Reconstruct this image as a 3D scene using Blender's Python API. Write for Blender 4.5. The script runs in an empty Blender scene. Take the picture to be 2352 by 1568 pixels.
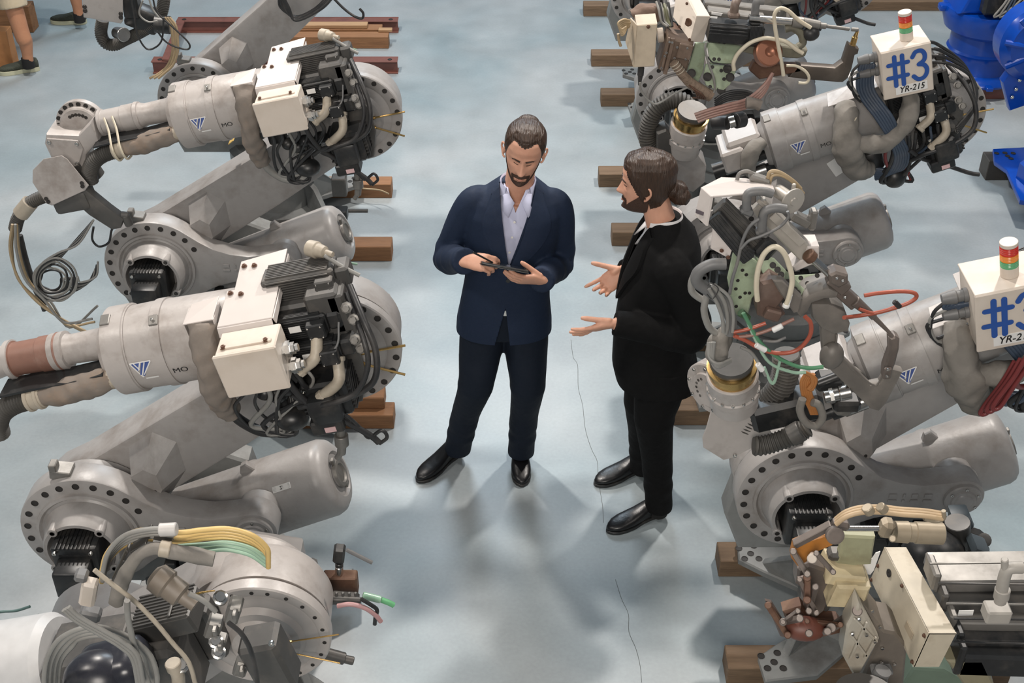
import bpy, bmesh, math, random
from mathutils import Vector, Matrix, Euler
random.seed(7)
V = Vector
PI = math.pi
SC = bpy.context.scene
COL = SC.collection

# ------------------------------------------------------------------ camera
CAM_H, CAM_P, FPX = 3.95, math.radians(35.5), 2900.0
cam_d = bpy.data.cameras.new('camera')
cam = bpy.data.objects.new('camera', cam_d)
COL.objects.link(cam)
cam.location = (0, 0, CAM_H)
cam.rotation_euler = (PI/2 - CAM_P, 0, 0)
cam_d.sensor_width = 36.0
cam_d.lens = FPX/2352*36.0
cam_d.clip_end = 200
SC.camera = cam

# ------------------------------------------------------------------ world, lamps, exposure
W = bpy.data.worlds.new('hall_ambient')
SC.world = W
W.use_nodes = True
bg = W.node_tree.nodes['Background']
bg.inputs[0].default_value = (0.80, 0.90, 1.0, 1)
bg.inputs[1].default_value = 0.22
SC.view_settings.view_transform = 'Standard'
SC.view_settings.look = 'None'
SC.view_settings.exposure = -0.35
SC.view_settings.gamma = 1.0
SC.view_settings.use_curve_mapping = False

def area(name, loc, target, size, power, col):
    d = bpy.data.lights.new(name, 'AREA')
    d.shape = 'DISK'; d.size = size; d.energy = power; d.color = col
    o = bpy.data.objects.new(name, d)
    COL.objects.link(o)
    o.location = loc
    o.rotation_euler = (V(target)-V(loc)).to_track_quat('-Z', 'Y').to_euler()
    return o
area('high_bay_lamp', (-2.3, 7.0, 6.6), (-0.4, 4.6, 0), 0.40, 420, (1, .93, .86))
area('high_bay_lamp', (2.5, 7.0, 6.6), (0.4, 4.6, 0), 0.40, 420, (1, .93, .86))
area('mezzanine_lamp', (-0.6, -2.2, 4.9), (0.0, 4.4, .9), 2.2, 300, (1, .93, .85))
area('high_bay_lamp', (-3.8, 2.2, 6.4), (-1.0, 3.6, 0.5), 0.9, 150, (1, .92, .84))
area('high_bay_lamp', (3.9, 2.6, 6.4), (1.2, 3.8, 0.5), 0.9, 90, (1, .92, .84))
area('skylight_panel', (-0.6, 12.5, 7.0), (0, 7.5, 0), 3.0, 400, (.76, .89, 1))

# ------------------------------------------------------------------ helpers
def pk(px, py, Y):
    """photo pixel -> point on the vertical plane y = Y of the hall"""
    u = (px-1176)/FPX; v = (784-py)/FPX
    c, s = math.cos(CAM_P), math.sin(CAM_P)
    r = V((u, c+v*s, -s+v*c))
    t = Y/r.y
    return V((r.x*t, Y, CAM_H+r.z*t))

def pz(px, py, z):
    u = (px-1176)/FPX; v = (784-py)/FPX
    c, s = math.cos(CAM_P), math.sin(CAM_P)
    r = V((u, c+v*s, -s+v*c))
    t = (z-CAM_H)/r.z
    return V((r.x*t, r.y*t, z))

MATS = {}
def mat(name, rgb, rough=.5, metal=0.0, dirt=None, damt=.5, dscale=6.0, var=.12, bump=0.0, bscale=40.0,
        alpha=None, trans=0.0, spec=.5, emis=None, stretch=(1, 1, 1), rvar=.15):
    if name in MATS: return MATS[name]
    m = bpy.data.materials.new(name); m.use_nodes = True
    nt = m.node_tree; N = nt.nodes; L = nt.links
    b = N['Principled BSDF']
    tc = N.new('ShaderNodeTexCoord'); mp = N.new('ShaderNodeMapping')
    mp.inputs['Scale'].default_value = stretch
    L.new(tc.outputs['Object'], mp.inputs[0])
    n1 = N.new('ShaderNodeTexNoise'); n1.inputs['Scale'].default_value = dscale
    n1.inputs['Detail'].default_value = 5; n1.inputs['Roughness'].default_value = .62
    L.new(mp.outputs[0], n1.inputs['Vector'])
    n2 = N.new('ShaderNodeTexNoise'); n2.inputs['Scale'].default_value = dscale*5.3
    n2.inputs['Detail'].default_value = 4
    L.new(mp.outputs[0], n2.inputs['Vector'])
    # base variation
    hsv = N.new('ShaderNodeMixRGB'); hsv.blend_type = 'MIX'
    lo = [max(0, c*(1-var)) for c in rgb]; hi = [min(1, c*(1+var)) for c in rgb]
    hsv.inputs[1].default_value = (*lo, 1); hsv.inputs[2].default_value = (*hi, 1)
    L.new(n2.outputs[0], hsv.inputs[0])
    out = hsv.outputs[0]
    if dirt:
        r = N.new('ShaderNodeValToRGB')
        r.color_ramp.elements[0].position = .50; r.color_ramp.elements[0].color = (0, 0, 0, 1)
        r.color_ramp.elements[1].position = .72; r.color_ramp.elements[1].color = (damt,)*3+(1,)
        L.new(n1.outputs[0], r.inputs[0])
        mx = N.new('ShaderNodeMixRGB')
        L.new(r.outputs[0], mx.inputs[0]); L.new(out, mx.inputs[1]); mx.inputs[2].default_value = (*dirt, 1)
        out = mx.outputs[0]
    L.new(out, b.inputs['Base Color'])
    mr = N.new('ShaderNodeMapRange')
    mr.inputs['To Min'].default_value = max(.03, rough-rvar); mr.inputs['To Max'].default_value = min(1, rough+rvar)
    L.new(n1.outputs[0], mr.inputs['Value']); L.new(mr.outputs[0], b.inputs['Roughness'])
    b.inputs['Metallic'].default_value = metal
    b.inputs['Specular IOR Level'].default_value = spec
    if trans: b.inputs['Transmission Weight'].default_value = trans
    if bump:
        n3 = N.new('ShaderNodeTexNoise'); n3.inputs['Scale'].default_value = bscale; n3.inputs['Detail'].default_value = 3
        L.new(mp.outputs[0], n3.inputs['Vector'])
        bp = N.new('ShaderNodeBump'); bp.inputs['Strength'].default_value = bump; bp.inputs['Distance'].default_value = .01
        L.new(n3.outputs[0], bp.inputs['Height']); L.new(bp.outputs[0], b.inputs['Normal'])
    if emis:
        b.inputs['Emission Color'].default_value = (*emis[0], 1); b.inputs['Emission Strength'].default_value = emis[1]
    m.diffuse_color = (*rgb, 1)
    MATS[name] = m
    return m

RP = mat('robot_paint', (.31, .295, .285), .40, dirt=(.17, .145, .125), damt=.75, dscale=5.5, var=.09, bump=.06, bscale=60)
RPL = mat('robot_paint_pale', (.40, .37, .35), .38, dirt=(.20, .165, .14), damt=.75, dscale=6.5, var=.08, bump=.05, bscale=60)
RPD = mat('robot_paint_dark', (.20, .205, .20), .5, dirt=(.07, .06, .055), damt=.6, dscale=6)
CREAM = mat('cream_paint', (.60, .53, .46), .42, dirt=(.36, .27, .18), damt=.30, dscale=5, var=.04)
COVER = mat('cover_paint', (.56, .51, .48), .38, dirt=(.34, .30, .27), damt=.30, dscale=4, var=.04)
BLK = mat('motor_black', (.016, .017, .018), .38, dirt=(.09, .08, .07), damt=.45, dscale=14, var=.3)
DGM = mat('dark_grey_metal', (.085, .082, .078), .45, metal=.35, dirt=(.22, .19, .16), damt=.4, dscale=12)
GRM = mat('dusty_aluminium', (.22, .21, .195), .45, metal=.5, dirt=(.09, .08, .065), damt=.6, dscale=10)
STEEL = mat('bright_steel', (.55, .54, .52), .25, metal=1.0, dirt=(.2, .17, .14), damt=.4, dscale=12)
BRASS = mat('brass', (.55, .36, .14), .28, metal=1.0, dirt=(.12, .08, .04), damt=.5, dscale=12)
HOLE = mat('bolt_hole_dark', (.02, .017, .015), .6)
RUST = mat('rusty_brown', (.12, .062, .04), .6, metal=.3, dirt=(.25, .16, .10), damt=.5, dscale=14, bump=.2)
CABLE = mat('black_cable', (.022, .022, .023), .45, dirt=(.11, .10, .09), damt=.4, dscale=9)
CABG = mat('grey_cable', (.24, .235, .22), .5, dirt=(.12, .10, .08), damt=.4, dscale=9)
CABB = mat('blue_grey_cable', (.045, .065, .10), .45, dirt=(.15, .15, .16), damt=.4, dscale=9)
CABT = mat('tan_cable', (.36, .27, .16), .5, dirt=(.18, .13, .08), damt=.4, dscale=9)
CLOTH = mat('dusty_cloth', (.205, .175, .15), .85, dirt=(.30, .20, .13), damt=.5, dscale=9, bump=.5, bscale=18)
CLOTHG = mat('grey_cloth', (.20, .185, .165), .85, dirt=(.10, .09, .075), damt=.5, dscale=9, bump=.5, bscale=18)
CORR = mat('corrugated_rubber', (.06, .057, .052), .6, dirt=(.17, .15, .12), damt=.4, dscale=9)
BEIGE = mat('beige_conduit', (.40, .35, .28), .5, dirt=(.20, .16, .11), damt=.5, dscale=11)
GREYC = mat('grey_conduit', (.14, .14, .14), .5, dirt=(.28, .25, .21), damt=.4, dscale=11)
WOOD = mat('timber', (.26, .125, .055), .7, dirt=(.10, .045, .02), damt=.6, dscale=5, var=.25, bump=.3, stretch=(.35, 3, 3))
WOODG = mat('weathered_timber', (.17, .11, .065), .75, dirt=(.08, .05, .03), damt=.6, dscale=5, var=.25, bump=.3, stretch=(.35, 3, 3))
BEAMR = mat('red_oxide_steel', (.17, .065, .05), .5, metal=.0, dirt=(.07, .03, .022), damt=.6, dscale=7)
WHITE = mat('white_label', (.72, .71, .69), .5, var=.05)
INK = mat('black_ink', (.01, .01, .01), .5, var=0)
BLUEP = mat('blue_marking', (.018, .075, .31), .45, var=.08)
LOGOB = mat('badge_blue', (.06, .10, .30), .4, var=.08)
GREENP = mat('pale_green_paint', (.33, .40, .28), .5, dirt=(.16, .15, .08), damt=.5, dscale=22, var=.10)
ROBBLUE = mat('gloss_blue_paint', (.002, .05, .34), .22, dirt=(.002, .018, .12), damt=.4, dscale=4, var=.1, rvar=.08)
GREENH = mat('green_hose', (.09, .24, .13), .35, dirt=(.05, .10, .06), damt=.4)
GREENC = mat('pale_green_cable', (.30, .45, .34), .4, dirt=(.16, .2, .13), damt=.3)
REDH = mat('red_hose', (.36, .085, .05), .38, dirt=(.2, .08, .05), damt=.4)
DREDH = mat('dark_red_cable', (.17, .03, .03), .38)
ORH = mat('orange_cable', (.42, .17, .05), .45, dirt=(.2, .09, .04), damt=.4)
YELC = mat('yellow_cable', (.60, .42, .16), .42, dirt=(.4, .26, .12), damt=.3)
WHH = mat('cream_hose', (.60, .54, .42), .42, dirt=(.38, .30, .2), damt=.4)
BROWNP = mat('brown_primer', (.22, .115, .085), .5, dirt=(.35, .28, .24), damt=.5, dscale=8)
RUSTO = mat('orange_rust', (.40, .16, .03), .5, dirt=(.12, .05, .02), damt=.7, dscale=10)

JOINED = ('cast_lettering', 'small_print', 'triangle_mark', 'mark_outline', 'pictogram', 'blue_number', 'body', 'eyelashes')
def clusters(bm, tol=.0015):
    """connected pieces of a mesh, merged when their boxes touch"""
    seen = set(); isl = []
    for f in bm.faces:
        if f in seen: continue
        st = [f]; seen.add(f); fs = []
        while st:
            g = st.pop(); fs.append(g)
            for v in g.verts:
                for h in v.link_faces:
                    if h not in seen: seen.add(h); st.append(h)
        co = [v.co for g in fs for v in g.verts]
        isl.append([fs, [min(c[k] for c in co)-tol for k in range(3)], [max(c[k] for c in co)+tol for k in range(3)]])
    go = True
    while go and len(isl) > 1:
        go = False
        for i in range(len(isl)):
            for j in range(i+1, len(isl)):
                A, B = isl[i], isl[j]
                if all(A[1][k] <= B[2][k] and B[1][k] <= A[2][k] for k in range(3)):
                    A[0] += B[0]; A[1] = [min(a, b) for a, b in zip(A[1], B[1])]; A[2] = [max(a, b) for a, b in zip(A[2], B[2])]
                    isl.pop(j); go = True; break
            if go: break
    return [i[0] for i in isl]

K = 1.0   # size factor for small fittings of the piece being built
class MB:
    def __init__(s): s.bm = bmesh.new()
    def box(s, c, d, R=None, bev=.0025, seg=1):
        if K != 1: d = [q*(K**.7) for q in d]
        M = Matrix.Translation(V(c)) @ ((R.to_4x4()) if R is not None else Matrix()) @ Matrix.Diagonal((*d, 1))
        g = bmesh.ops.create_cube(s.bm, size=1, matrix=M)
        if bev:
            es = list({e for v in g['verts'] for e in v.link_edges})
            bmesh.ops.bevel(s.bm, geom=es, offset=min(bev, min(d)*.3), segments=seg, affect='EDGES', profile=.5)
        return s
    def lathe(s, c, ax, prof, n=32, sx=1.0, ref=None):
        ax = V(ax).normalized(); c = V(c)
        a = V(ref) if ref else (V((0, 0, 1)) if abs(ax.z) < .9 else V((1, 0, 0)))
        u = ax.cross(a).normalized(); w = ax.cross(u)
        rings = []
        for t, r in prof:
            p = c+ax*t
            if r < 1e-6: rings.append([s.bm.verts.new(p)])
            else: rings.append([s.bm.verts.new(p+u*(r*sx*math.cos(2*PI*i/n))+w*(r*math.sin(2*PI*i/n))) for i in range(n)])
        for A, B in zip(rings, rings[1:]):
            if len(A) == 1 and len(B) == 1: continue
            for i in range(n):
                j = (i+1) % n
                if len(A) == 1: s.bm.faces.new((A[0], B[j], B[i]))
                elif len(B) == 1: s.bm.faces.new((A[i], A[j], B[0]))
                else: s.bm.faces.new((A[i], A[j], B[j], B[i]))
        if len(rings[0]) > 1 and prof[0] != prof[-1]: s.bm.faces.new(rings[0][::-1])
        if len(rings[-1]) > 1 and prof[0] != prof[-1]: s.bm.faces.new(rings[-1])
        return s
    def cyl(s, p0, p1, r0, r1=None, n=20, bev=.002):
        p0, p1 = V(p0), V(p1); L = (p1-p0).length; r1 = r0 if r1 is None else r1; r0 *= K; r1 *= K
        b = min(bev, r0*.3, r1*.3, L*.3)
        return s.lathe(p0, p1-p0, [(0, r0-b), (b, r0), (L-b, r1), (L, r1-b)], n)
    def prism(s, pts, vec, bev=.003, seg=1):
        pts = [V(p) for p in pts]; vec = V(vec)
        A = [s.bm.verts.new(p) for p in pts]; B = [s.bm.verts.new(p+vec) for p in pts]
        n = len(pts)
        fs = [s.bm.faces.new(A[::-1]), s.bm.faces.new(B)]
        for i in range(n): fs.append(s.bm.faces.new((A[i], A[(i+1) % n], B[(i+1) % n], B[i])))
        if bev:
            es = list({e for f in fs[:2] for e in f.edges})
            bmesh.ops.recalc_face_normals(s.bm, faces=fs)
            bmesh.ops.bevel(s.bm, geom=es, offset=bev, segments=seg, affect='EDGES', profile=.5)
        return s
    def tube(s, pts, r, n=8, k=6, rmod=None, wob=0.0, closed=False):
        P = smooth(pts, k) if k > 1 else [V(p) for p in pts]
        m = len(P)
        T = []
        for i in range(m):
            a = P[max(0, i-1)]; b = P[min(m-1, i+1)]
            d = (b-a); T.append(d.normalized() if d.length > 1e-9 else V((0, 0, 1)))
        nrm = T[0].orthogonal().normalized()
        rings = []; dist = 0; ph = random.random()*9
        for i in range(m):
            if i: dist += (P[i]-P[i-1]).length
            nrm = (nrm-T[i]*nrm.dot(T[i]))
            nrm = nrm.normalized() if nrm.length > 1e-6 else T[i].orthogonal().normalized()
            bn = T[i].cross(nrm)
            rr = (r(i/(m-1)) if callable(r) else r)*K
            if rmod: rr *= rmod(dist)
            ring = []
            for q in range(n):
                a = 2*PI*q/n; f = 1.0
                if wob: f += wob*(math.sin(dist*55+ph+3*a)*.5+math.sin(dist*120+ph*2-2*a)*.35+math.sin(dist*23+5*a)*.4)
                ring.append(s.bm.verts.new(P[i]+(nrm*math.cos(a)+bn*math.sin(a))*rr*f))
            rings.append(ring)
        for A, B in zip(rings, rings[1:]):
            for q in range(n): s.bm.faces.new((A[q], A[(q+1) % n], B[(q+1) % n], B[q]))
        s.bm.faces.new(rings[0][::-1]); s.bm.faces.new(rings[-1])
        return s
    def corr(s, pts, r, pitch=.009, n=14, amp=.09):
        P = smooth(pts, 8); L = sum((a-b).length for a, b in zip(P, P[1:]))
        m = int(L/pitch*4)
        Q = resample(P, m)
        return s.tube(Q, r/K, n, 1, rmod=lambda d: 1+amp*math.sin(2*PI*d/pitch))
    def ell(s, c, d, R=None, n=16, m=10):
        M = Matrix.Translation(V(c)) @ (R.to_4x4() if R is not None else Matrix()) @ Matrix.Diagonal((*d, 1))
        bmesh.ops.create_uvsphere(s.bm, u_segments=n, v_segments=m, radius=1, matrix=M)
        return s
    def bolt(s, p, ax, r=.008, h=.006):
        ax = V(ax).normalized(); p = V(p)
        s.lathe(p, ax, [(0, r*1.35), (h*.25, r*1.35), (h*.25, r), (h, r*.95), (h, r*.5), (h*.4, r*.45)], 8)
        return s
    def build(s, name, m, parent=None, sharp=35, label=None, nosmooth=False, origin=None, split=True):
        bmesh.ops.recalc_face_normals(s.bm, faces=s.bm.faces[:])
        if split and parent is not None and len(s.bm.verts) < 30000 and name not in JOINED:
            cl = clusters(s.bm)
            if 1 < len(cl) < 40:
                first = None
                for faces in cl:
                    q = MB(); vm = {}
                    for f in faces:
                        vs = []
                        for v in f.verts:
                            if v not in vm: vm[v] = q.bm.verts.new(v.co)
                            vs.append(vm[v])
                        q.bm.faces.new(vs)
                    o = q.build(name, m, parent, sharp, label, nosmooth, origin, False)
                    first = first or o
                s.bm.free()
                return first
        me = bpy.data.meshes.new(name); s.bm.to_mesh(me); s.bm.free()
        off = V((0, 0, 0))
        if parent is not None: off = worldloc(parent)
        elif origin is not None: off = V(origin)
        me.transform(Matrix.Translation(-off))
        if not nosmooth:
            me.polygons.foreach_set('use_smooth', [True]*len(me.polygons))
            me.set_sharp_from_angle(angle=math.radians(sharp))
        me.materials.append(m)
        o = bpy.data.objects.new(name, me); COL.objects.link(o)
        if parent is not None: o.parent = parent
        elif origin is not None: o.location = off
        if label: o['label'] = label
        return o

def worldloc(o):
    p = V(o.location)
    while o.parent: o = o.parent; p += V(o.location)
    return p

def smooth(pts, k=6):
    P = [V(p) for p in pts]
    if len(P) < 3: return [P[0].lerp(P[-1], i/k) for i in range(k+1)]
    Q = [P[0]*2-P[1]]+P+[P[-1]*2-P[-2]]
    out = []
    for i in range(1, len(Q)-2):
        p0, p1, p2, p3 = Q[i-1:i+3]
        for j in range(k):
            t = j/k
            out.append(.5*((2*p1)+(p2-p0)*t+(2*p0-5*p1+4*p2-p3)*t*t+(3*p1-p0-3*p2+p3)*t**3))
    out.append(P[-1])
    return out

def resample(P, m):
    D = [0]
    for a, b in zip(P, P[1:]): D.append(D[-1]+(b-a).length)
    out = []; j = 0
    for i in range(m+1):
        t = D[-1]*i/m
        while j < len(D)-2 and D[j+1] < t: j += 1
        f = (t-D[j])/max(1e-9, D[j+1]-D[j])
        out.append(P[j].lerp(P[j+1], f))
    return out

def thing(name, label, cat, loc, group=None, m=None):
    o = bpy.data.objects.new(name, None); COL.objects.link(o)
    o.location = loc; o.empty_display_size = .1
    o['label'] = label; o['category'] = cat
    if group: o['group'] = group
    return o
def tag(o, label, cat, group=None):
    o['label'] = label; o['category'] = cat
    if group: o['group'] = group
    return o

_shared = {}
def shared_bolt(kind):
    if kind in _shared: return _shared[kind]
    b = MB()
    if kind == 'hole':      # recessed counterbore with socket screw, axis +Z
        b.lathe((0, 0, 0), (0, 0, 1), [(0.0, .0125), (.0015, .0125), (.0015, .0105), (-.004, .0095), (-.004, .006), (-.001, .0055), (-.001, 0)], 14)
        m = HOLE
    elif kind == 'screw':
        b.lathe((0, 0, 0), (0, 0, 1), [(0, .0095), (.009, .0095), (.010, .0085), (.010, .0045), (.004, .004), (.004, 0)], 12)
        m = STEEL
    elif kind == 'rust':
        b.lathe((0, 0, 0), (0, 0, 1), [(0, .012), (.003, .012), (.003, .008), (.010, .0075), (.010, .004), (.005, 0)], 12)
        m = RUST
    elif kind == 'hex':
        b.lathe((0, 0, 0), (0, 0, 1), [(0, .011), (.009, .011), (.010, .009), (.010, 0)], 6)
        m = STEEL
    me = bpy.data.meshes.new('bolt'); bmesh.ops.recalc_face_normals(b.bm, faces=b.bm.faces[:]); b.bm.to_mesh(me); b.bm.free()
    me.materials.append(m)
    _shared[kind] = me
    return me
def bolts(parent, pts, ax, kind='hole', s=1.0, name='bolt'):
    me = shared_bolt(kind); off = worldloc(parent)
    q = V(ax).to_track_quat('Z', 'Y').to_euler()
    for p in pts:
        o = bpy.data.objects.new(name, me); COL.objects.link(o)
        o.parent = parent; o.location = V(p)-off; o.rotation_euler = q; o.scale = (s*K, s*K, s*K)

def text_mesh(body, size, shear=0.0, bold=0.0):
    cu = bpy.data.curves.new('lettering', 'FONT'); cu.body = body; cu.size = size; cu.shear = shear
    cu.align_x = 'CENTER'; cu.align_y = 'CENTER'; cu.offset = bold; cu.resolution_u = 3
    o = bpy.data.objects.new('lettering', cu); COL.objects.link(o)
    dg = bpy.context.evaluated_depsgraph_get()
    me = bpy.data.meshes.new_from_object(o.evaluated_get(dg))
    bpy.data.objects.remove(o); bpy.data.curves.remove(cu)
    return me
def flat_text(body, size, c, X, Yv, m, parent, shear=0.0, bold=0.0, name='lettering', lift=.0015, sx=1.0):
    me = text_mesh(body, size, shear, bold); me.name = name
    X = V(X).normalized(); Yv = V(Yv).normalized(); n = X.cross(Yv); off = worldloc(parent)
    for v in me.vertices: v.co = V(c)+X*v.co.x*sx+Yv*v.co.y+n*lift-off
    me.materials.clear(); me.materials.append(m)
    o = bpy.data.objects.new(name, me); COL.objects.link(o); o.parent = parent
    return o
def strokes(mb, lines, w, c, X, Yv, sc, lift=.0015, n=10):
    """flat painted strokes with round ends"""
    X = V(X).normalized(); Yv = V(Yv).normalized(); nn = X.cross(Yv); k = 0
    for ln in lines:
        P = [V((a, b, 0)) for a, b in ln]
        if len(P) > 2: P = smooth(P, 5)
        for a, b in zip(P, P[1:]):
            d = (b-a).normalized(); t = V((-d.y, d.x, 0)); k += 1
            poly = []
            for i in range(n+1):
                an = PI/2+PI*i/n; poly.append(a+(d*math.cos(an)+t*math.sin(an))*w)
            for i in range(n+1):
                an = -PI/2+PI*i/n; poly.append(b+(d*math.cos(an)+t*math.sin(an))*w)
            vs = [mb.bm.verts.new(V(c)+X*(p.x*sc)+Yv*(p.y*sc)+nn*(lift+k*1e-5)) for p in poly]
            mb.bm.faces.new(vs)

# ------------------------------------------------------------------ floor
def floor_mat():
    m = bpy.data.materials.new('epoxy_floor'); m.use_nodes = True
    nt = m.node_tree; N = nt.nodes; L = nt.links; b = N['Principled BSDF']
    tc = N.new('ShaderNodeTexCoord')
    n1 = N.new('ShaderNodeTexNoise'); n1.inputs['Scale'].default_value = .9; n1.inputs['Detail'].default_value = 4
    n1.inputs['Distortion'].default_value = .6
    n2 = N.new('ShaderNodeTexNoise'); n2.inputs['Scale'].default_value = 60; n2.inputs['Detail'].default_value = 3
    n3 = N.new('ShaderNodeTexNoise'); n3.inputs['Scale'].default_value = 3.2; n3.inputs['Detail'].default_value = 5
    for n in (n1, n2, n3): L.new(tc.outputs['Object'], n.inputs['Vector'])
    r = N.new('ShaderNodeValToRGB'); E = r.color_ramp.elements
    E[0].position = .30; E[0].color = (.235, .292, .318, 1)
    E[1].position = .68; E[1].color = (.345, .372, .385, 1)
    L.new(n1.outputs[0], r.inputs[0])
    mx = N.new('ShaderNodeMixRGB'); mx.blend_type = 'OVERLAY'; mx.inputs[0].default_value = .22
    L.new(r.outputs[0], mx.inputs[1]); L.new(n3.outputs[0], mx.inputs[2])
    mx2 = N.new('ShaderNodeMixRGB'); mx2.blend_type = 'OVERLAY'; mx2.inputs[0].default_value = .10
    L.new(mx.outputs[0], mx2.inputs[1]); L.new(n2.outputs[0], mx2.inputs[2])
    L.new(mx2.outputs[0], b.inputs['Base Color'])
    mr = N.new('ShaderNodeMapRange'); mr.inputs['To Min'].default_value = .28; mr.inputs['To Max'].default_value = .48
    L.new(n3.outputs[0], mr.inputs['Value']); L.new(mr.outputs[0], b.inputs['Roughness'])
    bp = N.new('ShaderNodeBump'); bp.inputs['Strength'].default_value = .06; bp.inputs['Distance'].default_value = .01
    L.new(n3.outputs[0], bp.inputs['Height']); L.new(bp.outputs[0], b.inputs['Normal'])
    return m
fb = MB()
g = 10
vs = [[fb.bm.verts.new((-9+18*i/g, -2+18*j/g, 0)) for j in range(g+1)] for i in range(g+1)]
for i in range(g):
    for j in range(g): fb.bm.faces.new((vs[i][j], vs[i+1][j], vs[i+1][j+1], vs[i][j+1]))
fl = fb.build('floor', floor_mat(), nosmooth=True); fl['kind'] = 'structure'
CRK = mat('crack_dark', (.10, .11, .11), .8)
for path in ([(1312, 780), (1318, 820), (1326, 838), (1330, 890), (1338, 930), (1345, 985), (1360, 1030), (1372, 1060), (1376, 1100), (1384, 1160), (1388, 1200)],
             [(1415, 1330), (1428, 1375), (1442, 1410), (1446, 1450), (1462, 1490), (1470, 1530), (1472, 1567)]):
    P = [pz(x+random.uniform(-2, 2), y, .0006) for x, y in path]
    P = smooth(P, 4); c_ = MB()
    for a, b_ in zip(P, P[1:]):
        w = V((.0011, 0, 0)); c_.bm.faces.new([c_.bm.verts.new(q) for q in (a-w, a+w, b_+w, b_-w)])
    o = c_.build('floor_crack', CRK, fl, nosmooth=True)
# ------------------------------------------------------------------ timber beams
def beam(x0, x1, y0, z0, m, label, w=.10, h=.10, name='timber', group=None, cat='timber', tilt=0.0, holes=False):
    b = MB(); L = x1-x0
    R = Matrix.Rotation(tilt, 3, 'Z')
    b.box(((x0+x1)/2, y0+w/2, z0+h/2), (L, w, h), R, .004)
    o = b.build(name, m, origin=((x0+x1)/2, y0+w/2, z0))
    tag(o, label, cat, group)
    if holes:
        for hx in (x0+.07, x1-.07):
            bolts(o, [(hx, y0+w/2, z0+h+.0005)], (0, 0, 1), 'hole', 1.3, 'bolt_hole')
    return o
def channel(x0, x1, y0, z0, label, h=.10, w=.10, group=None):
    """steel channel section lying on the floor: web, two flanges, floor strip"""
    y1 = y0+w; cx = (x0+x1)/2; L = x1-x0
    r = thing('steel_channel', label, 'beam', (cx, (y0+y1)/2, z0), group)
    MB().box((cx, (y0+y1)/2, z0+h-.004), (L, w, .008), None, .001).build('top_flange', BEAMR, r)
    MB().box((cx, y0+.028, z0+h/2), (L-.004, .008, h-.016), None, .001).build('web', BEAMR, r)
    MB().box((cx, (y0+y1)/2, z0+.004), (L, w, .008), None, .001).build('bottom_flange', BEAMR, r)
    for hx in (x0+.06, x1-.06): bolts(r, [(hx, y0+w*.4, z0+h+.0005)], (0, 0, 1), 'hole', 1.4, 'bolt_hole')
    return r

class Fr:
    """frame along a forearm: s towards the rear, w up, y away from the aisle camera"""
    def __init__(s, o, ang):
        s.o = V(o); s.a = ang
        s.e = V((math.cos(ang), 0, math.sin(ang))); s.n = V((-math.sin(ang), 0, math.cos(ang))); s.y = V((0, 1, 0))
        s.R = Matrix((s.e, s.y, s.n)).transposed()
    def p(s, a, w, y=0): return s.o+s.e*a+s.n*w+s.y*y
    def P(s, L): return [s.p(*q) for q in L]

def circle_pts(cx, cz, r, a0, a1, n, y):
    return [V((cx+r*math.cos(math.radians(a0+(a1-a0)*i/n)), y, cz+r*math.sin(math.radians(a0+(a1-a0)*i/n)))) for i in range(n+1)]

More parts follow.
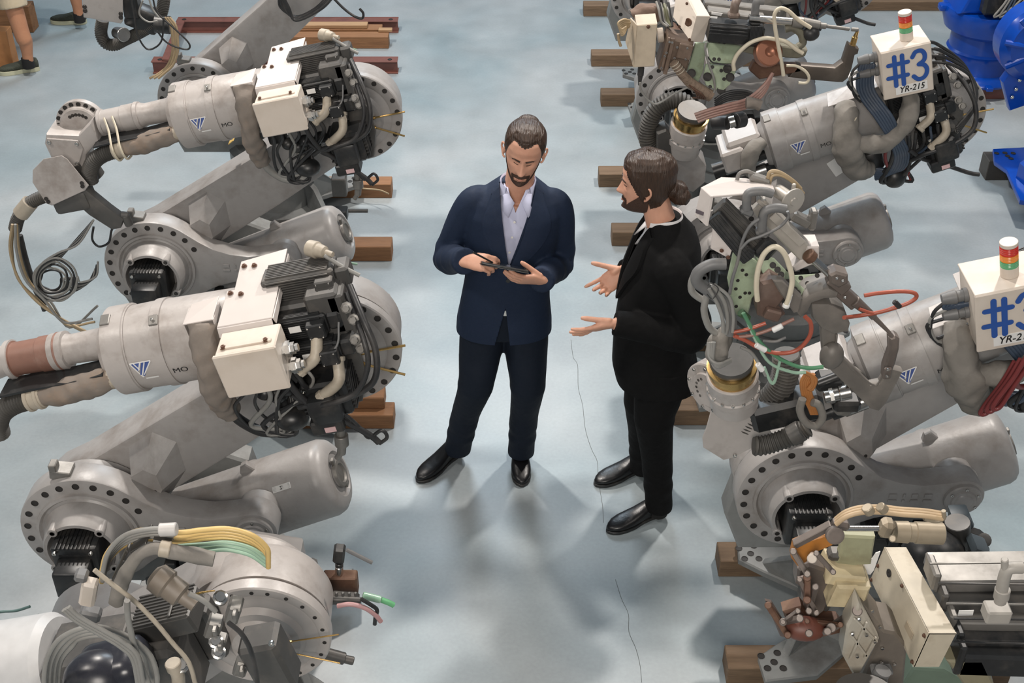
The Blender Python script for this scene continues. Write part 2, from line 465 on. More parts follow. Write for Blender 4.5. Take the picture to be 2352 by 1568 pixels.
JZ = .90
def robot_lower(root, jx, jy, elb, foot=True, tank=True, tl=.83, paint=RP, base_m=RPD):
    """base, turning frame, J2 flange casting, balancer and lower arm; elb = elbow axis point"""
    bx, by = jx+.36, jy+.20
    b = MB()
    b.lathe((bx, by, .13), (0, 0, 1), [(0, .24), (.03, .24), (.05, .19), (.22, .18), (.24, .26), (.30, .26), (.31, .24)], 36)
    b.build('base_column', base_m, root)
    if foot:
        for sx in (-1, 1):
            for sy in (-1, 1):
                f = MB(); cx, cy = bx+sx*.33, by+sy*.29
                f.prism([(cx-sx*.10, cy+sy*.06, .10), (cx+sx*.10, cy+sy*.09, .10), (cx+sx*.11, cy-sy*.03, .10), (cx+sx*.02, cy-sy*.10, .10),
                         (bx+sx*.10, by+sy*.02, .10), (bx+sx*.06, by+sy*.20, .10)], (0, 0, .035), .006)
                f.prism([(cx-sx*.0, cy-sy*.02, .13), (bx+sx*.17, by+sy*.10, .13), (bx+sx*.17, by+sy*.10, .36), (bx+sx*.22, by+sy*.13, .30)], (sx*.02, -sy*.03, 0), .004)
                fo = f.build('base_foot', base_m, root)
                bolts(fo, [(cx+sx*.055+dx, cy+dy, .136) for dx, dy in ((0, 0), (-.045, .03), (-.03, -.03), (.02, .045), (.03, -.03))], (0, 0, 1), 'hole', 1.15, 'bolt_hole')
    t = MB()
    t.lathe((bx, by, .44), (0, 0, 1), [(0, .25), (.03, .27), (.10, .27), (.13, .23)], 36)
    t.prism([(jx-.17, jy+.13, .52), (jx+.52, jy+.13, .52), (jx+.55, jy+.13, .62), (jx+.50, jy+.13, .80), (jx+.2, jy+.13, .82), (jx-.05, jy+.13, 1.0), (jx-.2, jy+.13, .9), (jx-.24, jy+.13, .7)], (0, .10, 0), .01)
    t.prism([(jx-.05, jy+.48, .52), (jx+.5, jy+.48, .52), (jx+.45, jy+.48, .80), (jx+.1, jy+.48, .95), (jx-.1, jy+.48, .8)], (0, .10, 0), .01)
    t.build('turning_frame', base_m, root)
    # J2 casting with tapering link to the balancer pivot
    c = MB(); px, pzv = jx+.565, JZ
    pts = circle_pts(jx, JZ, .235, 48, 318, 40, jy)
    pts += [V((jx+x, jy, JZ+z)) for x, z in ((.215, -.125), (.27, -.10), (.36, -.075), (.46, -.066), (.52, -.07))]
    pts += circle_pts(px, pzv, .080, -110, 110, 16, jy)
    pts += [V((jx+x, jy, JZ+z)) for x, z in ((.50, .068), (.42, .058), (.34, .07), (.27, .095), (.215, .13))]
    c.prism(pts, (0, .095, 0), .008, 2)
    co = c.build('shoulder_casting', paint, root)
    r = MB()
    r.lathe((jx, jy, JZ), (0, 1, 0), [(.01, .178), (-.012, .176), (-.014, .166), (-.004, .158), (-.010, .150), (-.05, .138), (-.09, .131), (-.10, .126), (-.10, .114), (-.09, .110), (.09, .108), (.09, .178), (.01, .178)], 48)
    for a in (50, 130, 215, 325):
        p = V((jx+.122*math.cos(math.radians(a)), jy-.10, JZ+.122*math.sin(math.radians(a))))
        r.cyl(p+V((0, .05, 0)), p-V((0, .006, 0)), .017, n=12)
    ro = r.build('bearing_ring', paint, root)
    bolts(ro, [(jx+.122*math.cos(math.radians(a)), jy-.106, JZ+.122*math.sin(math.radians(a))) for a in (50, 130, 215, 325)], (0, -1, 0), 'hole', .7)
    bolts(co, [(jx+.208*math.cos(math.radians(a)), jy-.0005, JZ+.208*math.sin(math.radians(a))) for a in (28, 44, 60, 76, 92, 108, 124, 140, 156, 172, 188, 204, 220, 236, 252)], (0, -1, 0), 'hole', 1.0, 'bolt_hole')
    lab = MB()
    for i, (u0, u1) in enumerate(((.30, .335), (.35, .365), (.38, .41), (.425, .46))):
        lab.box((jx+(u0+u1)/2, jy-.002, JZ+.012), (u1-u0-.008, .004, .018), None, .001)
        lab.box((jx+(u0+u1)/2, jy-.002, JZ-.012), (u1-u0-.004, .004, .010), None, .001)
    lab.build('cast_lettering', paint, root)
    k = MB()
    k.lathe((px, jy, pzv), (0, -1, 0), [(0, .068), (.012, .066), (.016, .061), (.016, .047), (.022, .043), (.022, .034), (.026, .030), (.030, 0)], 32)
    ko = k.build('pivot_cap', paint, root)
    bolts(ko, [(px+.054*math.cos(a*PI/3+.5), jy-.016, pzv+.054*math.sin(a*PI/3+.5)) for a in range(6)], (0, -1, 0), 'screw', .55)
    # motor in the bearing ring
    m = MB(); mz = JZ-.01
    m.box((jx-.005, jy-.03, mz), (.155, .24, .155), None, .012, 2)
    for i in range(9): m.box((jx-.06+i*.0135, jy-.07, mz+.079), (.004, .17, .007), None, 0)
    for i in range(8): m.box((jx-.005, jy-.151, mz-.06+i*.015), (.10, .004, .005), None, 0)
    m.box((jx-.005, jy-.185, mz-.02), (.115, .09, .115), None, .012, 2)
    m.box((jx-.005, jy-.20, mz-.095), (.10, .10, .06), None, .006)
    mo = m.build('shoulder_motor', BLK, root)
    bolts(mo, [(jx-.005+sx*.06, jy-.152, mz+sz*.062) for sx in (-1, 1) for sz in (1,)], (0, -1, 0), 'screw', .8)
    # valve and cable clutter under the link
    q = MB()
    for i in range(7):
        q.box((jx+.26+i*.045, jy-.0+random.uniform(-.02, .03), JZ-.16+random.uniform(-.02, .02)), (.04, .08, random.uniform(.04, .08)), None, .004)
    q.build('valve_block', BLK, root)
    # sensor block on the ring
    sb = MB(); a = V((jx-.06, jy+.05, JZ+.235))
    sb.box(a, (.07, .06, .035), Matrix.Rotation(.15, 3, 'Y'), .003); sb.box(a+V((-.02, -.01, .03)), (.025, .04, .03), None, .003)
    sb.build('limit_switch', GRM, root)
    # lower arm
    J = V((jx, jy+.16, JZ)); E = V((elb[0], jy+.16, elb[2])); d = (E-J); L = d.length; d.normalize(); nn = V((-d.z, 0, d.x))
    def ap(a, w, y=0): return J+d*a+nn*w+V((0, y, 0))
    prof = [(-.235, -.02), (-.225, .06), (-.18, .13), (-.12, .165), (-.05, .170), (.05, .150), (.626, .093), (L-.05, .06), (L+.07, .01), (L+.11, -.08), (L+.03, -.18), (.58, -.155), (.2, -.13), (.05, -.17), (-.12, -.15)]
    la = MB(); la.prism([ap(a, w) for a, w in prof], (0, .155, 0), .010, 2)
    lo = la.build('lower_arm', paint, root, sharp=28)
    hx = MB()
    o1 = [(.265, .102), (.375, .092), (.405, .01), (.335, -.095), (.225, -.13), (.165, -.03)]
    i1 = [(.245+(u-.28)*.50, -.02+(w+.01)*.55) for u, w in o1]
    A = [hx.bm.verts.new(ap(a, w, 0)) for a, w in o1]; B = [hx.bm.verts.new(ap(a, w, -.085)) for a, w in i1]
    n = 6
    hx.bm.faces.new(A); hx.bm.faces.new(B[::-1])
    for i in range(n): hx.bm.faces.new((A[i], A[(i+1) % n], B[(i+1) % n], B[i]))
    ho = hx.build('hexagonal_cover', paint, root, sharp=10)
    bolts(ho, [ap(.235, -.05, -.086), ap(.25, -.055, -.086), ap(.225, -.06, -.086)], (0, -1, .2), 'hole', .5, 'drain_hole')
    st = MB()
    # drive housing between arm and casting
    st.lathe(V((jx, jy+.10, JZ)), (0, 1, 0), [(0, .2), (.05, .2), (.06, .18), (.07, .16)], 40)
    st.build('shoulder_drum', paint, root)
    if tank:
        ty = jy+.25
        a = V((jx+.25, ty, JZ-.20)); e = V((jx+tl, ty, JZ+.045))
        ax = (e-a); L2 = ax.length; ax.normalize(); R = .142
        tk = MB()
        tk.lathe(a, ax, [(0, .11), (.004, R-.012), (.016, R-.002), (.3, R), (.31, R+.004), (.33, R+.004), (.34, R), (L2-.045, R), (L2-.022, R-.008), (L2-.006, R-.026), (L2, R-.045), (L2+.003, .085), (L2-.006, .08), (L2-.006, .045), (L2+.004, .04), (L2+.006, 0)], 48)
        nn2 = V((-ax.z, 0, ax.x))
        for s_ in (.34,):
            tk.prism([a+ax*(s_+u)+nn2*w-V((0, .015, 0)) for u, w in ((-.035, R-.01), (-.012, R+.03), (.012, R+.035), (.035, R-.01))], (0, .03, 0), .004)
        tk.prism([a+ax*(.22+u)+V((0, -R+.005, 0))+nn2*w for u, w in ((0, -.05), (.045, -.06), (.055, 0), (.035, .055), (.0, .05))], (0, -.02, 0), .006)
        to = tk.build('balancer_tank', paint, root)
        cp = MB()
        cp.lathe(e+ax*.002, ax, [(0, .05), (.010, .048), (.012, .036), (.006, .030), (.008, 0)], 24)
        cp.box(e+ax*.006+nn2*.055, (.012, .02, .03), Matrix.Rotation(-.2, 3, 'Y'), .002)
        cp.box(e+ax*.006-nn2*.05+V((0, .0, 0)), (.012, .03, .02), Matrix.Rotation(-.2, 3, 'Y'), .002)
        cp.build('end_cap', GRM, root)
        bk = MB(); bk.lathe(a-ax*.012, ax, [(0, .10), (0, .128), (.014, .128), (.014, .1)], 32); bk.build('tank_gasket', BLK, root)
        bt = MB(); bt.box(V((jx+.34, jy+.30, JZ-.22)), (.30, .10, .14), None, .01); bt.build('balancer_bracket', paint, root)
        tr = MB(); tr.cyl(V((px, jy+.05, pzv)), V((px, jy+.14, pzv)), .072); tr.build('trunnion', paint, root)
    return ap, L

def warning_sticker(parent, c, X, Yv, w, h):
    X = V(X).normalized(); Yv = V(Yv).normalized(); n = X.cross(Yv); c = V(c)
    b = MB(); b.prism([c+X*(sx*w/2)+Yv*(sy*h/2) for sx, sy in ((-1, -1), (1, -1), (1, 1), (-1, 1))], n*.0015, 0)
    o = b.build('warning_sticker', WHITE, parent, nosmooth=True)
    s = MB()
    k = min(w, h)
    ww = w/k
    strokes(s, [[(-.05, .30), (-.05, -.30)], [(-.05, .1), (-.25, .25)], [(-.05, .1), (.15, .28)], [(-.05, -.1), (-.25, -.28)], [(-.05, -.1), (.12, -.25)]], .035, c, X, Yv, k, .003)
    strokes(s, [[(.25, .25), (.30, .1)], [(.25, -.05), (.33, -.2)]], .022, c, X, Yv, k, .003)
    s.build('pictogram', INK, o, nosmooth=True)
    t = MB()
    for i in range(4):
        strokes(t, [[(-ww*.47, .33-i*.2), (-ww*.30, .33-i*.2)], [(ww*.38, .3-i*.2), (ww*.45, .3-i*.2)]], .014, c, X, Yv, k, .003, 3)
    t.build('small_print', mat('print_grey', (.12, .12, .13), .5), o, nosmooth=True)
    return o

def badge(F, s, ang, R, parent, k=1.0, bx=0.0):
    """triangular maker's mark and word fragment painted on the barrel, wrapped on its curve"""
    def on(u, v, lift=.0012):
        a = ang+v/R
        return F.o+F.e*(s+u)+(F.y*(-math.cos(a))+F.n*math.sin(a))*(R+lift)
    def poly(mb, L, lift=.0015):
        # subdivide by strips in v
        mb.bm.faces.new([mb.bm.verts.new(on(u*k, v*k, lift)) for u, v in L])
    a = MB()
    poly(a, [(-.030, .024), (-.004, .024), (-.016, -.004)], .0016)
    poly(a, [(.002, .024), (.030, .024), (-.004, -.024), (-.016, -.016)], .0016)
    a.build('triangle_mark', LOGOB, parent, nosmooth=True)
    w = MB()
    def line(p, q, t=.0018):
        d = V((q[0]-p[0], q[1]-p[1], 0)).normalized(); nx, ny = -d.y*t, d.x*t
        poly(w, [(p[0]+nx, p[1]+ny), (q[0]+nx, q[1]+ny), (q[0]-nx, q[1]-ny), (p[0]-nx, p[1]-ny)], .0022)
    for p, q in (((-.034, .026), (.032, .026)), ((.032, .026), (-.010, -.027)), ((-.034, .026), (-.010, -.027)), ((-.002, .024), (-.014, .0)), ((.012, .024), (-.010, -.02)), ((-.022, .024), (-.01, .002))): line(p, q)
    line((-.004, -.034), (.036, -.034), .003)
    w.build('mark_outline', WHITE, parent, nosmooth=True)
def barrel_word(F, body, s, ang, R, size, parent):
    me = text_mesh(body, size); off = worldloc(parent); me.name = 'lettering'
    for v in me.vertices:
        a = ang+v.co.y/R
        v.co = F.o+F.e*(s+v.co.x*1.12)+(F.y*(-math.cos(a))+F.n*math.sin(a))*(R+.0015)-off
    me.materials.clear(); me.materials.append(INK)
    o = bpy.data.objects.new('lettering', me); COL.objects.link(o); o.parent = parent

def finned(mb, F, s0, s1, w, y, hw, hy, side='up', nf=9):
    """servo motor body along the forearm: box with length-wise ribs and end caps"""
    c = F.p((s0+s1)/2, w, y)
    mb.box(c, (s1-s0, hy*2, hw*2), F.R, .006)
    for i in range(nf):
        t = -1+2*(i+.5)/nf
        mb.box(F.p((s0+s1)/2, w+hw+.003, y+hy*t*.92), (s1-s0-.03, .004, .007), F.R, 0)
        mb.box(F.p((s0+s1)/2, w+hw*t*.92, y-hy-.003), (s1-s0-.03, .007, .004), F.R, 0)

def elbow_disc(root, C, r=.192, paint=RP):
    cx, cy, cz = C
    d = MB()
    d.lathe((cx, cy, cz), (0, 1, 0), [(-.035, 0), (-.035, .07), (-.02, .085), (-.018, .105), (-.004, .118), (-.002, .135), (.004, .150), (0, .156), (0, r-.004), (.004, r), (.035, r), (.040, r-.004), (.040, r-.016), (.052, r-.016), (.052, r-.008), (.16, r-.012), (.19, r-.03), (.20, r-.06), (.20, 0)], 64)
    o = d.build('elbow_disc', paint, root)
    angs = [-75, -58, -41, -24, -7, 10, 27, 44, 61, 78, 92, 110, 128]
    bolts(o, [(cx+(r-.017)*math.cos(math.radians(a)), cy-.0005, cz+(r-.017)*math.sin(math.radians(a))) for a in angs], (0, -1, 0), 'hole', .85, 'bolt_hole')
    rd = MB()
    for a, l in ((12, .12), (-18, .13)):
        u = V((math.cos(math.radians(a)), 0, math.sin(math.radians(a))))
        p = V(C)+V((0, -.03, 0))
        rd.tube([p+u*.08, p+u*.14, p+u*.215], .004, 6, 4)
        rd.cyl(p+u*.075, p+u*.09, .007, n=8)
    rd.build('grease_tube', BRASS, root)
    return o

BR = .138
def forearm_barrel(root, F, paint=RPL, front_tube=True):
    b = MB()
    prof = [(-.068, .045), (-.066, .092), (-.055, .098), (-.045, .102), (-.04, .12), (-.035, BR), (.030, BR), (.032, BR-.004), (.036, BR-.004), (.036, BR-.008), (.120, BR-.006), (.120, BR-.002), (.150, BR-.002), (.150, BR-.007), (.44, BR-.012), (.46, BR-.02), (.47, .09), (.47, 0)]
    b.lathe(F.p(0, 0), F.e, prof, 56)
    o = b.build('forearm_barrel', paint, root)
    c = MB()
    for s_ in (.135,): c.box(F.p(s_, BR*.87, -.06), (.028, .035, .012), F.R @ Matrix.Rotation(.45, 3, 'X'), .002)
    c.box(F.p(-.02, BR*.93, -.03), (.03, .04, .022), F.R @ Matrix.Rotation(.3, 3, 'X'), .002)
    co = c.build('strap_clamp', GRM, root)
    bolts(co, [F.p(.135, BR*.87+.008, -.068), F.p(.135, BR*.87+.004, -.045)], F.n*.9-F.y*.4, 'screw', .5)
    badge(F, .075, .02, BR-.006, root)
    barrel_word(F, 'MO', .183, -.17, BR-.006, .027, root)
    return o

def rear_block(root, F, C):
    """gear housing, three servo motors, elbow motor"""
    g = MB()
    g.box(F.p(.53, .0, .0), (.16, .17, .20), F.R, .01)
    g.box(F.p(.66, .04, -.03), (.10, .18, .20), F.R, .008)
    g.box(F.p(.70, .065, -.07), (.05, .10, .13), F.R, .006)
    g.box(F.p(.635, -.03, -.10), (.16, .08, .05), F.R, .006)
    g.build('gear_housing', DGM, root)
    for (s0, s1, w, y, hw, hy, m) in ((.48, .70, .135, .0, .038, .045, DGM), (.47, .66, .05, -.10, .034, .034, BLK), (.50, .68, -.03, -.13, .033, .033, BLK)):
        b = MB(); finned(b, F, s0, s1, w, y, hw, hy)
        b.box(F.p(s1+.02, w, y), (.045, hy*1.7, hw*1.7), F.R, .008)
        b.box(F.p(s1-.03, w, y-hy-.018), (.055, .035, .05), F.R, .004)
        mo = b.build('wrist_motor', m, root)
        bolts(mo, [F.p(s1-.05, w+.018, y-hy-.036), F.p(s1-.05, w-.018, y-hy-.036), F.p(s1-.012, w+.018, y-hy-.036), F.p(s1-.012, w-.018, y-hy-.036)], -F.y, 'screw', .3)
    # labelled small plates
    lb = MB()
    for s_, w_, y_ in ((.565, .055, -.142), (.585, -.028, -.170)): lb.box(F.p(s_, w_, y_), (.035, .002, .02), F.R, 0)
    lb.build('rating_plate', WHITE, root, nosmooth=True)
    # chrome glands
    gl = MB()
    for s_, w_, y_ in ((.735, .095, -.13), (.745, .055, -.135), (.735, -.005, -.15), (.745, -.035, -.155)):
        gl.lathe(F.p(s_, w_, y_), -F.y+F.n*.4, [(0, .013), (.012, .013), (.012, .017), (.022, .017), (.024, .011), (.034, .010)], 8)
    gl.build('cable_gland', GRM, root)
    # conduit elbows
    for (a, b_, c_) in (((.625, .03, -.15), (.61, -.02, -.19), (.565, -.045, -.20)), ((.665, -.06, -.17), (.655, -.11, -.20), (.60, -.15, -.20))):
        t = MB(); P = F.P([a, b_, c_])
        t.tube(P, .0175, 14, 6)
        t.cyl(P[0]+(P[0]-P[1])*.25, P[0], .021, n=10); t.cyl(P[2], P[2]+(P[2]-P[1])*.3, .021, n=10)
        t.build('conduit_elbow', BEIGE, root)
    # angled elbow motor hanging at the front of the disc
    cx, cy, cz = C
    e = MB(); mc = V((cx-.02, cy-.10, cz-.055))
    e.box(mc, (.14, .16, .13), F.R, .01)
    for i in range(8):
        for sx in (-1, 1): e.box(mc+F.n*(-.05+i*.0145)+F.e*(sx*.072), (.018, .13, .005), F.R, 0)
    e.box(mc+V((0, -.10, -.005)), (.095, .06, .095), F.R, .014, 2)
    e.box(mc+V((.0, -.07, -.075)), (.10, .09, .05), F.R, .006)
    eo = e.build('elbow_motor', BLK, root)
    bolts(eo, [mc+F.e*sx*.055+F.n*.052+V((0, -.081, 0)) for sx in (-1, 1)], (0, -1, 0), 'screw', .8)
    p = MB(); p.prism([V((cx+x, cy-.045, cz+z)) for x, z in ((-.03, .10), (.02, .115), (.07, .07), (.085, -.03), (.07, -.15), (.045, -.16), (.05, -.05), (-.02, .0))], (0, -.012, 0), .003)
    p.build('motor_bracket', DGM, root)
    wp = MB(); wp.box(mc+V((.01, -.116, -.078)), (.034, .003, .018), F.R, 0)
    wo = wp.build('pink_label', mat('pink_label', (.62, .42, .42), .5), root, nosmooth=True)
    return mc

def cloth_hose(root, pts, r, name='cloth_sleeve', m=None, wob=.10, n=18):
    t = MB(); t.tube(resample(smooth(pts, 8), 46), r, n, 1, wob=wob)
    return t.build(name, m or CLOTH, root, sharp=80)

def cable(root, pts, r, m, name='cable', n=7, k=6):
    t = MB(); t.tube(pts, r*.85 if K == 1 else r, n, k); return t.build(name, m, root, sharp=80)

def cover_and_box(root, F):
    # bent cover plate over the motors
    c = MB()
    R_ = [(.385, .187, .02), (.40, .187, .02), (.395, .20, .075), (.55, .205, .085), (.553, .187, .0), (.518, .155, -.145), (.355, .150, -.135)]
    top = [F.p(a, .118+(y_+.165)*.253, y_) for a, y_ in ((.355, -.165), (.372, -.03), (.395, -.03), (.405, .08), (.548, .10), (.520, -.165))]
    c.prism(top, F.n*.006, .0015)
    c.prism([F.p(.355, .121, -.163), F.p(.520, .121, -.163), F.p(.520, .092, -.172), F.p(.355, .092, -.172)], F.y*-.005, .0015)
    c.prism([F.p(.520, .121, -.163), F.p(.546, .178, .09), F.p(.546, .165, .09), F.p(.524, .10, -.16)], F.e*.004, .001)
    co = c.build('cover_plate', COVER, root)
    bolts(co, [F.p(a, .125+(y_+.165)*.253, y_) for a, y_ in ((.385, -.045), (.418, -.055), (.418, .055), (.45, .05))], F.n, 'rust', .75)
    h = MB()
    h.prism([F.p(.255, .140, -.150), F.p(.345, .140, -.150), F.p(.355, .160, -.06), F.p(.268, .150, -.06)], F.n*.004, .001)
    h.prism([F.p(.255, .143, -.150), F.p(.259, .143, -.150), F.p(.259, .095, -.150), F.p(.255, .095, -.150)], F.y*.09, .001)
    h.prism([F.p(.345, .143, -.150), F.p(.349, .143, -.150), F.p(.345, .06, -.150), F.p(.341, .06, -.150)], F.y*.09, .001)
    h.build('hose_hood', COVER, root)
    # junction box with lid
    b = MB(); b.box(F.p(.456, .040, -.235), (.178, .115, .140), F.R, .004)
    bo = b.build('junction_box', CREAM, root)
    l = MB(); l.box(F.p(.456, .040, -.298), (.186, .014, .148), F.R, .004); l.build('box_lid', CREAM, bo)
    s = MB(); s.box(F.p(.456, .1125, -.262), (.150, .012, .006), F.R, .001); s.build('box_rail', CREAM, bo)
    bolts(bo, [F.p(.39, .113, -.262), F.p(.515, .113, -.262)], F.n, 'rust', .8)
    for w in (.055, -.005):
        g = MB(); g.lathe(F.p(.545, w, -.235), F.e, [(0, .020), (.008, .020), (.008, .024), (.022, .024), (.022, .018), (.034, .018), (.036, .012), (.044, .012)], 6)
        g.build('hex_gland', STEEL, bo)
# ------------------------------------------------------------------ left row of robots
def left_robot(jx, jy, elb, F, label, wrist=True, box=True, wrist_tool=True):
    root = thing('industrial_robot', label, 'robot', (jx+.3, jy+.36, 0), 'grey industrial robots standing on beams')
    ap, L = robot_lower(root, jx, jy, elb)
    C = (elb[0], jy, elb[2])
    elbow_disc(root, C, .195)
    forearm_barrel(root, F)
    cover_and_box(root, F)
    rear_block(root, F, C)
    # wrist tube and drum
    b = MB(); b.lathe(F.p(-.205, .035, 0), F.e, [(0, .035), (0, .050), (.012, .052), (.03, .046), (.13, .05), (.15, .06)], 32)
    b.build('wrist_tube', RPL, root)
    d = MB(); d.lathe(F.p(-.375, .035, 0), F.e, [(0, .03), (0, .057), (.012, .057), (.014, .052), (.10, .053), (.102, .056), (.155, .056), (.16, .060), (.175, .058), (.18, .04)], 32)
    do = d.build('wrist_drum', RPL if wrist else BROWNP, root)
    if not wrist:
        d = MB(); d.lathe(F.p(-.235, .035, 0), F.e, [(0, .058), (.045, .060), (.05, .04)], 32); d.build('drum_flange', RPL, root)
        d = MB(); d.lathe(F.p(-.52, .035, 0), F.e, [(0, .05), (.08, .055), (.13, .045), (.14, .062), (.155, .062), (.16, .04)], 32); d.build('wrist_neck', RPL, root)
    bolts(do, [F.p(-.370, .035+.05*math.cos(a), -.05*math.sin(a)) for a in (.3, .9, 1.5, 2.1)], -F.e, 'screw', .5)
    # cable tray under the tube, hose cover, clamp, corrugated hose
    t = MB(); t.prism([F.p(-.40, -.012, -.03), F.p(-.30, -.006, -.03), F.p(-.18, -.008, -.03), F.p(-.06, .0, -.03), F.p(-.06, -.006, -.03), F.p(-.40, -.020, -.03)], F.y*-.09, .001)
    t.build('cable_tray', BLK, root)
    cloth_hose(root, F.P([(-.04, -.035, -.085), (-.08, -.035, -.10), (-.15, -.042, -.10), (-.22, -.050, -.10), (-.28, -.05, -.10)]), lambda u: .034+.008*math.sin(u*3.1), n=20)
    c = MB()
    c.cyl(F.p(-.055, -.033, -.095), F.p(-.035, -.033, -.095), .034); c.cyl(F.p(-.275, -.05, -.10), F.p(-.33, -.054, -.10), .037)
    c.cyl(F.p(-.282, -.05, -.10), F.p(-.294, -.051, -.10), .041); c.cyl(F.p(-.315, -.053, -.10), F.p(-.328, -.054, -.10), .041)
    c.build('hose_clamp', BEIGE, root)
    t = MB(); t.corr(F.P([(-.32, -.054, -.10), (-.38, -.062, -.10), (-.43, -.085, -.10), (-.47, -.13, -.09), (-.49, -.18, -.08)]), .032)
    t.build('corrugated_hose', CORR, root)
    if wrist:
        for s_ in (-.30, -.335):
            x = MB(); x.tube(F.P([(s_, .075, -.05), (s_+.012, .03, -.085), (s_+.02, -.03, -.142), (s_+.025, -.085, -.135), (s_+.03, -.095, -.09)]), .005, 6); x.build('cable_tie', WHH, root)
        # fork
        f = MB()
        f.prism([F.p(a, w, -.075) for a, w in ((-.385, .075), (-.46, .03), (-.59, .062), (-.615, .02), (-.615, -.06), (-.585, -.12), (-.50, -.13), (-.46, -.06), (-.385, -.01))], F.y*.15, .012, 2)
        f.build('wrist_fork', RPL, root)
        ps = MB(); ps.prism([F.p(a, w, -.075) for a, w in ((-.465, .012), (-.59, .048), (-.60, .01), (-.60, -.10), (-.51, -.10), (-.46, -.03))], F.y*-.008, .003)
        po = ps.build('fork_cover', RPL, root)
        bolts(po, [F.p(-.475, .0, -.084), F.p(-.585, .03, -.084), F.p(-.51, -.085, -.084)], -F.y, 'screw', .9)
        w = MB(); c0 = F.p(-.475, .035, .06)
        w.lathe(c0, V((0, -1, .0)), [(-.03, 0), (-.03, .06), (0, .102), (.03, .104), (.032, .098), (.034, .086), (.05, .084), (.056, .078), (.056, 0)], 44)
        wo = w.build('wrist_housing', RPL, root)
        bolts(wo, [c0+V((0, -.034, 0))+V((math.cos(math.radians(a)), 0, math.sin(math.radians(a))))*.093 for a in range(10, 200, 19)], (0, -1, 0), 'hole', .8)
        bolts(wo, [c0+V((0, -.056, 0))+V((math.cos(math.radians(a)), 0, math.sin(math.radians(a))))*.055 for a in range(50, 130, 15)], (0, -1, 0), 'hole', .6)
        # lower wrist and tool flange
        l = MB(); l.cyl(F.p(-.53, -.10, -.02), F.p(-.50, -.20, -.02), .062, .055)
        l.build('wrist_end', DGM, root)
        # shield plate
        p = MB(); p.prism([F.p(a, w, y) for a, w, y in ((-.61, -.015, -.14), (-.67, -.05, -.15), (-.69, -.10, -.16), (-.67, -.20, -.17), (-.65, -.215, -.17), (-.485, -.175, -.17), (-.46, -.155, -.17), (-.51, -.03, -.15), (-.53, -.015, -.14))], (0, -.006, .003), .0015)
        po = p.build('shield_plate', RPL, root)
        bolts(po, [F.p(-.655, -.19, -.18), F.p(-.658, -.175, -.18), F.p(-.485, -.15, -.18), F.p(-.482, -.135, -.18)], (0, -1, .3), 'hole', .7, 'bolt_hole')
        g = MB()
        g.box(F.p(-.58, -.23, -.10), (.16, .12, .09), F.R, .02, 2)
        g.prism([F.p(a, w, -.10) for a, w in ((-.55, -.16), (-.50, -.17), (-.43, -.29), (-.39, -.35), (-.42, -.39), (-.46, -.39), (-.53, -.30), (-.57, -.22))], F.y*-.05, .01, 2)
        g.cyl(F.p(-.385, -.34, -.13), F.p(-.385, -.39, -.13), .018); g.cyl(F.p(-.40, -.335, -.13), F.p(-.37, -.345, -.13), .016)
        g.build('gripper_arm', mat('tool_dark', (.075, .072, .068), .5, dirt=(.16, .14, .12), damt=.4, dscale=9), root)
        t = MB(); t.corr([pk(x, y, 4.73) for x, y in ((125, 446), (90, 455), (62, 472), (42, 500), (34, 528))], .027); t.build('corrugated_hose', CORR, root)
        t = MB(); t.cyl(pk(70, 464, 4.73), pk(47, 492, 4.73), .035); t.build('hose_clamp', BEIGE, root)
    # cloth hose from the hood down to the cable bundle
    cloth_hose(root, F.P([(.308, .115, -.125), (.302, .07, -.160), (.292, .0, -.180), (.278, -.08, -.175), (.266, -.16, -.13), (.262, -.23, -.10)]), lambda u: .046+.004*math.sin(u*9+1)-.012*u, n=26, wob=.13)
    cable(root, F.P([(.262, -.225, -.10), (.28, -.28, -.09), (.33, -.33, -.09), (.40, -.34, -.09), (.43, -.30, -.09), (.42, -.2, -.08)]), .020, CABG if wrist else CABLE, 'cable_bundle', 10)
    for i in range(7):
        q = random.Random(i*3+int(jy*10)); s0 = .36+i*.035
        cable(root, F.P([(s0, -.04, -.20), (s0+.01, -.10, -.19), (s0-.03+q.uniform(-.03, .03), -.18, -.15), (.30+q.uniform(0, .12), -.30+q.uniform(-.03, .04), -.11), (.36+q.uniform(0, .08), -.345+q.uniform(-.02, .03), -.10), (.44+q.uniform(-.02, .03), -.28, -.09), (.46, -.16, -.06)]),
              q.choice((.006, .008, .010)), q.choice((CABLE, CABLE, CABG, CABLE)))
    # big black loops around the motors
    cable(root, F.P([(.74, .12, -.06), (.775, .06, -.16), (.79, -.03, -.20), (.76, -.12, -.22), (.67, -.16, -.22), (.56, -.17, -.21), (.50, -.21, -.16)]), .012, CABLE, 'hose')
    cable(root, F.P([(.73, .11, -.08), (.765, .02, -.19), (.76, -.06, -.22), (.70, -.14, -.235), (.60, -.165, -.23), (.52, -.20, -.17)]), .010, CABLE, 'hose')
    cable(root, F.P([(.51, -.02, -.20), (.52, -.10, -.21), (.55, -.18, -.20), (.62, -.27, -.18), (.68, -.35, -.17), (.70, -.385, -.17)]), .012, CABLE, 'hose')
    cable(root, F.P([(.50, -.14, -.19), (.55, -.21, -.18), (.63, -.24, -.19), (.66, -.32, -.17), (.675, -.36, -.17), (.72, -.34, -.17), (.73, -.37, -.17), (.70, -.39, -.17)]), .007, CABLE)
    cable(root, F.P([(.70, .06, -.15), (.68, .0, -.18), (.62, -.03, -.19), (.56, -.04, -.20)]), .004, GREYC)
    # dangling motor plug
    u = MB(); a = V((elb[0]+.01, jy-.16, elb[2]-.155))
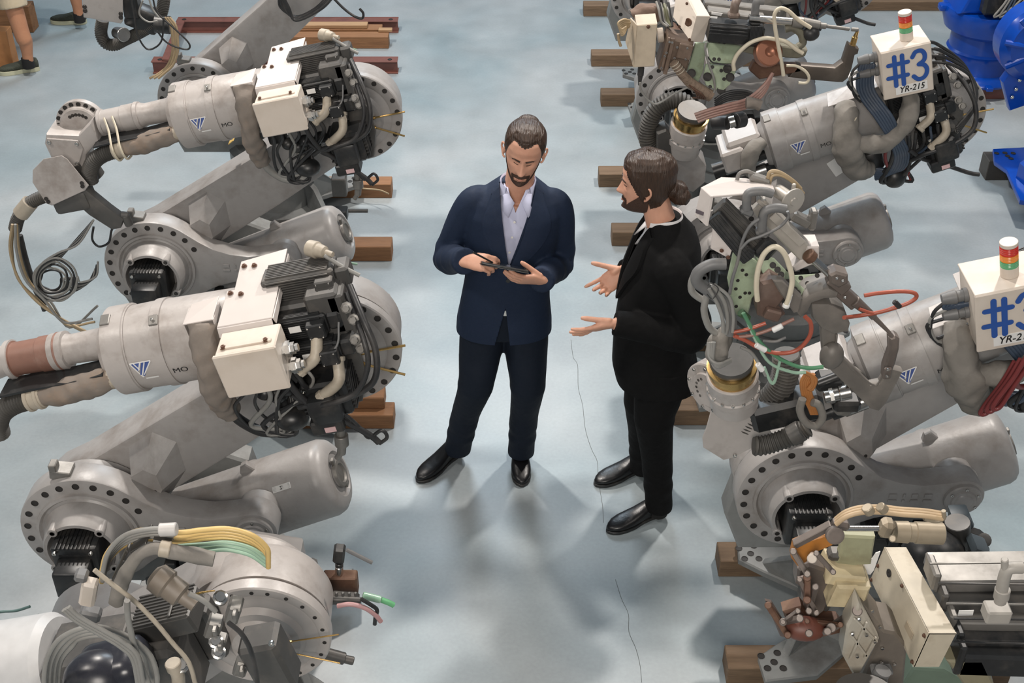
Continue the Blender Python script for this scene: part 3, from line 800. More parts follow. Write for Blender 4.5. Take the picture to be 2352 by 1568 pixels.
    u.cyl(a, a+V((.0, 0, -.045)), .014); u.cyl(a+V((0, 0, -.045)), a+V((.0, 0, -.085)), .022); u.cyl(a+V((0, 0, -.085)), a+V((-.005, 0, -.12)), .014)
    u.cyl(a+V((-.005, 0, -.115)), a+V((-.02, 0, -.14)), .010)
    u.build('connector_plug', GRM, root)
    # lumpy connector cluster below the box
    k = MB()
    for i in range(5): k.ell(F.p(.40+i*.035, -.16-.02*(i % 2), -.12), (.03, .03, .026))
    k.ell(F.p(.44, -.29, -.10), (.055, .045, .04)); k.box(F.p(.36, -.12, -.10), (.07, .06, .06), F.R, .006)
    k.build('plug_cluster', BLK, root, sharp=60)
    # rear connectors above the top motor
    z = MB(); z.lathe(F.p(.655, .205, .03), F.e*.8+F.n*-.1-F.y*.5, [(-.035, .012), (-.03, .025), (.0, .026), (.004, .022), (.03, .018), (.035, .010), (.06, .008)], 14); z.build('round_plug', BEIGE, root)
    cable(root, F.P([(.68, .20, .0), (.73, .16, -.02), (.77, .13, -.03)]), .008, CABG)
    cable(root, [F.p(.68, .13, .02), F.p(.71, .135, .05), F.p(.74, .10, .09)], .005, GREENC)
    return root, ap

JA = (-1.61, 4.85); JB = (-1.45, 3.15)
FA = Fr((-1.349, JA[1], 1.658), math.radians(11.5))
FB = Fr((-1.173, JB[1], 1.677), math.radians(11.8))
GA = 'grey robots of the left row'
robotA, apA = left_robot(*JA, (-.655, 0, 1.638), FA, 'grey robot on the left with fork wrist, shield plate and tan cables hanging down', True)
robotB, apB = left_robot(*JB, (-.535, 0, 1.665), FB, 'grey robot on the left whose brown banded wrist tube runs out of the left edge', False)
# stickers on the two tanks and the arm
def tank_pt(j, s, a, R=.144):
    jx, jy = j; A = V((jx+.25, jy+.25, JZ-.20)); E_ = V((jx+.83, jy+.25, JZ+.045)); ax = (E_-A).normalized(); nn = V((-ax.z, 0, ax.x))
    n = V((0, -1, 0))*math.cos(a)+nn*math.sin(a)
    return A+ax*s+n*R, ax, n
for rt, j, s_, a_, w_, h_ in ((robotA, JA, .17, .80, .13, .06), (robotB, JB, .47, .75, .07, .022)):
    p_, ax_, n_ = tank_pt(j, s_, a_)
    warning_sticker(rt, p_, ax_, n_.cross(ax_), w_, h_)
ye = MB(); ye.box(apA(.62, .193, .04)+V((0, 0, .004)), (.03, .04, .003), Matrix.Rotation(-math.radians(38), 3, 'Y'), 0); ye.build('yellow_sticker', mat('yellow_sticker', (.60, .40, .12), .5), robotA, nosmooth=True)

# dangling cables of robot A's tool, at the left edge
def PA(L, Y): return [pk(x, y, Y+(i*.0)) for i, (x, y) in enumerate(L)]
Yt = 4.72
for i in range(5):
    dx = i*7
    q_ = random.Random(i+3)
    cable(robotA, PA([(28+dx*.5, 515), (26+dx*.7+q_.uniform(-6, 6), 575), (42+dx*.8+q_.uniform(-8, 8), 640), (84+dx+q_.uniform(-8, 8), 690), (135+dx*.9, 728+i*6), (200+i*6, 762-i*15+(i % 2)*22)], Yt-.03*q_.uniform(0, 4)), .0068, (CABT, CABT, CABG, CABT, CABG)[i], 'tan_cable')
for i in range(6):
    r_ = 26+i*5; cx, cy = 118+i*2, 642
    q_ = random.Random(i+40); loop = [(cx+(r_+q_.uniform(-3, 3))*math.cos(t), cy+(r_+q_.uniform(-4, 4))*.95*math.sin(t)) for t in [-2.2-j*.7 for j in range(16)]]
    cable(robotA, PA([(215, 505), (180, 545+i*3), (135, 595-i*3)]+loop+[(165+i*4, 668-i*4), (195+i*5, 655-i*4), (210+i*3, 640-i*8)], Yt-.03-.010*i), .0055, CABG if i % 2 else CABLE)
cable(robotA, PA([(45, 540), (60, 600), (80, 660), (95, 690), (103, 712)], Yt+.03), .016, CABLE, 'hose')
cable(robotA, PA([(215, 520), (212, 550), (228, 566), (250, 556), (258, 525), (280, 512)], Yt), .006, CABLE)

# robot Z: top of the frame, its forearm and tool leave the frame
JZt = (-1.77, 6.6)
rz = thing('industrial_robot', 'grey robot whose sloping arm leaves the top edge left of the aisle', 'robot', (JZt[0]+.3, JZt[1]+.36, 0), 'grey industrial robots standing on beams')
elZ = (JZt[0]+.86, 0, JZ+.86)
apZ, LZ = robot_lower(rz, JZt[0], JZt[1], elZ)
elbow_disc(rz, (elZ[0], JZt[1], elZ[2]), .195)
FZ = Fr((JZt[0]+.12, JZt[1], 1.82), math.radians(14))
forearm_barrel(rz, FZ); cover_and_box(rz, FZ); rear_block(rz, FZ, (elZ[0], JZt[1], elZ[2]))
wt = MB(); wt.lathe(FZ.p(-.5, .035, 0), FZ.e, [(0, .03), (0, .057), (.1, .053), (.3, .05), (.44, .055)], 28); wt.build('wrist_tube', RPL, rz)
for i in range(4):
    cable(rz, [pk(x, y, 6.35-.02*i) for x, y in ((640+i*3, -10), (645+i*6, 18), (680, 38+i*3), (720+i*5, 22), (750+i*4, -5), (765, -20))], .008+.002*(i % 2), CABLE)
cable(rz, [pk(x, y, 6.3) for x, y in ((765, -5), (790, 20), (815, 38), (832, 42), (834, 30), (826, 20))], .008, CABLE)
# its hanging tool: shield plate, hose loop and cables
Yz = 6.1
sp = MB(); sp.prism([pk(x, y, Yz) for x, y in ((191, -40), (191, 10), (193, 40), (278, 54), (283, 48), (282, -40))], (0, -.008, .004), .002)
so = sp.build('shield_plate', RPL, rz)
bolts(so, [pk(x, y, Yz)+V((0, -.01, .004)) for x, y in ((196, 16), (197, 25), (279, 32), (279, 40))], (0, -1, .3), 'hole', .9, 'bolt_hole')
t = MB(); t.corr([pk(x, y, Yz+.1) for x, y in ((236, 45), (232, 75), (242, 98), (262, 103), (285, 92), (320, 75), (360, 50), (372, 25), (378, -8))], .030); t.build('corrugated_hose', CORR, rz)
t = MB(); t.box(pk(330, 40, Yz+.12), (.17, .10, .12), Matrix.Rotation(.4, 3, 'Y'), .02, 2); t.box(pk(300, -5, Yz+.1), (.08, .08, .2), None, .01)
t.cyl(pk(356, 55, Yz+.05), pk(392, 58, Yz+.05), .045); t.build('gripper_arm', BLK, rz)
t = MB(); t.cyl(pk(268, 75, Yz+.08), pk(285, 80, Yz+.02), .03, .036); t.build('steel_joint', STEEL, rz)
for i, L_ in enumerate(([(350, -8), (362, 30), (400, 65), (433, 98), (432, 113), (405, 108), (380, 95), (360, 70)], [(300, -8), (308, 35), (316, 80), (335, 111), (355, 110), (372, 90), (376, 40)],
                        [(328, 0), (320, 32), (340, 50), (362, 48)], [(340, -10), (350, 20), (365, 40)])):
    cable(rz, [pk(x, y, Yz-.05-.02*i) for x, y in L_], .0055, CABLE if i < 2 else CABG)
for i in range(3):
    cable(rz, [pk(x+i*6, y, Yz-.02*i) for x, y in ((378, 40), (392, 60), (396, 90), (396, 120), (385, 150), (366, 168), (344+i*4, 180))], .0075, CABT, 'tan_cable')

K = .52
# service panel at the side of that robot's base
b = MB(); b.box(pk(780, 425, 6.3), (.13, .12, .18), None, .006); b.build('connector_panel', DGM, rz)
b = MB(); b.box(pk(782, 490, 6.3), (.13, .12, .10), None, .006); b.build('cable_box', BLK, rz)
b = MB(); b.cyl(pk(800, 484, 6.25), pk(845, 484, 6.25), .022); b.build('pipe_stub', DGM, rz)
# bottom-left robot: its elbow disc, motors and hoses
def Q3(x, y, Y): return pk(x/2.4, 1050+y/2.4, Y)
YC = 2.24
rc = thing('industrial_robot', 'grey robot cropped by the lower left corner, yellow hoses arching over it', 'robot', (-.95, 2.6, 0), 'grey industrial robots standing on beams')
cC = pk(600, 1463, YC)
b = MB(); b.lathe((-1.0, 2.75, .13), (0, 0, 1), [(0, .24), (.03, .24), (.05, .19), (.22, .18), (.24, .26), (.42, .26), (.44, .2)], 30); b.build('base_column', RPD, rc)
la = MB(); A_ = V((-1.25, YC+.16, .9)); B_ = V((cC.x, YC+.16, cC.z)); d_ = (B_-A_).normalized(); n_ = V((-d_.z, 0, d_.x))
la.prism([A_-d_*.15+n_*.1, A_+n_*.2, B_+n_*.13, B_+d_*.1, B_-n_*.13, A_-n_*.16, A_-d_*.15-n_*.1], (0, .15, 0), .018, 2)
la.lathe((A_.x, YC, .9), (0, 1, 0), [(0, .1), (0, .235), (.13, .235), (.16, .2), (.5, .2)], 40); la.build('lower_arm', RP, rc)
tf = MB(); tf.box((-1.0, 2.75, .70), (.63, .79, .54), None, .02); tf.build('turning_frame', RPD, rc)
elbow_disc(rc, tuple(cC), .182, RPL)
d2 = MB(); cb = V(cC)+V((-.05, .09, -.03)); d2.lathe(cb, (0, 1, 0), [(0, .165), (.02, .172), (.14, .172), (.18, .14), (.19, 0)], 56); d2.build('elbow_drum', RPL, rc)
FC = Fr(Q3(330, 1110, 2.15), math.radians(13))
# forearm barrel leaving the frame, lower left
bb = MB(); bb.lathe(FC.p(-.5, -.02, 0), FC.e, [(0, .1), (0, .135), (.48, .135), (.50, .12), (.50, 0)], 48); bb.build('forearm_barrel', mat('pale_grey_paint', (.50, .50, .50), .4, dirt=(.4, .38, .36), damt=.4), rc)
g = MB(); g.box(Q3(560, 1140, 2.12), (.35, .3, .28), FC.R, .02); g.box(Q3(900, 1130, 2.1), (.25, .22, .32), FC.R, .015); g.box(Q3(1050, 950, 2.2), (.25, .12, .28), FC.R, .01); g.build('gear_housing', DGM, rc)
m1 = MB(); p0, p1 = Q3(770, 905, 2.13), Q3(1090, 830, 2.13); ax = (p1-p0).normalized()
Rm = Fr((0, 0, 0), math.atan2(ax.z, ax.x)).R; mc = (p0+p1)/2
m1.box(mc, ((p1-p0).length*1.58, .17, .10), Rm, .006)
for i in range(10): m1.box(mc+Rm @ V((0, -.05+i*.011, .032)), ((p1-p0).length*1.5, .007, .010), Rm, 0)
m1.box(mc+Rm @ V((.03, -.01, .038)), (.012, .12, .01), Rm, .002)
m1.build('wrist_motor', DGM, rc)
m2 = MB(); mc = Q3(640, 1180, 2.0)
m2.box(mc, (.28, .22, .20), Rm, .05, 3); m2.ell(mc+V((-.03, -.03, .01)), (.085, .07, .07), n=24, m=14)
m2.build('rounded_motor', mat('motor_navy', (.02, .021, .028), .3, dirt=(.08, .08, .08), damt=.4, dscale=14), rc, sharp=60)
m3 = MB(); p0 = Q3(1520, 1010, 2.0); m3.box(p0+V((-.02, 0, -.06)), (.15, .14, .26), Matrix.Rotation(-.25, 3, 'Y'), .01)
m3.prism([Q3(x, y, 2.02) for x, y in ((1330, 960), (1480, 960), (1540, 985), (1640, 1180), (1640, 1243), (1590, 1243), (1500, 1050))], (0, -.012, 0), .003)
m3o = m3.build('elbow_motor', DGM, rc); bolts(m3o, [Q3(1497, 1020, 1.94)], (0, -1, .2), 'screw', 1.4)
# grey boxes and connectors
for c_, d_, rot in (((490, 740), (.055, .05, .12), .3), ((500, 860), (.075, .05, .05), .3), ((450, 650), (.045, .05, .04), .3)):
    k = MB(); k.box(Q3(*c_, 2.0), d_, Matrix.Rotation(rot, 3, 'Y'), .006); k.build('connector_box', CREAM if c_[1] == 740 else GREYC, rc)
for c_, d_ in (((1180, 930), (.055, .06, .09)), ((1210, 1010), (.05, .05, .06)), ((1290, 840), (.05, .07, .09)), ((1330, 1150), (.05, .05, .08))):
    k = MB(); k.box(Q3(*c_, 1.98), d_, Matrix.Rotation(.35, 3, 'Y'), .005); k.box(Q3(c_[0]+5, c_[1]+25, 1.95), (.02, .03, .03), None, .003); k.build('motor_connector', GRM, rc)
for c_ in ((1215, 775), (1205, 1075), (1190, 1015), (1000, 1150)):
    k = MB(); k.lathe(Q3(*c_, 1.96), (.2, -.5, .8), [(-.03, .012), (-.01, .012), (-.01, .017), (.008, .017), (.01, .012), (.02, .011)], 10); k.build('cable_gland', STEEL, rc)
k = MB(); k.lathe(Q3(960, 730, 2.0), (.8, -.35, -.45), [(-.06, .02), (-.05, .034), (-.02, .036), (-.015, .030), (.02, .030), (.025, .018), (.06, .016)], 18); k.build('round_plug', mat('dusty_brown_plug', (.18, .15, .12), .5, dirt=(.3, .26, .22)), rc)
k = MB(); k.tube([Q3(960, 1160, 1.95), Q3(980, 1200, 1.95), Q3(985, 1250, 1.95)], .030, 16); k.cyl(Q3(950, 1130, 1.95), Q3(965, 1165, 1.95), .036); k.build('conduit_elbow', BEIGE, rc)
# bracket and sleeve
br = MB()
for a_, b_ in (((610, 690), (720, 480)), ((720, 480), (840, 415)), ((840, 415), (975, 430))):
    A_, B_ = Q3(*a_, 2.02), Q3(*b_, 2.02); d_ = B_-A_
    br.box((A_+B_)/2, (d_.length+.01, .10, .008), Fr((0, 0, 0), math.atan2(d_.z, d_.x)).R, .001)
br.build('hose_bracket', DGM, rc)
cloth_hose(rc, [Q3(x, y, 1.97) for x, y in ((640, 800), (670, 690), (720, 600), (780, 530), (860, 500), (950, 520), (1060, 540), (1180, 560))], lambda u: .030+.004*math.sin(9*u), m=CLOTHG, n=18)
k = MB(); k.cyl(Q3(880, 500, 1.97), Q3(940, 510, 1.97), .036); k.build('hose_clamp', BEIGE, rc)
k = MB(); k.cyl(Q3(880, 400, 1.97), Q3(975, 395, 1.97), .028); k.build('hose_band', mat('silver_tape', (.5, .48, .46), .4, dirt=(.25, .22, .2)), rc)
for i in range(4):
    cable(rc, [Q3(x, y+i*16, 2.0+.02*i) for x, y in ((560, 640), (590, 530), (680, 440), (800, 400), (980, 415+i*4), (1120, 400), (1260, 395), (1390, 430), (1470, 500), (1480, 560))], .012, YELC, 'yellow_hose')
for i in range(3):
    cable(rc, [Q3(x, y+i*20, 2.04+.02*i) for x, y in ((980, 490), (1120, 480), (1250, 470), (1380, 500), (1470, 560))], .010, GREENC, 'green_hose')
for i in range(4):
    cable(rc, [Q3(x, y+i*14, 1.98+.015*i) for x, y in ((565, 640), (600, 520), (690, 430), (830, 395), (960, 400))], .011, CABG, 'grey_hose')
cable(rc, [Q3(x, y, 1.9) for x, y in ((520, 620), (620, 700), (740, 790), (850, 900), (950, 1020), (1040, 1130), (1080, 1260))], .0105, BEIGE, 'cable')
cable(rc, [Q3(x, y, 1.93) for x, y in ((1040, 750), (1120, 790), (1190, 850))], .012, CABG, 'cable')
for i in range(4):
    o = i*26
    cable(rc, [Q3(x, y, 1.88+.02*i) for x, y in ((240+o, 1300), (255+o, 1130), (320+o, 1010+o*.4), (440, 945+o*.7), (560, 935+o*.6), (700-o*.4, 985+o*.4), (820-o*.5, 1080), (865-o, 1200), (860-o, 1300))], .0115, CABG, 'cable_loop')
for i in range(3):
    cable(rc, [Q3(x+i*14, y-i*8, 1.84) for x, y in ((350, 840), (420, 900), (560, 980), (660, 1040), (730, 1110), (760, 1250))], .0105, CABG, 'cable')
cable(rc, [Q3(x, y, 1.86) for x, y in ((700, 790), (705, 880), (730, 1000), (760, 1100), (820, 1250))], .013, CABG, 'cable')
cable(rc, [Q3(x, y, 1.88) for x, y in ((1260, 910), (1330, 970), (1380, 1060), (1410, 1180), (1420, 1260))], .011, CABLE, 'cable')
for i in range(3): cable(rc, [Q3(x+i*10, y, 2.06) for x, y in ((1050, 760), (1100, 745), (1165, 735))], .003, BRASS, 'grease_tube')
# valve assembly sticking out behind the disc, right
va = MB(); va.box(Q3(1700, 600, 2.5), (.085, .07, .06), Matrix.Rotation(.3, 3, 'Z'), .012); va.build('valve_cap', GREYC, rc)
va = MB(); va.box(Q3(1735, 700, 2.5), (.07, .08, .10), None, .01); va.cyl(Q3(1730, 670, 2.45), Q3(1730, 640, 2.45), .03); va.build('valve_body', GRM, rc)
va = MB(); va.box(Q3(1880, 690, 2.5), (.15, .06, .11), None, .004); va.build('valve_plate', RUST, rc)
va = MB(); va.box(Q3(1870, 530, 2.5), (.05, .05, .09), Matrix.Rotation(.15, 3, 'Y'), .006); va.cyl(Q3(1870, 580, 2.5), Q3(1870, 600, 2.5), .022); va.build('solenoid', BLK, rc)
va = MB(); va.cyl(Q3(1870, 600, 2.5), Q3(1870, 700, 2.5), .022); va.build('steel_fitting', STEEL, rc)
va = MB(); va.box(Q3(1880, 775, 2.45), (.16, .06, .05), Matrix.Rotation(.1, 3, 'Y'), .008); va.cyl(Q3(1800, 780, 2.4), Q3(1990, 790, 2.4), .02)
for i in range(5): va.cyl(Q3(1820+i*35, 745, 2.38), Q3(1820+i*35, 765, 2.38), .008, n=8)
va.build('manifold', DGM, rc)
va = MB(); va.cyl(Q3(2000, 760, 2.42), Q3(2100, 785, 2.42), .02); va.build('clear_green_coupling', mat('clear_green', (.25, .42, .30), .25, dirt=(.6, .65, .55)), rc)
cable(rc, [Q3(2100, 785, 2.42), Q3(2140, 800, 2.42), Q3(2170, 815, 2.42)], .016, mat('bright_green', (.12, .36, .17), .35), 'green_hose')
cable(rc, [Q3(x, y, 2.4) for x, y in ((1910, 510), (1960, 535), (2050, 580))], .011, GREYC, 'cable_end')
cable(rc, [Q3(x, y, 2.36) for x, y in ((1990, 780), (2040, 810), (2078, 840), (2070, 880), (2066, 920))], .011, BLK, 'lever')
cable(rc, [Q3(x, y, 2.35) for x, y in ((1860, 820), (1930, 810), (2010, 830), (2070, 870), (2100, 905))], .013, mat('pink_hose', (.38, .22, .22), .4), 'pink_hose')
va = MB(); va.cyl(Q3(1790, 1080, 2.45), Q3(1900, 1110, 2.45), .035); va.cyl(Q3(1895, 1110, 2.45), Q3(1950, 1122, 2.45), .024); va.build('hydraulic_fitting', DGM, rc)
# hydraulic cover slab bottom-left corner and stray hoses
cable(rc, [Q3(x, y, 2.5) for x, y in ((-60, 860), (20, 850), (90, 845), (165, 822))], .008, mat('teal_cable', (.10, .17, .16), .4), 'cable_end')
cable(rc, [Q3(x, y, 2.4) for x, y in ((-40, 990), (40, 985), (90, 960), (120, 930))], .012, YELC, 'yellow_hose')
cable(rc, [Q3(x, y, 2.42) for x, y in ((-40, 965), (40, 960), (80, 945), (115, 915))], .009, mat('green2', (.13, .2, .09), .4), 'green_hose')
va = MB(); va.prism([Q3(x, y, 2.4) for x, y in ((110, 920), (150, 890), (215, 855), (200, 890), (155, 945))], (0, -.02, 0), .003); va.build('cable_lug', mat('olive', (.06, .08, .05), .5), rc)
# coiled black hose crossing the left edge
cl = MB(); P_ = [pk(-12+26*math.cos(t), 1010+t*8.5+20*math.sin(t), 2.7) for t in [i*.4 for i in range(24)]]

K = 1.0
# ------------------------------------------------------------------ right row of robots
def tower_box(root, F, off=(0, 0)):
    """numbered control box with a three colour signal tower on its lid"""
    # box in its own plane: front face corners in frame coordinates measured from the hall
    c = F.p(.548, .248, -.165)+V((off[0], 0, off[1]))
    rot = Matrix.Rotation(-math.radians(14)-F.a, 3, 'Y')
    X = V((math.cos(math.radians(14)), 0, math.sin(math.radians(14)))); Z = V((-X.z, 0, X.x)); Yd = V((0, 1, 0))
    # lean the face back towards the aisle camera
    R = Matrix((X, Yd, Z)).transposed()
    b = MB(); b.box(c, (.190, .170, .200), R, .006, 2)
    bo = b.build('control_box', CREAM, root)
    l = MB(); l.box(c+Z*.0-Yd*.086, (.198, .012, .208), R, .004); lo = l.build('box_door', CREAM, bo)
    l2 = MB(); l2.box(c+Z*.103, (.196, .176, .006), R, .002); l2.build('box_top', CREAM, bo)
    fc = c-Yd*.0925
    s = MB()
    strokes(s, [[(-.40, .19), (.0, .19)], [(-.42, -.10), (-.02, -.10)], [(-.27, .36), (-.27, -.30)], [(-.11, .36), (-.11, -.30)]], .047, fc+Z*.008+X*.004, X, Z, .19)
    strokes(s, [[(.10, .27), (.17, .37), (.29, .37), (.35, .27), (.33, .15), (.22, .08)], [(.22, .08), (.33, .04), (.38, -.08), (.33, -.22), (.20, -.26), (.10, -.17)]], .047, fc+Z*.008+X*.004, X, Z, .19)
    s.build('blue_number', BLUEP, bo, nosmooth=True)
    lab = MB(); lc = fc-Z*.072+X*.012; lab.box(lc, (.125, .002, .036), R, 0); lb = lab.build('name_label', WHITE, bo, nosmooth=True)
    flat_text('YR-215', .036, lc-Yd*.001, X, Z, INK, lb, shear=.25, bold=.0005, sx=.92)
    # signal tower
    tb = c+Z*.106+X*.022+Yd*-.02
    for nm, z0, z1, m_ in (('tower_base', 0, .034, CREAM), ('green_lens', .035, .056, mat('lens_green', (.10, .36, .17), .25, var=.1)), ('amber_lens', .057, .078, mat('lens_amber', (.75, .25, .04), .25, var=.1)),
                           ('red_lens', .079, .104, mat('lens_red', (.55, .03, .02), .25, var=.1)), ('tower_cap', .105, .117, CREAM)):
        t = MB(); r_ = .026
        pr = [(z0, r_-.001), (z0+.001, r_), (z1-.001, r_), (z1, r_-.001)]
        if 'lens' in nm:
            pr = [(z0, r_)]
            k = 4
            for i in range(k): pr += [(z0+(z1-z0)*(i+.3)/k, r_), (z0+(z1-z0)*(i+.6)/k, r_-.001)]
            pr += [(z1, r_)]
        t.lathe(tb, Z, pr, 32); t.build(nm, m_, bo)
    # glands left of the box
    g = MB()
    for w in (-.01, .05): g.lathe(c-X*.096+Z*w, -X, [(0, .022), (.012, .022), (.012, .018), (.03, .018), (.034, .022), (.05, .020), (.075, .016)], 14)
    g.build('cable_gland', GREYC, root)
    return c, X, Z

def right_robot(jx, jy, elb, F, label, full=True, ds=0.0, off=(0, 0)):
    root = thing('industrial_robot', label, 'robot', (jx+.36, jy+.20, 0), 'grey industrial robots standing on beams')
    ap, L = robot_lower(root, jx, jy, elb, tl=.80)
    C = (elb[0], jy, elb[2])
    elbow_disc(root, C, .195)
    forearm_barrel(root, F, RP)
    rear_block(root, F, C)
    F0 = F; F = Fr(F.o+F.e*ds, F.a)
    h = MB()
    h.prism([F.p(.23, .142, -.130), F.p(.345, .142, -.130), F.p(.355, .160, -.04), F.p(.245, .155, -.04)], F.n*.004, .001)
    h.prism([F.p(.345, .143, -.13), F.p(.50, .150, -.10), F.p(.50, .165, .06), F.p(.355, .165, .06)], F.n*.004, .001)
    h.build('hose_hood', RPL, root)
    if full:
        c, X, Z = tower_box(root, F, off)
        # blue grey bundle
        for i in range(6):
            o = i*.011
            cable(root, [c-X*(.14-o*.3)+Z*(.05-o), c-X*(.165-o)+Z*.02, F.p(.36+o, .18, -.16-o*.3), F.p(.40+o, .06, -.20-o*.3), F.p(.43+o*.8, -.05, -.21), F.p(.44+o, -.17, -.17), F.p(.40+o, -.25, -.14), F.p(.35, -.28+o, -.10)], .010, CABB, 'blue_cable')
        for i in range(3):
            cable(root, [c-X*.16+Z*(.04-i*.03), c-X*(.20+i*.01)+Z*(.0-i*.02), c-X*(.20-i*.02)-Z*(.09+i*.02), F.p(.36+i*.02, .13, -.15)], .007, (CABLE, CABG, CABLE)[i])
        for i in range(4):
            cable(root, [c+X*.09+Z*(.08-i*.04)+Yd0*(-.02+i*.02), c+X*(.15+.012*i)+Z*(.04-i*.03), F.p(.80+.006*i, .10-.02*i, -.10), F.p(.80, -.04, -.16), F.p(.70, -.13+.01*i, -.20)], .008, CABLE, 'hose')
    # grey cloth sleeves
    cloth_hose(root, F.P([(.300, .125, -.12), (.285, .09, -.17), (.265, .03, -.205), (.262, -.06, -.20), (.275, -.15, -.17), (.33, -.21, -.13)]), lambda u: .038+.022*math.sin(u*PI)+.004*math.sin(u*17), m=CLOTHG, n=24)
    cloth_hose(root, F.P([(.27, .0, -.215), (.33, -.03, -.22), (.41, -.05, -.225), (.49, -.01, -.225), (.54, .06, -.20), (.55, .12, -.17)]), lambda u: .030+.010*math.sin(u*PI*2)**2, m=CLOTHG, n=22)
    x = MB(); x.tube([F.p(.27, .10, -.145), F.p(.29, .085, -.208), F.p(.32, .09, -.20), F.p(.335, .10, -.14)], .003, 6); x.build('cable_tie', WHH, root)
    cable(root, F.P([(.74, .12, -.06), (.775, .06, -.16), (.79, -.03, -.20), (.76, -.12, -.22), (.67, -.16, -.22), (.56, -.17, -.21), (.50, -.21, -.16)]), .012, CABLE, 'hose')
    for i in range(8):
        q = random.Random(i*5+int(jy*7)); s0 = .42+i*.03
        cable(root, F.P([(s0, -.06, -.20), (s0-.02, -.16, -.17), (.40+q.uniform(-.04, .08), -.28+q.uniform(-.03, .04), -.12), (.42+q.uniform(0, .08), -.33+q.uniform(-.02, .03), -.10), (.48, -.26, -.09), (.50, -.16, -.06)]),
              q.choice((.007, .009, .012)), q.choice((CABLE, CABB, DREDH, CABLE)))
    cable(root, F.P([(.50, -.14, -.19), (.55, -.21, -.18), (.63, -.27, -.18), (.72, -.35, -.17), (.76, -.375, -.17)]), .011, CABLE, 'hose')
    k = MB(); k.box(F.p(.36, -.19, -.08), (.08, .06, .09), F.R, .008); k.ell(F.p(.43, -.30, -.10), (.05, .045, .05)); k.build('plug_cluster', BLK, root, sharp=60)
    F = F0
    # front of the forearm: gear case, drive shafts, wrist
    w = MB(); w.box(F.p(-.14, .06, -.0), (.15, .18, .09), F.R, .014); w.box(F.p(-.20, .03, -.02), (.10, .2, .10), F.R, .01); w.build('wrist_gear_case', RPL, root)
    w = MB()
    for z_, r_ in ((-.02, .035), (-.085, .032)):
        w.lathe(F.p(-.30, z_, -.05), F.e, [(0, r_), (.05, r_), (.05, r_*.75), (.10, r_*.75), (.10, r_), (.16, r_), (.16, r_*.6), (.24, r_*.6), (.26, r_)], 20)
    w.build('drive_shaft', BLK, root)
    w = MB(); w.cyl(F.p(-.16, -.085, -.06), F.p(-.08, -.085, -.06), .030); w.build('chrome_sleeve', STEEL, root)
    cloth_hose(root, F.P([(-.06, .07, -.10), (-.12, .06, -.13), (-.15, .0, -.13), (-.15, -.05, -.11)]), lambda u: .022+.016*math.sin(u*PI), n=16, m=CLOTHG)
    return root, ap
Yd0 = V((0, 1, 0))

JQ1, JQ2, JQ3, JQ4 = (1.03, 3.32), (.98, 4.98), (.94, 6.65), (.90, 8.30)
FQ2 = Fr((1.154, JQ2[1], 1.473), math.radians(21))
FQ1 = Fr((1.192, JQ1[1], 1.502), math.radians(28))
FQ3 = Fr((1.10, JQ3[1], 1.50), math.radians(20))
rq2, apq2 = right_robot(*JQ2, (1.84, 0, 1.59), FQ2, 'grey robot with the complete #3 box and full YR-215 label, upper right')
rq1, apq1 = right_robot(*JQ1, (1.865, 0, 1.70), FQ1, 'grey robot at the right edge whose #3 box is cut off by the frame', ds=-.035, off=(-.062, -.115))
rq3, apq3 = right_robot(*JQ3, (1.79, 0, 1.58), FQ3, 'grey robot mostly hidden behind the topmost welding gun, upper right', False)
rq4 = thing('industrial_robot', 'farthest grey robot of the right row, only flange and base showing at the top edge', 'robot', (JQ4[0]+.36, JQ4[1]+.2, 0), 'grey industrial robots standing on beams')
robot_lower(rq4, JQ4[0], JQ4[1], (1.72, 0, 1.6))
n_ = V((-.0, -1, 0)); d_ = (V((1.84, 0, 1.59))-V((JQ2[0], 0, JZ))).normalized()
warning_sticker(rq2, apq2(.66, -.03, -.002), d_, d_.cross(V((0, 1, 0)))*-1, .15, .085)
# dark red hoses hanging below robot Q1's forearm
for i in range(3):
    cable(rq1, [pk(x+i*14, y-i*6, 3.05-.03*i) for x, y in ((2330, 830), (2300, 880), (2262, 930), (2252, 950), (2270, 945), (2300, 900), (2335, 850))], .009, DREDH, 'red_hose')

# ---- wrist and hoses of robot Q2
def QA(x, y, Y): return pk(1330+x/4.9, y/4.9, Y)
def QB(x, y, Y): return pk(1760+x/3.92, y/3.92, Y)
def QC(x, y, Y): return pk(1320+x/2.279, y/2.279, Y)
def wrist_stack(root, base, top, r, flange=None):
    """white wrist drum with a brass collar, standing under the gun"""
    ax = (top-base); L = ax.length; ax.normalize()
    w = MB(); w.lathe(base, ax, [(0, r*.75), (.01, r*.95), (L*.30, r*.98), (L*.32, r*1.04), (L*.42, r*1.04), (L*.44, r*.98), (L*.72, r), (L*.74, r*.95)], 40)
    wo = w.build('wrist_drum', RPL, root)
    u = ax.orthogonal().normalized(); q = ax.cross(u)
    bolts(wo, [base+ax*(L*.44)+(u*math.cos(i*.42)+q*math.sin(i*.42))*r*1.0 for i in range(15)], ax, 'screw', .55)
    b = MB(); b.lathe(base+ax*(L*.74), ax, [(0, r*.90), (L*.12, r*.90), (L*.13, r*.96), (L*.20, r*.96), (L*.21, r*.8)], 40); b.build('brass_collar', BRASS, root)
    t = MB(); t.lathe(base+ax*(L*.95), ax, [(0, r*.80), (L*.05, r*.84), (L*.12, r*.80), (L*.12, 0)], 36); t.build('tool_flange', DGM, root)
wrist_stack(rq2, QC(560, 790, 4.86), QC(615, 590, 4.80), .078)
t = MB(); t.corr([QC(x, y, 4.88) for x, y in ((610, 580), (560, 530), (490, 530), (420, 580), (385, 660), (385, 740), (430, 800))], .037, pitch=.012, n=18); t.build('corrugated_hose', CORR, rq2)
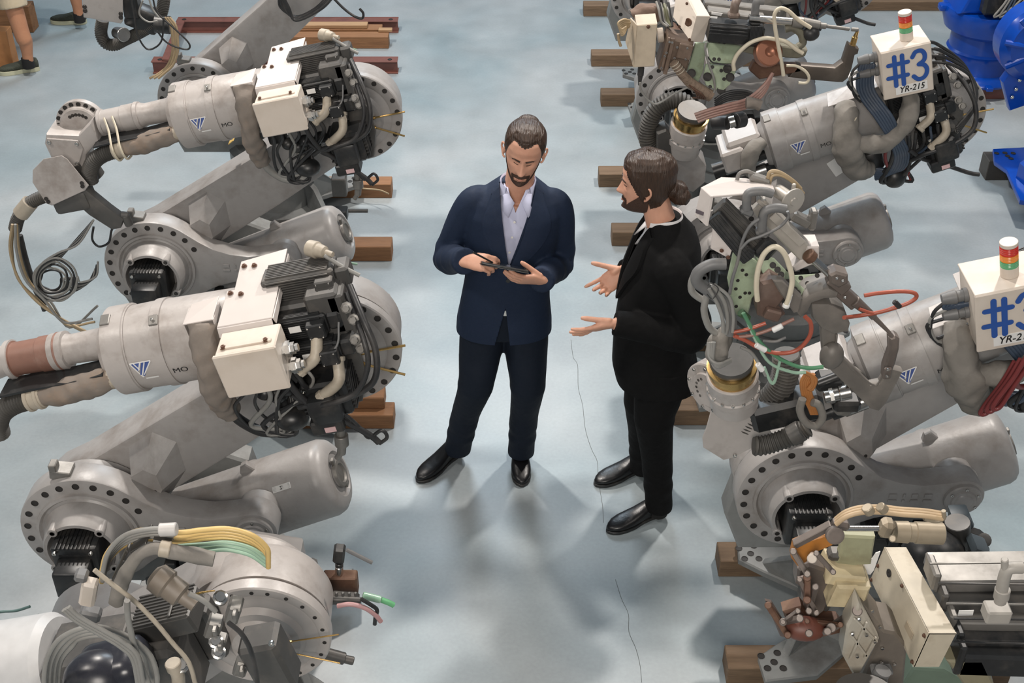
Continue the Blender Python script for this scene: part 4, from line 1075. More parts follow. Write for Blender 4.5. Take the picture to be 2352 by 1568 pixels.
w = MB(); w.prism([QC(x, y, 4.82) for x, y in ((470, 850), (640, 800), (690, 870), (680, 960), (620, 1010), (500, 960), (440, 900))], (0, .14, 0), .01, 2); w.build('wrist_body', RP, rq2)
w = MB(); w.prism([QC(x, y, 4.80) for x, y in ((430, 700), (480, 680), (560, 770), (680, 760), (640, 810), (520, 840), (430, 790))], (0, .10, 0), .006); w.build('wrist_bracket', DGM, rq2)
# ---- welding guns
def plate(mb, f, L, Y, th=.008, bev=.0015): mb.prism([f(x, y, Y) for x, y in L], (0, th, 0), bev)
def plateY(mb, f, L, vec, bev=.0015): mb.prism([f(*q) for q in L], vec, bev)
def rail(mb, p0, p1, hw, hy, fins=0, m=None):
    d = p1-p0; L = d.length; e = d.normalized(); k_ = K; hw *= k_; hy *= k_; fx = K**-.7
    y = V((0, 1, 0)); y = (y-e*y.dot(e)).normalized(); n = e.cross(y)*-1
    if n.z < 0: n = -n
    R = Matrix((e, y, n)).transposed(); c = (p0+p1)/2
    mb.box(c, (L*fx, 2*hy*fx, 2*hw*fx), R, min(hw, hy)*.2)
    for i in range(fins):
        t = (-1+2*(i+.5)/fins)
        mb.box(c+n*(hw+.002)+y*hy*t*.9, (L*.96*fx, .003, .006), R, 0)
        mb.box(c-y*(hy+.002)+n*hw*t*.9, (L*.96*fx, .006, .003), R, 0)
    return R

K = .65
gunLabel = 'robot spot welding guns'
g2 = thing('welding_gun', 'topmost spot welding gun with pale green plates, tan box and J shaped arm', 'welding gun', (1.0, 4.8, 1.6), gunLabel)
Y = 4.72
b = MB(); plateY(b, QA, [(1055, 190, Y), (1085, -20, Y+.1), (1200, -60, Y+.1), (1325, 180, Y), (1250, 465, Y)], V((.006, .01, 0)))
plateY(b, QA, [(1325, 180, Y), (1478, 185, Y+.02), (1395, 482, Y+.02), (1250, 467, Y)], V((0, .008, 0)))
plateY(b, QA, [(1325, 178, Y), (1478, 183, Y+.02), (1350, -30, Y+.16), (1210, -60, Y+.14)], V((0, 0, -.006)))
bo = b.build('motor_guard', CREAM, g2, sharp=20)
bolts(bo, [QA(1215, 40, Y+.02), QA(1130, 300, Y-.005), QA(1245, 445, Y-.005)], (-.6, -.7, 0), 'rust', .8)
k = MB(); k.lathe(QA(1232, 250, Y-.004), (-.6, -.7, .1), [(0, .016), (.004, .016), (.004, .009), (-.002, 0)], 16); k.build('rust_ring', RUST, g2)
b = MB(); R_ = rail(b, QA(1450, 330, Y), QA(2060, 385, Y), .062, .065)
for i in range(9): b.box(QA(1930+i*15, 375, Y-.058), (.006, .008, .075), None, 0)
for i in range(4): rail(b, QA(1470, 262+i*38, Y-.056), QA(1900, 292+i*38, Y-.056), .004, .004)
b.build('servo_motor', BLK, g2)
b = MB(); rail(b, QA(1440, 150, Y+.10), QA(2080, 235, Y+.10), .035, .05); rail(b, QA(1400, 50, Y+.16), QA(2250, 150, Y+.16), .03, .04); b.build('actuator_body', GRM, g2)
b = MB(); plate(b, QA, [(1490, 130), (1620, 150), (1600, 185), (1490, 165)], Y+.04, .003); plate(b, QA, [(1480, 185), (1560, 190), (1555, 215), (1475, 205)], Y-.06, .003); b.build('rating_plate', WHITE, g2)
b = MB(); b.tube([QA(1800, -40, Y+.05), QA(1760, 40, Y), QA(1745, 130, Y)], .026, 14); b.box(QA(1740, 165, Y), (.06, .06, .03), None, .008); b.build('conduit_elbow', mat('brown_conduit', (.14, .10, .08), .5, dirt=(.3, .24, .2)), g2)
b = MB(); b.tube([QA(2080, 10, Y), QA(2010, 15, Y), QA(1985, 90, Y), QA(1980, 200, Y)], .024, 14); b.box(QA(1985, 225, Y), (.06, .06, .04), None, .008); b.build('conduit_elbow', GREYC, g2)
b = MB(); plate(b, QA, [(1310, 490), (1450, 485), (1410, 690), (1400, 800), (1340, 930), (1215, 830)], Y+.02, .02, .003); b.build('green_side_plate', GREENP, g2)
b = MB(); plateY(b, QA, [(1440, 480, Y+.03), (1870, 490, Y+.03), (1760, 640, Y-.02), (1720, 710, Y-.03), (1480, 712, Y-.03)], V((0, .01, -.008)))
plateY(b, QA, [(1430, 725, Y-.02), (1700, 740, Y-.02), (1770, 790, Y-.02), (1700, 950, Y-.04), (1600, 1040, Y-.04), (1430, 960, Y-.03), (1400, 860, Y-.02)], V((0, .015, -.004)))
po = b.build('green_frame_plate', GREENP, g2)
bolts(po, [QA(x, y, Y-.035) for x, y in ((1580, 470), (1635, 478), (1520, 665), (1575, 668), (1500, 755), (1600, 795), (1632, 890), (1475, 975))], (0, -.8, .6), 'hole', .9, 'bolt_hole')
bolts(po, [QA(x, y, Y-.04) for x, y in ((1265, 825), (1670, 775), (1700, 870), (1600, 1015), (1445, 865))], (0, -.8, .6), 'hole', 2.2, 'bolt_hole')
# transformer housing
b = MB(); b.prism([QA(x, y, Y-.02) for x, y in ((1085, 440), (1295, 490), (1215, 810), (1050, 700), (985, 840), (890, 780), (1010, 400))], (0, .12, 0), .008)
b.box(QA(1190, 580, Y-.03), (.075, .02, .085), Matrix.Rotation(.2, 3, 'Y'), .004)
rail(b, QA(1060, 430, Y-.03), QA(965, 830, Y-.03), .012, .012); rail(b, QA(1015, 420, Y-.035), QA(930, 780, Y-.035), .006, .01)
bo = b.build('transformer_housing', mat('dusty_brown_metal', (.17, .12, .09), .55, metal=.2, dirt=(.30, .22, .17), damt=.6, dscale=11), g2)
bolts(bo, [QA(x, y, Y-.045) for x, y in ((1020, 470), (1050, 475), (985, 590), (965, 630), (930, 765), (1105, 530), (1220, 540), (1075, 650), (1200, 665))], (-.2, -1, 0), 'hex', .7)
b = MB(); b.prism([QA(1090, 410, Y+.05), QA(1290, 470, Y), QA(1250, 470, Y+.12), QA(1080, 250, Y+.18), QA(980, 220, Y+.16)], (0, .02, -.03), .003); b.build('top_bracket', RUST, g2)
b = MB(); cloth = None
cloth_hose(g2, [QA(x, y, Y-.05) for x, y in ((1060, 700), (1110, 770), (1190, 870), (1290, 960), (1400, 1030), (1490, 1080))], lambda u: .026+.010*u, m=mat('braided_brown', (.20, .145, .105), .8, dirt=(.10, .07, .05), bump=.8, bscale=60), name='braided_hose', wob=.06)
for i in range(4):
    b = MB(); b.cyl(QA(1070+i*22, 715+i*28, Y-.05), QA(1076+i*22, 724+i*28, Y-.05), .031); b.build('hose_ring', BEIGE, g2)
for i in range(5):
    cable(g2, [QA(1240+i*18, 960+i*14, Y-.08), QA(1290+i*20, 1000+i*12, Y-.10), QA(1330+i*22, 1090+i*6, Y-.08), QA(1280+i*20, 1100, Y-.06)], .005, RUST, 'wire_tie')
# cream box
b = MB(); b.prism([QA(650, 285, 4.70), QA(882, 268, 4.70), QA(850, 750, 4.66), QA(610, 762, 4.66)], (0, .10, .005), .003)
b.prism([QA(650, 285, 4.70), QA(575, 205, 4.80), QA(520, 470, 4.78), QA(610, 762, 4.66)], (.004, .01, 0), .001)
bo = b.build('terminal_box', mat('tan_paint', (.42, .35, .26), .5, dirt=(.22, .17, .12), damt=.4, dscale=8), g2, sharp=20)
bolts(bo, [QA(780, 300, 4.695)], (0, -1, 0), 'rust', 1.0); 
b = MB(); b.cyl(QA(700, 755, 4.7), QA(690, 850, 4.7), .020); b.cyl(QA(690, 850, 4.7), QA(680, 960, 4.7), .016, .009); b.build('rubber_boot', CABLE, g2)
cable(g2, [QA(x, y, 4.68) for x, y in ((685, 930), (700, 1020), (770, 1120), (850, 1170), (930, 1145), (1080, 1050), (1230, 980))], .007, CABG)
b = MB(); b.cyl(QA(880, 400, 4.78), QA(950, 390, 4.78), .045); b.build('round_cap', CREAM, g2)
for i in range(7):
    q = random.Random(i+60)
    cable(g2, [QA(570+q.uniform(-10, 10), 230+i*12, 4.76), QA(500, 220+i*20, 4.74), QA(440+i*6, 260+i*22, 4.72), QA(470+i*5, 330+i*10, 4.72), QA(530, 300+i*5, 4.74)], .007, CABT, 'rope_tie')
cable(g2, [QA(x, y, 4.73) for x, y in ((440, 380), (450, 460), (470, 520))], .009, CABT, 'rope_tie')
cloth_hose(g2, [QA(x, y, 4.85) for x, y in ((620, 200), (720, 150), (840, 140), (900, 200))], .05, m=mat('brown_cloth', (.15, .10, .075), .9, dirt=(.25, .19, .15), bump=.6, bscale=20), wob=.25)
for i in range(7):
    q = random.Random(i+90)
    cable(g2, [QA(870+i*22, q.uniform(0, 80), 4.85), QA(900+i*20, 130+q.uniform(-20, 20), 4.82), QA(930+i*18, 230+q.uniform(-20, 30), 4.80), QA(1000+i*8, 300, 4.78)], .009, q.choice((CABLE, mat('olive_hose', (.12, .12, .07), .5), CABG)))
# gun arms (seen right of the frame)
Ya = 4.70
b = MB(); b.cyl(QB(-160, 165, Ya), QB(230, 195, Ya), .024); b.build('chrome_rod', STEEL, g2)
b = MB(); b.cyl(QB(230, 195, Ya), QB(330, 205, Ya), .034); b.cyl(QB(330, 200, Ya), QB(480, 225, Ya), .030, .026); b.cyl(QB(480, 228, Ya), QB(540, 235, Ya), .018); b.cyl(QB(540, 235, Ya), QB(750, 262, Ya), .011); b.cyl(QB(765, 264, Ya), QB(830, 268, Ya), .012)
b.build('upper_electrode_arm', GRM, g2)
b = MB(); b.prism([QB(x, y, Ya) for x, y in ((280, 585), (620, 612), (690, 560), (735, 420), (745, 398), (790, 425), (838, 445), (828, 490), (800, 500), (770, 630), (735, 710), (690, 745), (640, 745), (380, 722), (200, 700))], (0, .045, 0), .008, 2); b.build('lower_electrode_arm', mat('bronze_dark', (.085, .07, .058), .45, metal=.4, dirt=(.2, .17, .14), damt=.4), g2)
b = MB(); b.cyl(QB(775, 415, Ya+.02), QB(800, 330, Ya+.02), .018); b.cyl(QB(800, 335, Ya+.02), QB(825, 270, Ya+.02), .014, .008); b.build('electrode_tip', BRASS, g2)
b = MB(); b.tube([QB(170, 260, Ya), QB(240, 250, Ya), QB(310, 300, Ya), QB(330, 380, Ya), QB(290, 420, Ya)], .024, 12); b.prism([QB(x, y, Ya) for x, y in ((-80, 380), (240, 430), (375, 455), (350, 510), (280, 530), (-100, 500), (-220, 470))], (0, .05, 0), .005)
b.build('gun_yoke', mat('olive_metal', (.16, .15, .11), .5, metal=.2, dirt=(.07, .06, .05), damt=.5, dscale=11), g2)
b = MB(); b.lathe(QB(0, 480, Ya-.02), (.2, -.8, .5), [(0, .055), (.03, .055), (.034, .05), (.034, .02), (.02, 0)], 30); b.build('copper_disc', mat('copper', (.30, .13, .08), .4, metal=.6), g2)
b = MB(); b.prism([QB(x, y, Ya+.0) for x, y in ((-110, 560), (60, 580), (300, 590), (330, 650), (100, 690), (-60, 720), (-150, 640))], (0, .04, 0), .006); b.build('gun_base_casting', RUST, g2)
b = MB(); b.ell(QB(400, 300, Ya), (.035, .03, .03)); b.build('rubber_bulb', CABLE, g2, sharp=60)
cable(g2, [QB(x, y, Ya-.05) for x, y in ((155, 680), (140, 580), (110, 420), (80, 250), (75, 130), (125, 75), (200, 100), (290, 180), (400, 250))], .012, WHH, 'cream_hose', 10)
cable(g2, [QA(x, y, Ya-.04) for x, y in ((1745, 790), (1740, 700), (1800, 590), (1930, 480), (2080, 430), (2200, 440), (2330, 470), (2450, 560), (2520, 600))], .013, WHH, 'cream_hose', 10)
cable(g2, [QB(x, y, Ya-.03) for x, y in ((180, 590), (270, 595), (350, 640), (385, 700), (360, 745), (290, 745))], .009, WHH, 'cream_hose', 10)
for i in range(5):
    cable(g2, [QA(x, y+i*22, 4.66+.012*i) for x, y in ((1530, 1120), (1640, 1050), (1780, 1020), (1920, 1040), (2010, 1110))], .010, CABLE, 'hose')
for i in range(4):
    cable(g2, [QA(1300+i*12, 1290+i*26, 4.60), QA(1480, 1230+i*28, 4.60), QA(1700, 1170+i*28, 4.60), QA(1900, 1110+i*30, 4.62), QA(2080, 960+i*30, 4.64), QA(2180, 820, 4.66)], .011, mat('brown_pink_hose', (.30, .17, .14), .45, dirt=(.42, .36, .32), damt=.5), 'brown_hose')
cloth_hose(g2, [QA(x, y, 4.58) for x, y in ((1880, 1160), (1960, 1160), (2040, 1180))], .032, wob=.2)
cable(g2, [QA(x, y, 4.66) for x, y in ((1430, 480), (1420, 560), (1460, 720), (1510, 860), (1530, 1000), (1500, 1070))], .007, CABG)
cable(g2, [QA(x, y, 4.66) for x, y in ((1450, 640), (1500, 700), (1600, 720), (1690, 740))], .004, CABLE)
b = MB(); b.cyl(QA(1690, 1380, 4.72), QA(1760, 1360, 4.72), .038); b.build('chrome_sleeve', STEEL, g2)
b = MB(); b.cyl(QA(1520, 1380, 4.78), QA(1680, 1380, 4.74), .045); b.cyl(QA(1760, 1360, 4.72), QA(1850, 1340, 4.74), .05); b.build('motor_cap', CABLE, g2)

# ---- gun of robot Q1 (centre right)
K = .55
def QD(x, y, Y): return pk(1560+x/2.613, 380+y/2.613, Y)
def QE(x, y, Y): return pk(1560+x/2.347, 900+y/2.347, Y)
g1 = thing('welding_gun', 'spot welding gun right behind the man in black, with red and green hoses', 'welding gun', (.85, 2.95, 1.6), gunLabel)
Y = 2.95
b = MB(); plateY(b, QD, [(130, 130, Y), (190, 185, Y-.06), (158, 362, Y-.06), (92, 300, Y)], V((.008, 0, 0)))
plateY(b, QD, [(130, 130, Y), (250, 68, Y+.08), (400, 75, Y+.10), (565, 118, Y+.06), (575, 150, Y), (190, 185, Y-.06)], V((0, 0, -.006)))
bo = b.build('motor_guard', COVER, g1, sharp=20)
k = MB(); plateY(k, QD, [(105, 262, Y-.012), (150, 280, Y-.042), (146, 300, Y-.042), (103, 285, Y-.012)], V((-.002, 0, 0)), 0); k.build('maker_label', mat('label_brown', (.10, .08, .09), .5), g1)
b = MB(); plateY(b, QD, [(205, 372, Y+.02), (330, 470, Y-.04), (300, 560, Y-.04), (190, 500, Y+.02)], V((0, .01, 0))); b.build('lower_guard', COVER, g1)
bolts(bo, [QD(255, 510, Y-.03), QD(295, 550, Y-.05)], (-.3, -1, 0), 'rust', .9)
for p0, p1, hw, hy, fn, m_, nm in (((205, 305, Y-.02), (420, 560, Y-.06), .034, .030, 4, BLK, 'servo_motor'), ((235, 235, Y+.03), (500, 500, Y), .040, .034, 4, DGM, 'servo_motor'),
                                 ((470, 225, Y+.06), (770, 530, Y+.02), .044, .036, 0, GRM, 'actuator_body')):
    b = MB(); rail(b, QD(*p0), QD(*p1), hw, hy, fn)
    if nm == 'actuator_body':
        rail(b, QD(470, 195, Y+.05), QD(740, 440, Y+.02), .010, .03); rail(b, QD(560, 300, Y-.015), QD(740, 470, Y-.03), .02, .006)
    b.build(nm, mat('pale_aluminium', (.42, .39, .35), .4, metal=.3, dirt=(.2, .17, .14)) if nm == 'actuator_body' else m_, g1)
b = MB(); b.prism([QD(770, 490, Y), QD(842, 488, Y), QD(840, 580, Y), QD(700, 640, Y-.01), QD(680, 610, Y-.01), QD(745, 560, Y)], (0, .07, 0), .004); b.build('actuator_end_block', COVER, g1)
b = MB(); b.cyl(QD(770, 530, Y-.02), QD(800, 560, Y-.02), .034); b.build('rusty_flange', RUST, g1)
b = MB(); b.cyl(QD(785, 545, Y-.02), QD(930, 675, Y-.02), .020); b.build('chrome_rod', STEEL, g1)
AR = mat('gun_arm_metal', (.15, .125, .11), .48, metal=.35, dirt=(.27, .22, .19), damt=.5, dscale=10)
b = MB(); rail(b, QD(905, 665, Y-.02), QD(1000, 740, Y-.02), .034, .03); b.prism([QD(x, y, Y-.05) for x, y in ((900, 660), (945, 640), (1015, 660), (1015, 710), (960, 740), (905, 710))], (0, .05, 0), .006)
rail(b, QD(960, 740, Y-.01), QD(1060, 830, Y-.01), .034, .028)
b.cyl(QD(1050, 810, Y-.02), QD(1135, 880, Y-.02), .030, .022); b.cyl(QD(1125, 865, Y-.02), QD(1170, 910, Y-.02), .019); b.cyl(QD(1165, 905, Y-.02), QD(1265, 1005, Y-.03), .014, .009)
ao = b.build('upper_electrode_arm', AR, g1)
bolts(ao, [QD(945, 675, Y-.055), QD(980, 690, Y-.055), QD(993, 790, Y-.045)], (0, -1, .3), 'screw', .8)
b = MB(); b.prism([QD(x, y, Y-.03) for x, y in ((1262, 1040), (1300, 1028), (1325, 1045), (1320, 1110), (1300, 1190), (1265, 1280), (1225, 1285), (1230, 1220), (1265, 1120))], (0, .04, 0), .006)
b.cyl(QD(1255, 1000, Y-.02), QD(1290, 1040, Y-.02), .012); b.box(QD(1250, 1245, Y-.045), (.035, .02, .06), None, .004)
eo = b.build('electrode_holder', AR, g1)
bolts(eo, [QD(1252, 1222, Y-.058), QD(1247, 1262, Y-.058)], (0, -1, 0), 'screw', .9)
CG = mat('casting_grey_brown', (.16, .145, .13), .5, metal=.15, dirt=(.27, .24, .21), damt=.5, dscale=8)
b = MB(); b.prism([QD(x, y, Y) for x, y in ((850, 1000), (862, 1130), (885, 1210), (1150, 1465), (1200, 1478), (1245, 1430), (1345, 1240), (1270, 1220), (1205, 1310), (1150, 1322), (955, 1130), (950, 1000), (975, 960), (930, 890), (860, 900))], (0, .035, 0), .008, 2)
b.tube([QD(x, y, Y-.004) for x, y in ((945, 1010), (950, 1120), (1050, 1230), (1150, 1310), (1200, 1300), (1260, 1150))], .006, 6)
b.build('c_frame_arm', CG, g1)
b = MB(); b.prism([QD(x, y, Y-.04) for x, y in ((690, 870), (715, 820), (790, 770), (900, 735), (960, 765), (950, 800), (870, 805), (800, 830), (775, 880), (730, 920))], (0, .09, 0), .01, 2)
b.prism([QD(x, y, Y-.03) for x, y in ((790, 830), (900, 830), (1000, 880), (1030, 960), (1020, 1000), (930, 1020), (850, 980), (800, 920))], (0, .10, 0), .012, 2)
b.ell(QD(915, 1140, Y-.01), (.035, .03, .045))
b.build('transformer_casting', CG, g1)
b = MB(); b.prism([QD(x, y, Y) for x, y in ((330, 520), (292, 690), (320, 850), (345, 900), (410, 910), (440, 800), (520, 700), (500, 600), (400, 540))], (0, .02, 0), .004); go = b.build('green_side_plate', GREENP, g1)
bolts(go, [QD(x, y, Y-.001) for x, y in ((380, 628), (403, 655), (352, 690), (396, 765), (422, 765), (342, 845), (365, 790), (340, 740))], (0, -1, 0), 'hole', .75, 'bolt_hole')
b = MB(); plateY(b, QD, [(450, 520, Y+.02), (570, 555, Y+.03), (790, 780, Y-.01), (730, 850, Y-.04), (640, 790, Y-.04), (520, 690, Y-.03)], V((0, .012, -.008)), .002)
plateY(b, QD, [(660, 660, Y+.05), (870, 645, Y+.08), (935, 700, Y+.05), (890, 790, Y+.02), (760, 760, Y+.02)], V((0, .01, -.008)), .002); go = b.build('green_frame_plate', GREENP, g1)
bolts(go, [QD(x, y, Y-.035) for x, y in ((562, 598), (590, 625), (612, 655), (650, 700), (692, 745), (710, 765))], (0, -.8, .6), 'hole', 1.3, 'bolt_hole')
bolts(go, [QD(x, y, Y+.015) for x, y in ((828, 660), (870, 700), (770, 708), (730, 675))], (0, -.7, .7), 'hole', 1.0, 'bolt_hole')
b = MB(); b.prism([QD(x, y, Y-.06) for x, y in ((490, 705), (560, 690), (650, 740), (640, 800), (600, 850), (640, 900), (570, 950), (470, 905), (470, 790))], (0, .08, 0), .008); b.box(QD(560, 890, Y-.07), (.07, .04, .05), Matrix.Rotation(.3, 3, 'Y'), .005)
b.build('shunt_block', mat('brown_shunt', (.15, .10, .08), .5, metal=.3, dirt=(.25, .19, .16), damt=.5, dscale=12), g1)
b = MB(); b.prism([QD(x, y, Y-.07) for x, y in ((560, 690), (620, 690), (740, 800), (720, 880), (690, 890), (600, 760))], (0, .03, 0), .004); b.build('shunt_bar', CG, g1)
b = MB(); p0, p1 = QD(590, 150, Y+.06), QD(680, 212, Y+.0); b.cyl(p0, p1, .034); b.lathe(p1, p1-p0, [(0, .036), (.004, .036), (.006, .03), (.006, .012), (.009, .01), (.009, 0)], 30); b.cyl(QD(690, 110, Y+.02), QD(685, 150, Y+.02), .010)
b.build('air_regulator', mat('pale_aluminium', (.42, .39, .35), .4, metal=.3, dirt=(.2, .17, .14)), g1)
for i, L_ in enumerate((((345, 100), (360, 50), (410, 35), (450, 60), (470, 95)), ((530, 90), (545, 40), (600, 40), (680, 90), (730, 140)), ((540, 110), (560, 60), (620, 60), (690, 105), (745, 170)))):
    cable(g1, [QD(x, y, Y+.08) for x, y in L_], .010, CABT if i else GREYC, 'fitting_hose')
b = MB(); b.box(QD(480, 80, Y+.08), (.09, .05, .03), Matrix.Rotation(.35, 3, 'Y'), .005); b.box(QD(730, 320, Y+.05), (.09, .05, .04), Matrix.Rotation(.5, 3, 'Y'), .005); b.box(QD(800, 320, Y+.05), (.03, .05, .09), None, .005); b.build('valve_block', GRM, g1)
for L_, r_ in ((((560, 170), (500, 155), (420, 165), (405, 210), (405, 260)), .022), (((640, 262), (580, 255), (515, 275), (500, 330), (495, 390)), .023)):
    b = MB(); b.tube([QD(x, y, Y-.04) for x, y in L_], r_, 14); b.box(QD(L_[-1][0], L_[-1][1]+10, Y-.03), (.055, .05, .03), Matrix.Rotation(.4, 3, 'Y'), .006); b.build('conduit_elbow', GREYC, g1)
b = MB(); b.box(QD(520, 500, Y-.05), (.07, .06, .09), Matrix.Rotation(.6, 3, 'Y'), .01); b.box(QD(420, 510, Y-.06), (.04, .03, .03), Matrix.Rotation(.6, 3, 'Y'), .003); b.build('motor_connector', BLK, g1)
cable(g1, [QD(x, y, Y-.08) for x, y in ((480, 320), (420, 370), (378, 460), (350, 580), (320, 680), (303, 770))], .0085, GREYC)
cable(g1, [QD(x, y, Y-.09) for x, y in ((650, 275), (655, 310), (600, 370), (500, 420), (420, 450), (370, 500))], .0075, GREYC)
cable(g1, [QD(x, y, Y-.12) for x, y in ((470, 810), (463, 720), (475, 620), (510, 530), (570, 487), (625, 520), (660, 600), (678, 690), (662, 780), (645, 830))], .0135, WHH, 'cream_hose', 12)
b = MB(); b.cyl(QD(668, 770, Y-.12), QD(645, 850, Y-.12), .012); b.cyl(QD(645, 830, Y-.12), QD(638, 850, Y-.12), .018); b.build('hose_fitting', WHITE, g1)
for L_, r_, dy in ((((280, 590), (190, 595), (115, 640), (110, 700), (190, 760), (270, 830), (310, 920), (310, 1010)), .030, -.06), (((240, 600), (150, 600), (85, 670), (75, 750), (130, 800), (160, 800)), .018, -.02),
                   (((190, 720), (160, 800), (150, 880), (180, 970), (230, 1010)), .018, -.03), (((200, 720), (260, 800), (285, 880), (290, 960), (280, 1010)), .010, -.09), (((210, 715), (300, 790), (325, 900), (320, 1000)), .009, -.10), (((180, 740), (230, 830), (260, 920), (265, 1000)), .010, -.10)):
    cable(g1, [QD(x, y, Y+dy) for x, y in L_], r_, CABG if r_ < .02 else GREYC, 'grey_hose', 12)
cable(g1, [QD(x, y, Y-.13) for x, y in ((165, 770), (200, 800), (235, 740), (190, 705), (170, 720))], .003, CABLE, 'cable_tie')
cloth_hose(g1, [QD(x, y, Y-.04) for x, y in ((280, 990), (260, 1040), (230, 1100), (220, 1160))], lambda u: .030+.03*math.sin(u*2.4), m=CLOTHG, wob=.22)
for i in range(4):
    a_ = i*.02
    cable(g1, [QD(175+i*12, 1060, Y-.07-a_*.3), QD(180+i*8, 1150+i*8, Y-.09), QD(240, 1190+i*6, Y-.10), QD(310, 1160+i*5, Y-.08)], .009, CABG, 'hose')
for L_, r_, m_, nm in ((((385, 885), (420, 950), (470, 1040), (560, 1130), (680, 1195), (780, 1215), (865, 1208)), .0105, GREENH, 'green_hose'),
                   (((400, 910), (450, 1030), (540, 1180), (680, 1240), (760, 1240)), .0085, GREENC, 'green_hose'),
                   (((510, 1210), (550, 1300), (575, 1290), (605, 1170)), .008, GREENC, 'green_hose'),
                   (((330, 1020), (400, 1050), (480, 1095), (580, 1125), (700, 1110), (780, 1030), (790, 950), (755, 905)), .0115, REDH, 'red_hose'),
                   (((325, 1000), (420, 980), (520, 945)), .010, REDH, 'red_hose'), (((330, 1030), (450, 1015), (580, 970), (690, 920)), .0095, mat('brown_hose', (.28, .15, .12), .45), 'brown_hose'),
                   (((1110, 780), (1200, 765), (1330, 755), (1410, 765), (1420, 795), (1350, 835), (1200, 880), (1050, 905), (990, 912)), .0105, REDH, 'red_hose'),
                   (((1080, 860), (1180, 885), (1300, 845)), .008, REDH, 'red_hose'),
                   (((370, 1090), (430, 1120), (480, 1190), (520, 1260)), .009, CABG, 'grey_hose'),
                   (((500, 1050), (580, 1055), (640, 1030)), .008, GREYC, 'grey_hose')):
    cable(g1, [QD(x, y, Y-.10+(.05 if x > 1000 else 0)) for x, y in [L_[0]]+list(L_[1:])], r_, m_, nm, 12)
for p0, p1 in (((460, 1075), (520, 1110)), ((470, 1190), (500, 1230)), ((560, 990), (620, 960))):
    b = MB(); b.cyl(QD(*p0, Y-.11), QD(*p1, Y-.11), .015); b.build('hose_fitting', WHITE, g1)
b = MB(); b.cyl(QD(365, 880, Y-.06), QD(420, 920, Y-.06), .022, .016); b.build('green_cap', mat('green_cap', (.05, .10, .05), .4), g1)
b = MB(); b.cyl(QD(1290, 815, Y-.06), QD(1325, 850, Y-.06), .014); b.build('hose_clip', CABLE, g1)
# wrist of Q1
K = 1.0
wrist_stack(rq1, QD(330, 1430, 3.12), QD(315, 1180, 3.06), .079)
K = .75
b = MB(); c0 = QD(175, 1340, 3.16); b.lathe(c0, (-.75, -.65, -.05), [(-.10, .07), (-.05, .088), (0, .090), (.004, .086), (.004, .062), (.012, .058), (.012, 0)], 44); fo = b.build('wrist_flange', RPL, rq1)
ax = V((-.75, -.65, -.05)).normalized(); u = ax.cross(V((0, 0, 1))).normalized(); q = u.cross(ax)
bolts(fo, [c0+ax*.005+(u*math.cos(i*PI/4.5)+q*math.sin(i*PI/4.5))*.076 for i in range(9)], ax, 'screw', .7)
bolts(fo, [c0+ax*.012+(u*math.cos(i*.4-1)+q*math.sin(i*.4-1))*.040 for i in range(6)], ax, 'hole', .5)
b = MB(); b.prism([QE(x, y, 3.10) for x, y in ((170, 110), (240, 40), (270, 60), (490, 210), (500, 230), (400, 300), (290, 355), (240, 368), (130, 300), (125, 250), (145, 200))], (0, .006, .002), .0015); po = b.build('shield_plate', RPL, rq1)
b = MB(); b.prism([QE(x, y, 3.12) for x, y in ((175, -30), (240, -60), (285, 10), (290, 110), (200, 110), (180, 140))], (0, .05, 0), .006); b.build('wrist_bracket', RP, rq1)
bolts(po, [QE(183, 95, 3.095), QE(262, 92, 3.095), QE(440, 255, 3.095), QE(300, 340, 3.095)], (0, -1, 0), 'screw', .9)
t = MB(); t.corr([QD(x, y, 3.14) for x, y in ((640, 1130), (640, 1230), (600, 1340), (520, 1430), (430, 1500), (380, 1560))], .040, pitch=.012, n=18); t.build('corrugated_hose', CORR, rq1)
t = MB(); t.corr([QE(x, y, 3.02) for x, y in ((690, 190), (620, 230), (520, 270), (440, 290), (400, 290))], .030, pitch=.012, n=18); t.build('corrugated_hose', CORR, rq1)
b = MB(); b.cyl(QE(600, 240, 3.0), QE(660, 205, 3.0), .045); b.build('hose_clamp', DGM, rq1)
for i in range(5):
    cable(rq1, [QD(x+i*12, y, 2.98) for x, y in ((760, 1250), (735, 1300), (745, 1380), (780, 1450), (795, 1490))], .008, ORH, 'orange_cable')
for i in range(3):
    cable(rq1, [QD(750, 1240, 2.97), QD(790+i*14, 1260+i*10, 2.97), QD(800, 1300+i*20, 2.97), QD(775, 1340, 2.97)], .008, ORH, 'orange_cable')
cable(rq1, [QD(x, y, 2.95) for x, y in ((740, 1400), (725, 1470), (760, 1540), (820, 1560), (860, 1510), (840, 1440), (800, 1420))], .016, CLOTHG, 'cable_ring', 12)
b = MB(); b.cyl(QD(870, 1390, 2.96), QD(960, 1370, 2.96), .026); b.cyl(QD(900, 1385, 2.96), QD(930, 1378, 2.96), .031, n=6); b.cyl(QD(960, 1370, 2.96), QD(1030, 1355, 2.96), .030); b.build('chrome_fitting', STEEL, rq1)
b = MB(); b.box(QD(900, 1290, 3.05), (.10, .08, .06), None, .01); b.box(QD(1000, 1420, 3.02), (.10, .08, .05), None, .01); b.cyl(QD(830, 1310, 3.0), QD(960, 1260, 3.0), .02); b.build('valve_cluster', BLK, rq1)
b = MB(); b.box(QD(640, 1450, 3.12), (.28, .12, .12), Matrix.Rotation(-.3, 3, 'Y'), .015); b.build('wrist_body', BLK, rq1)

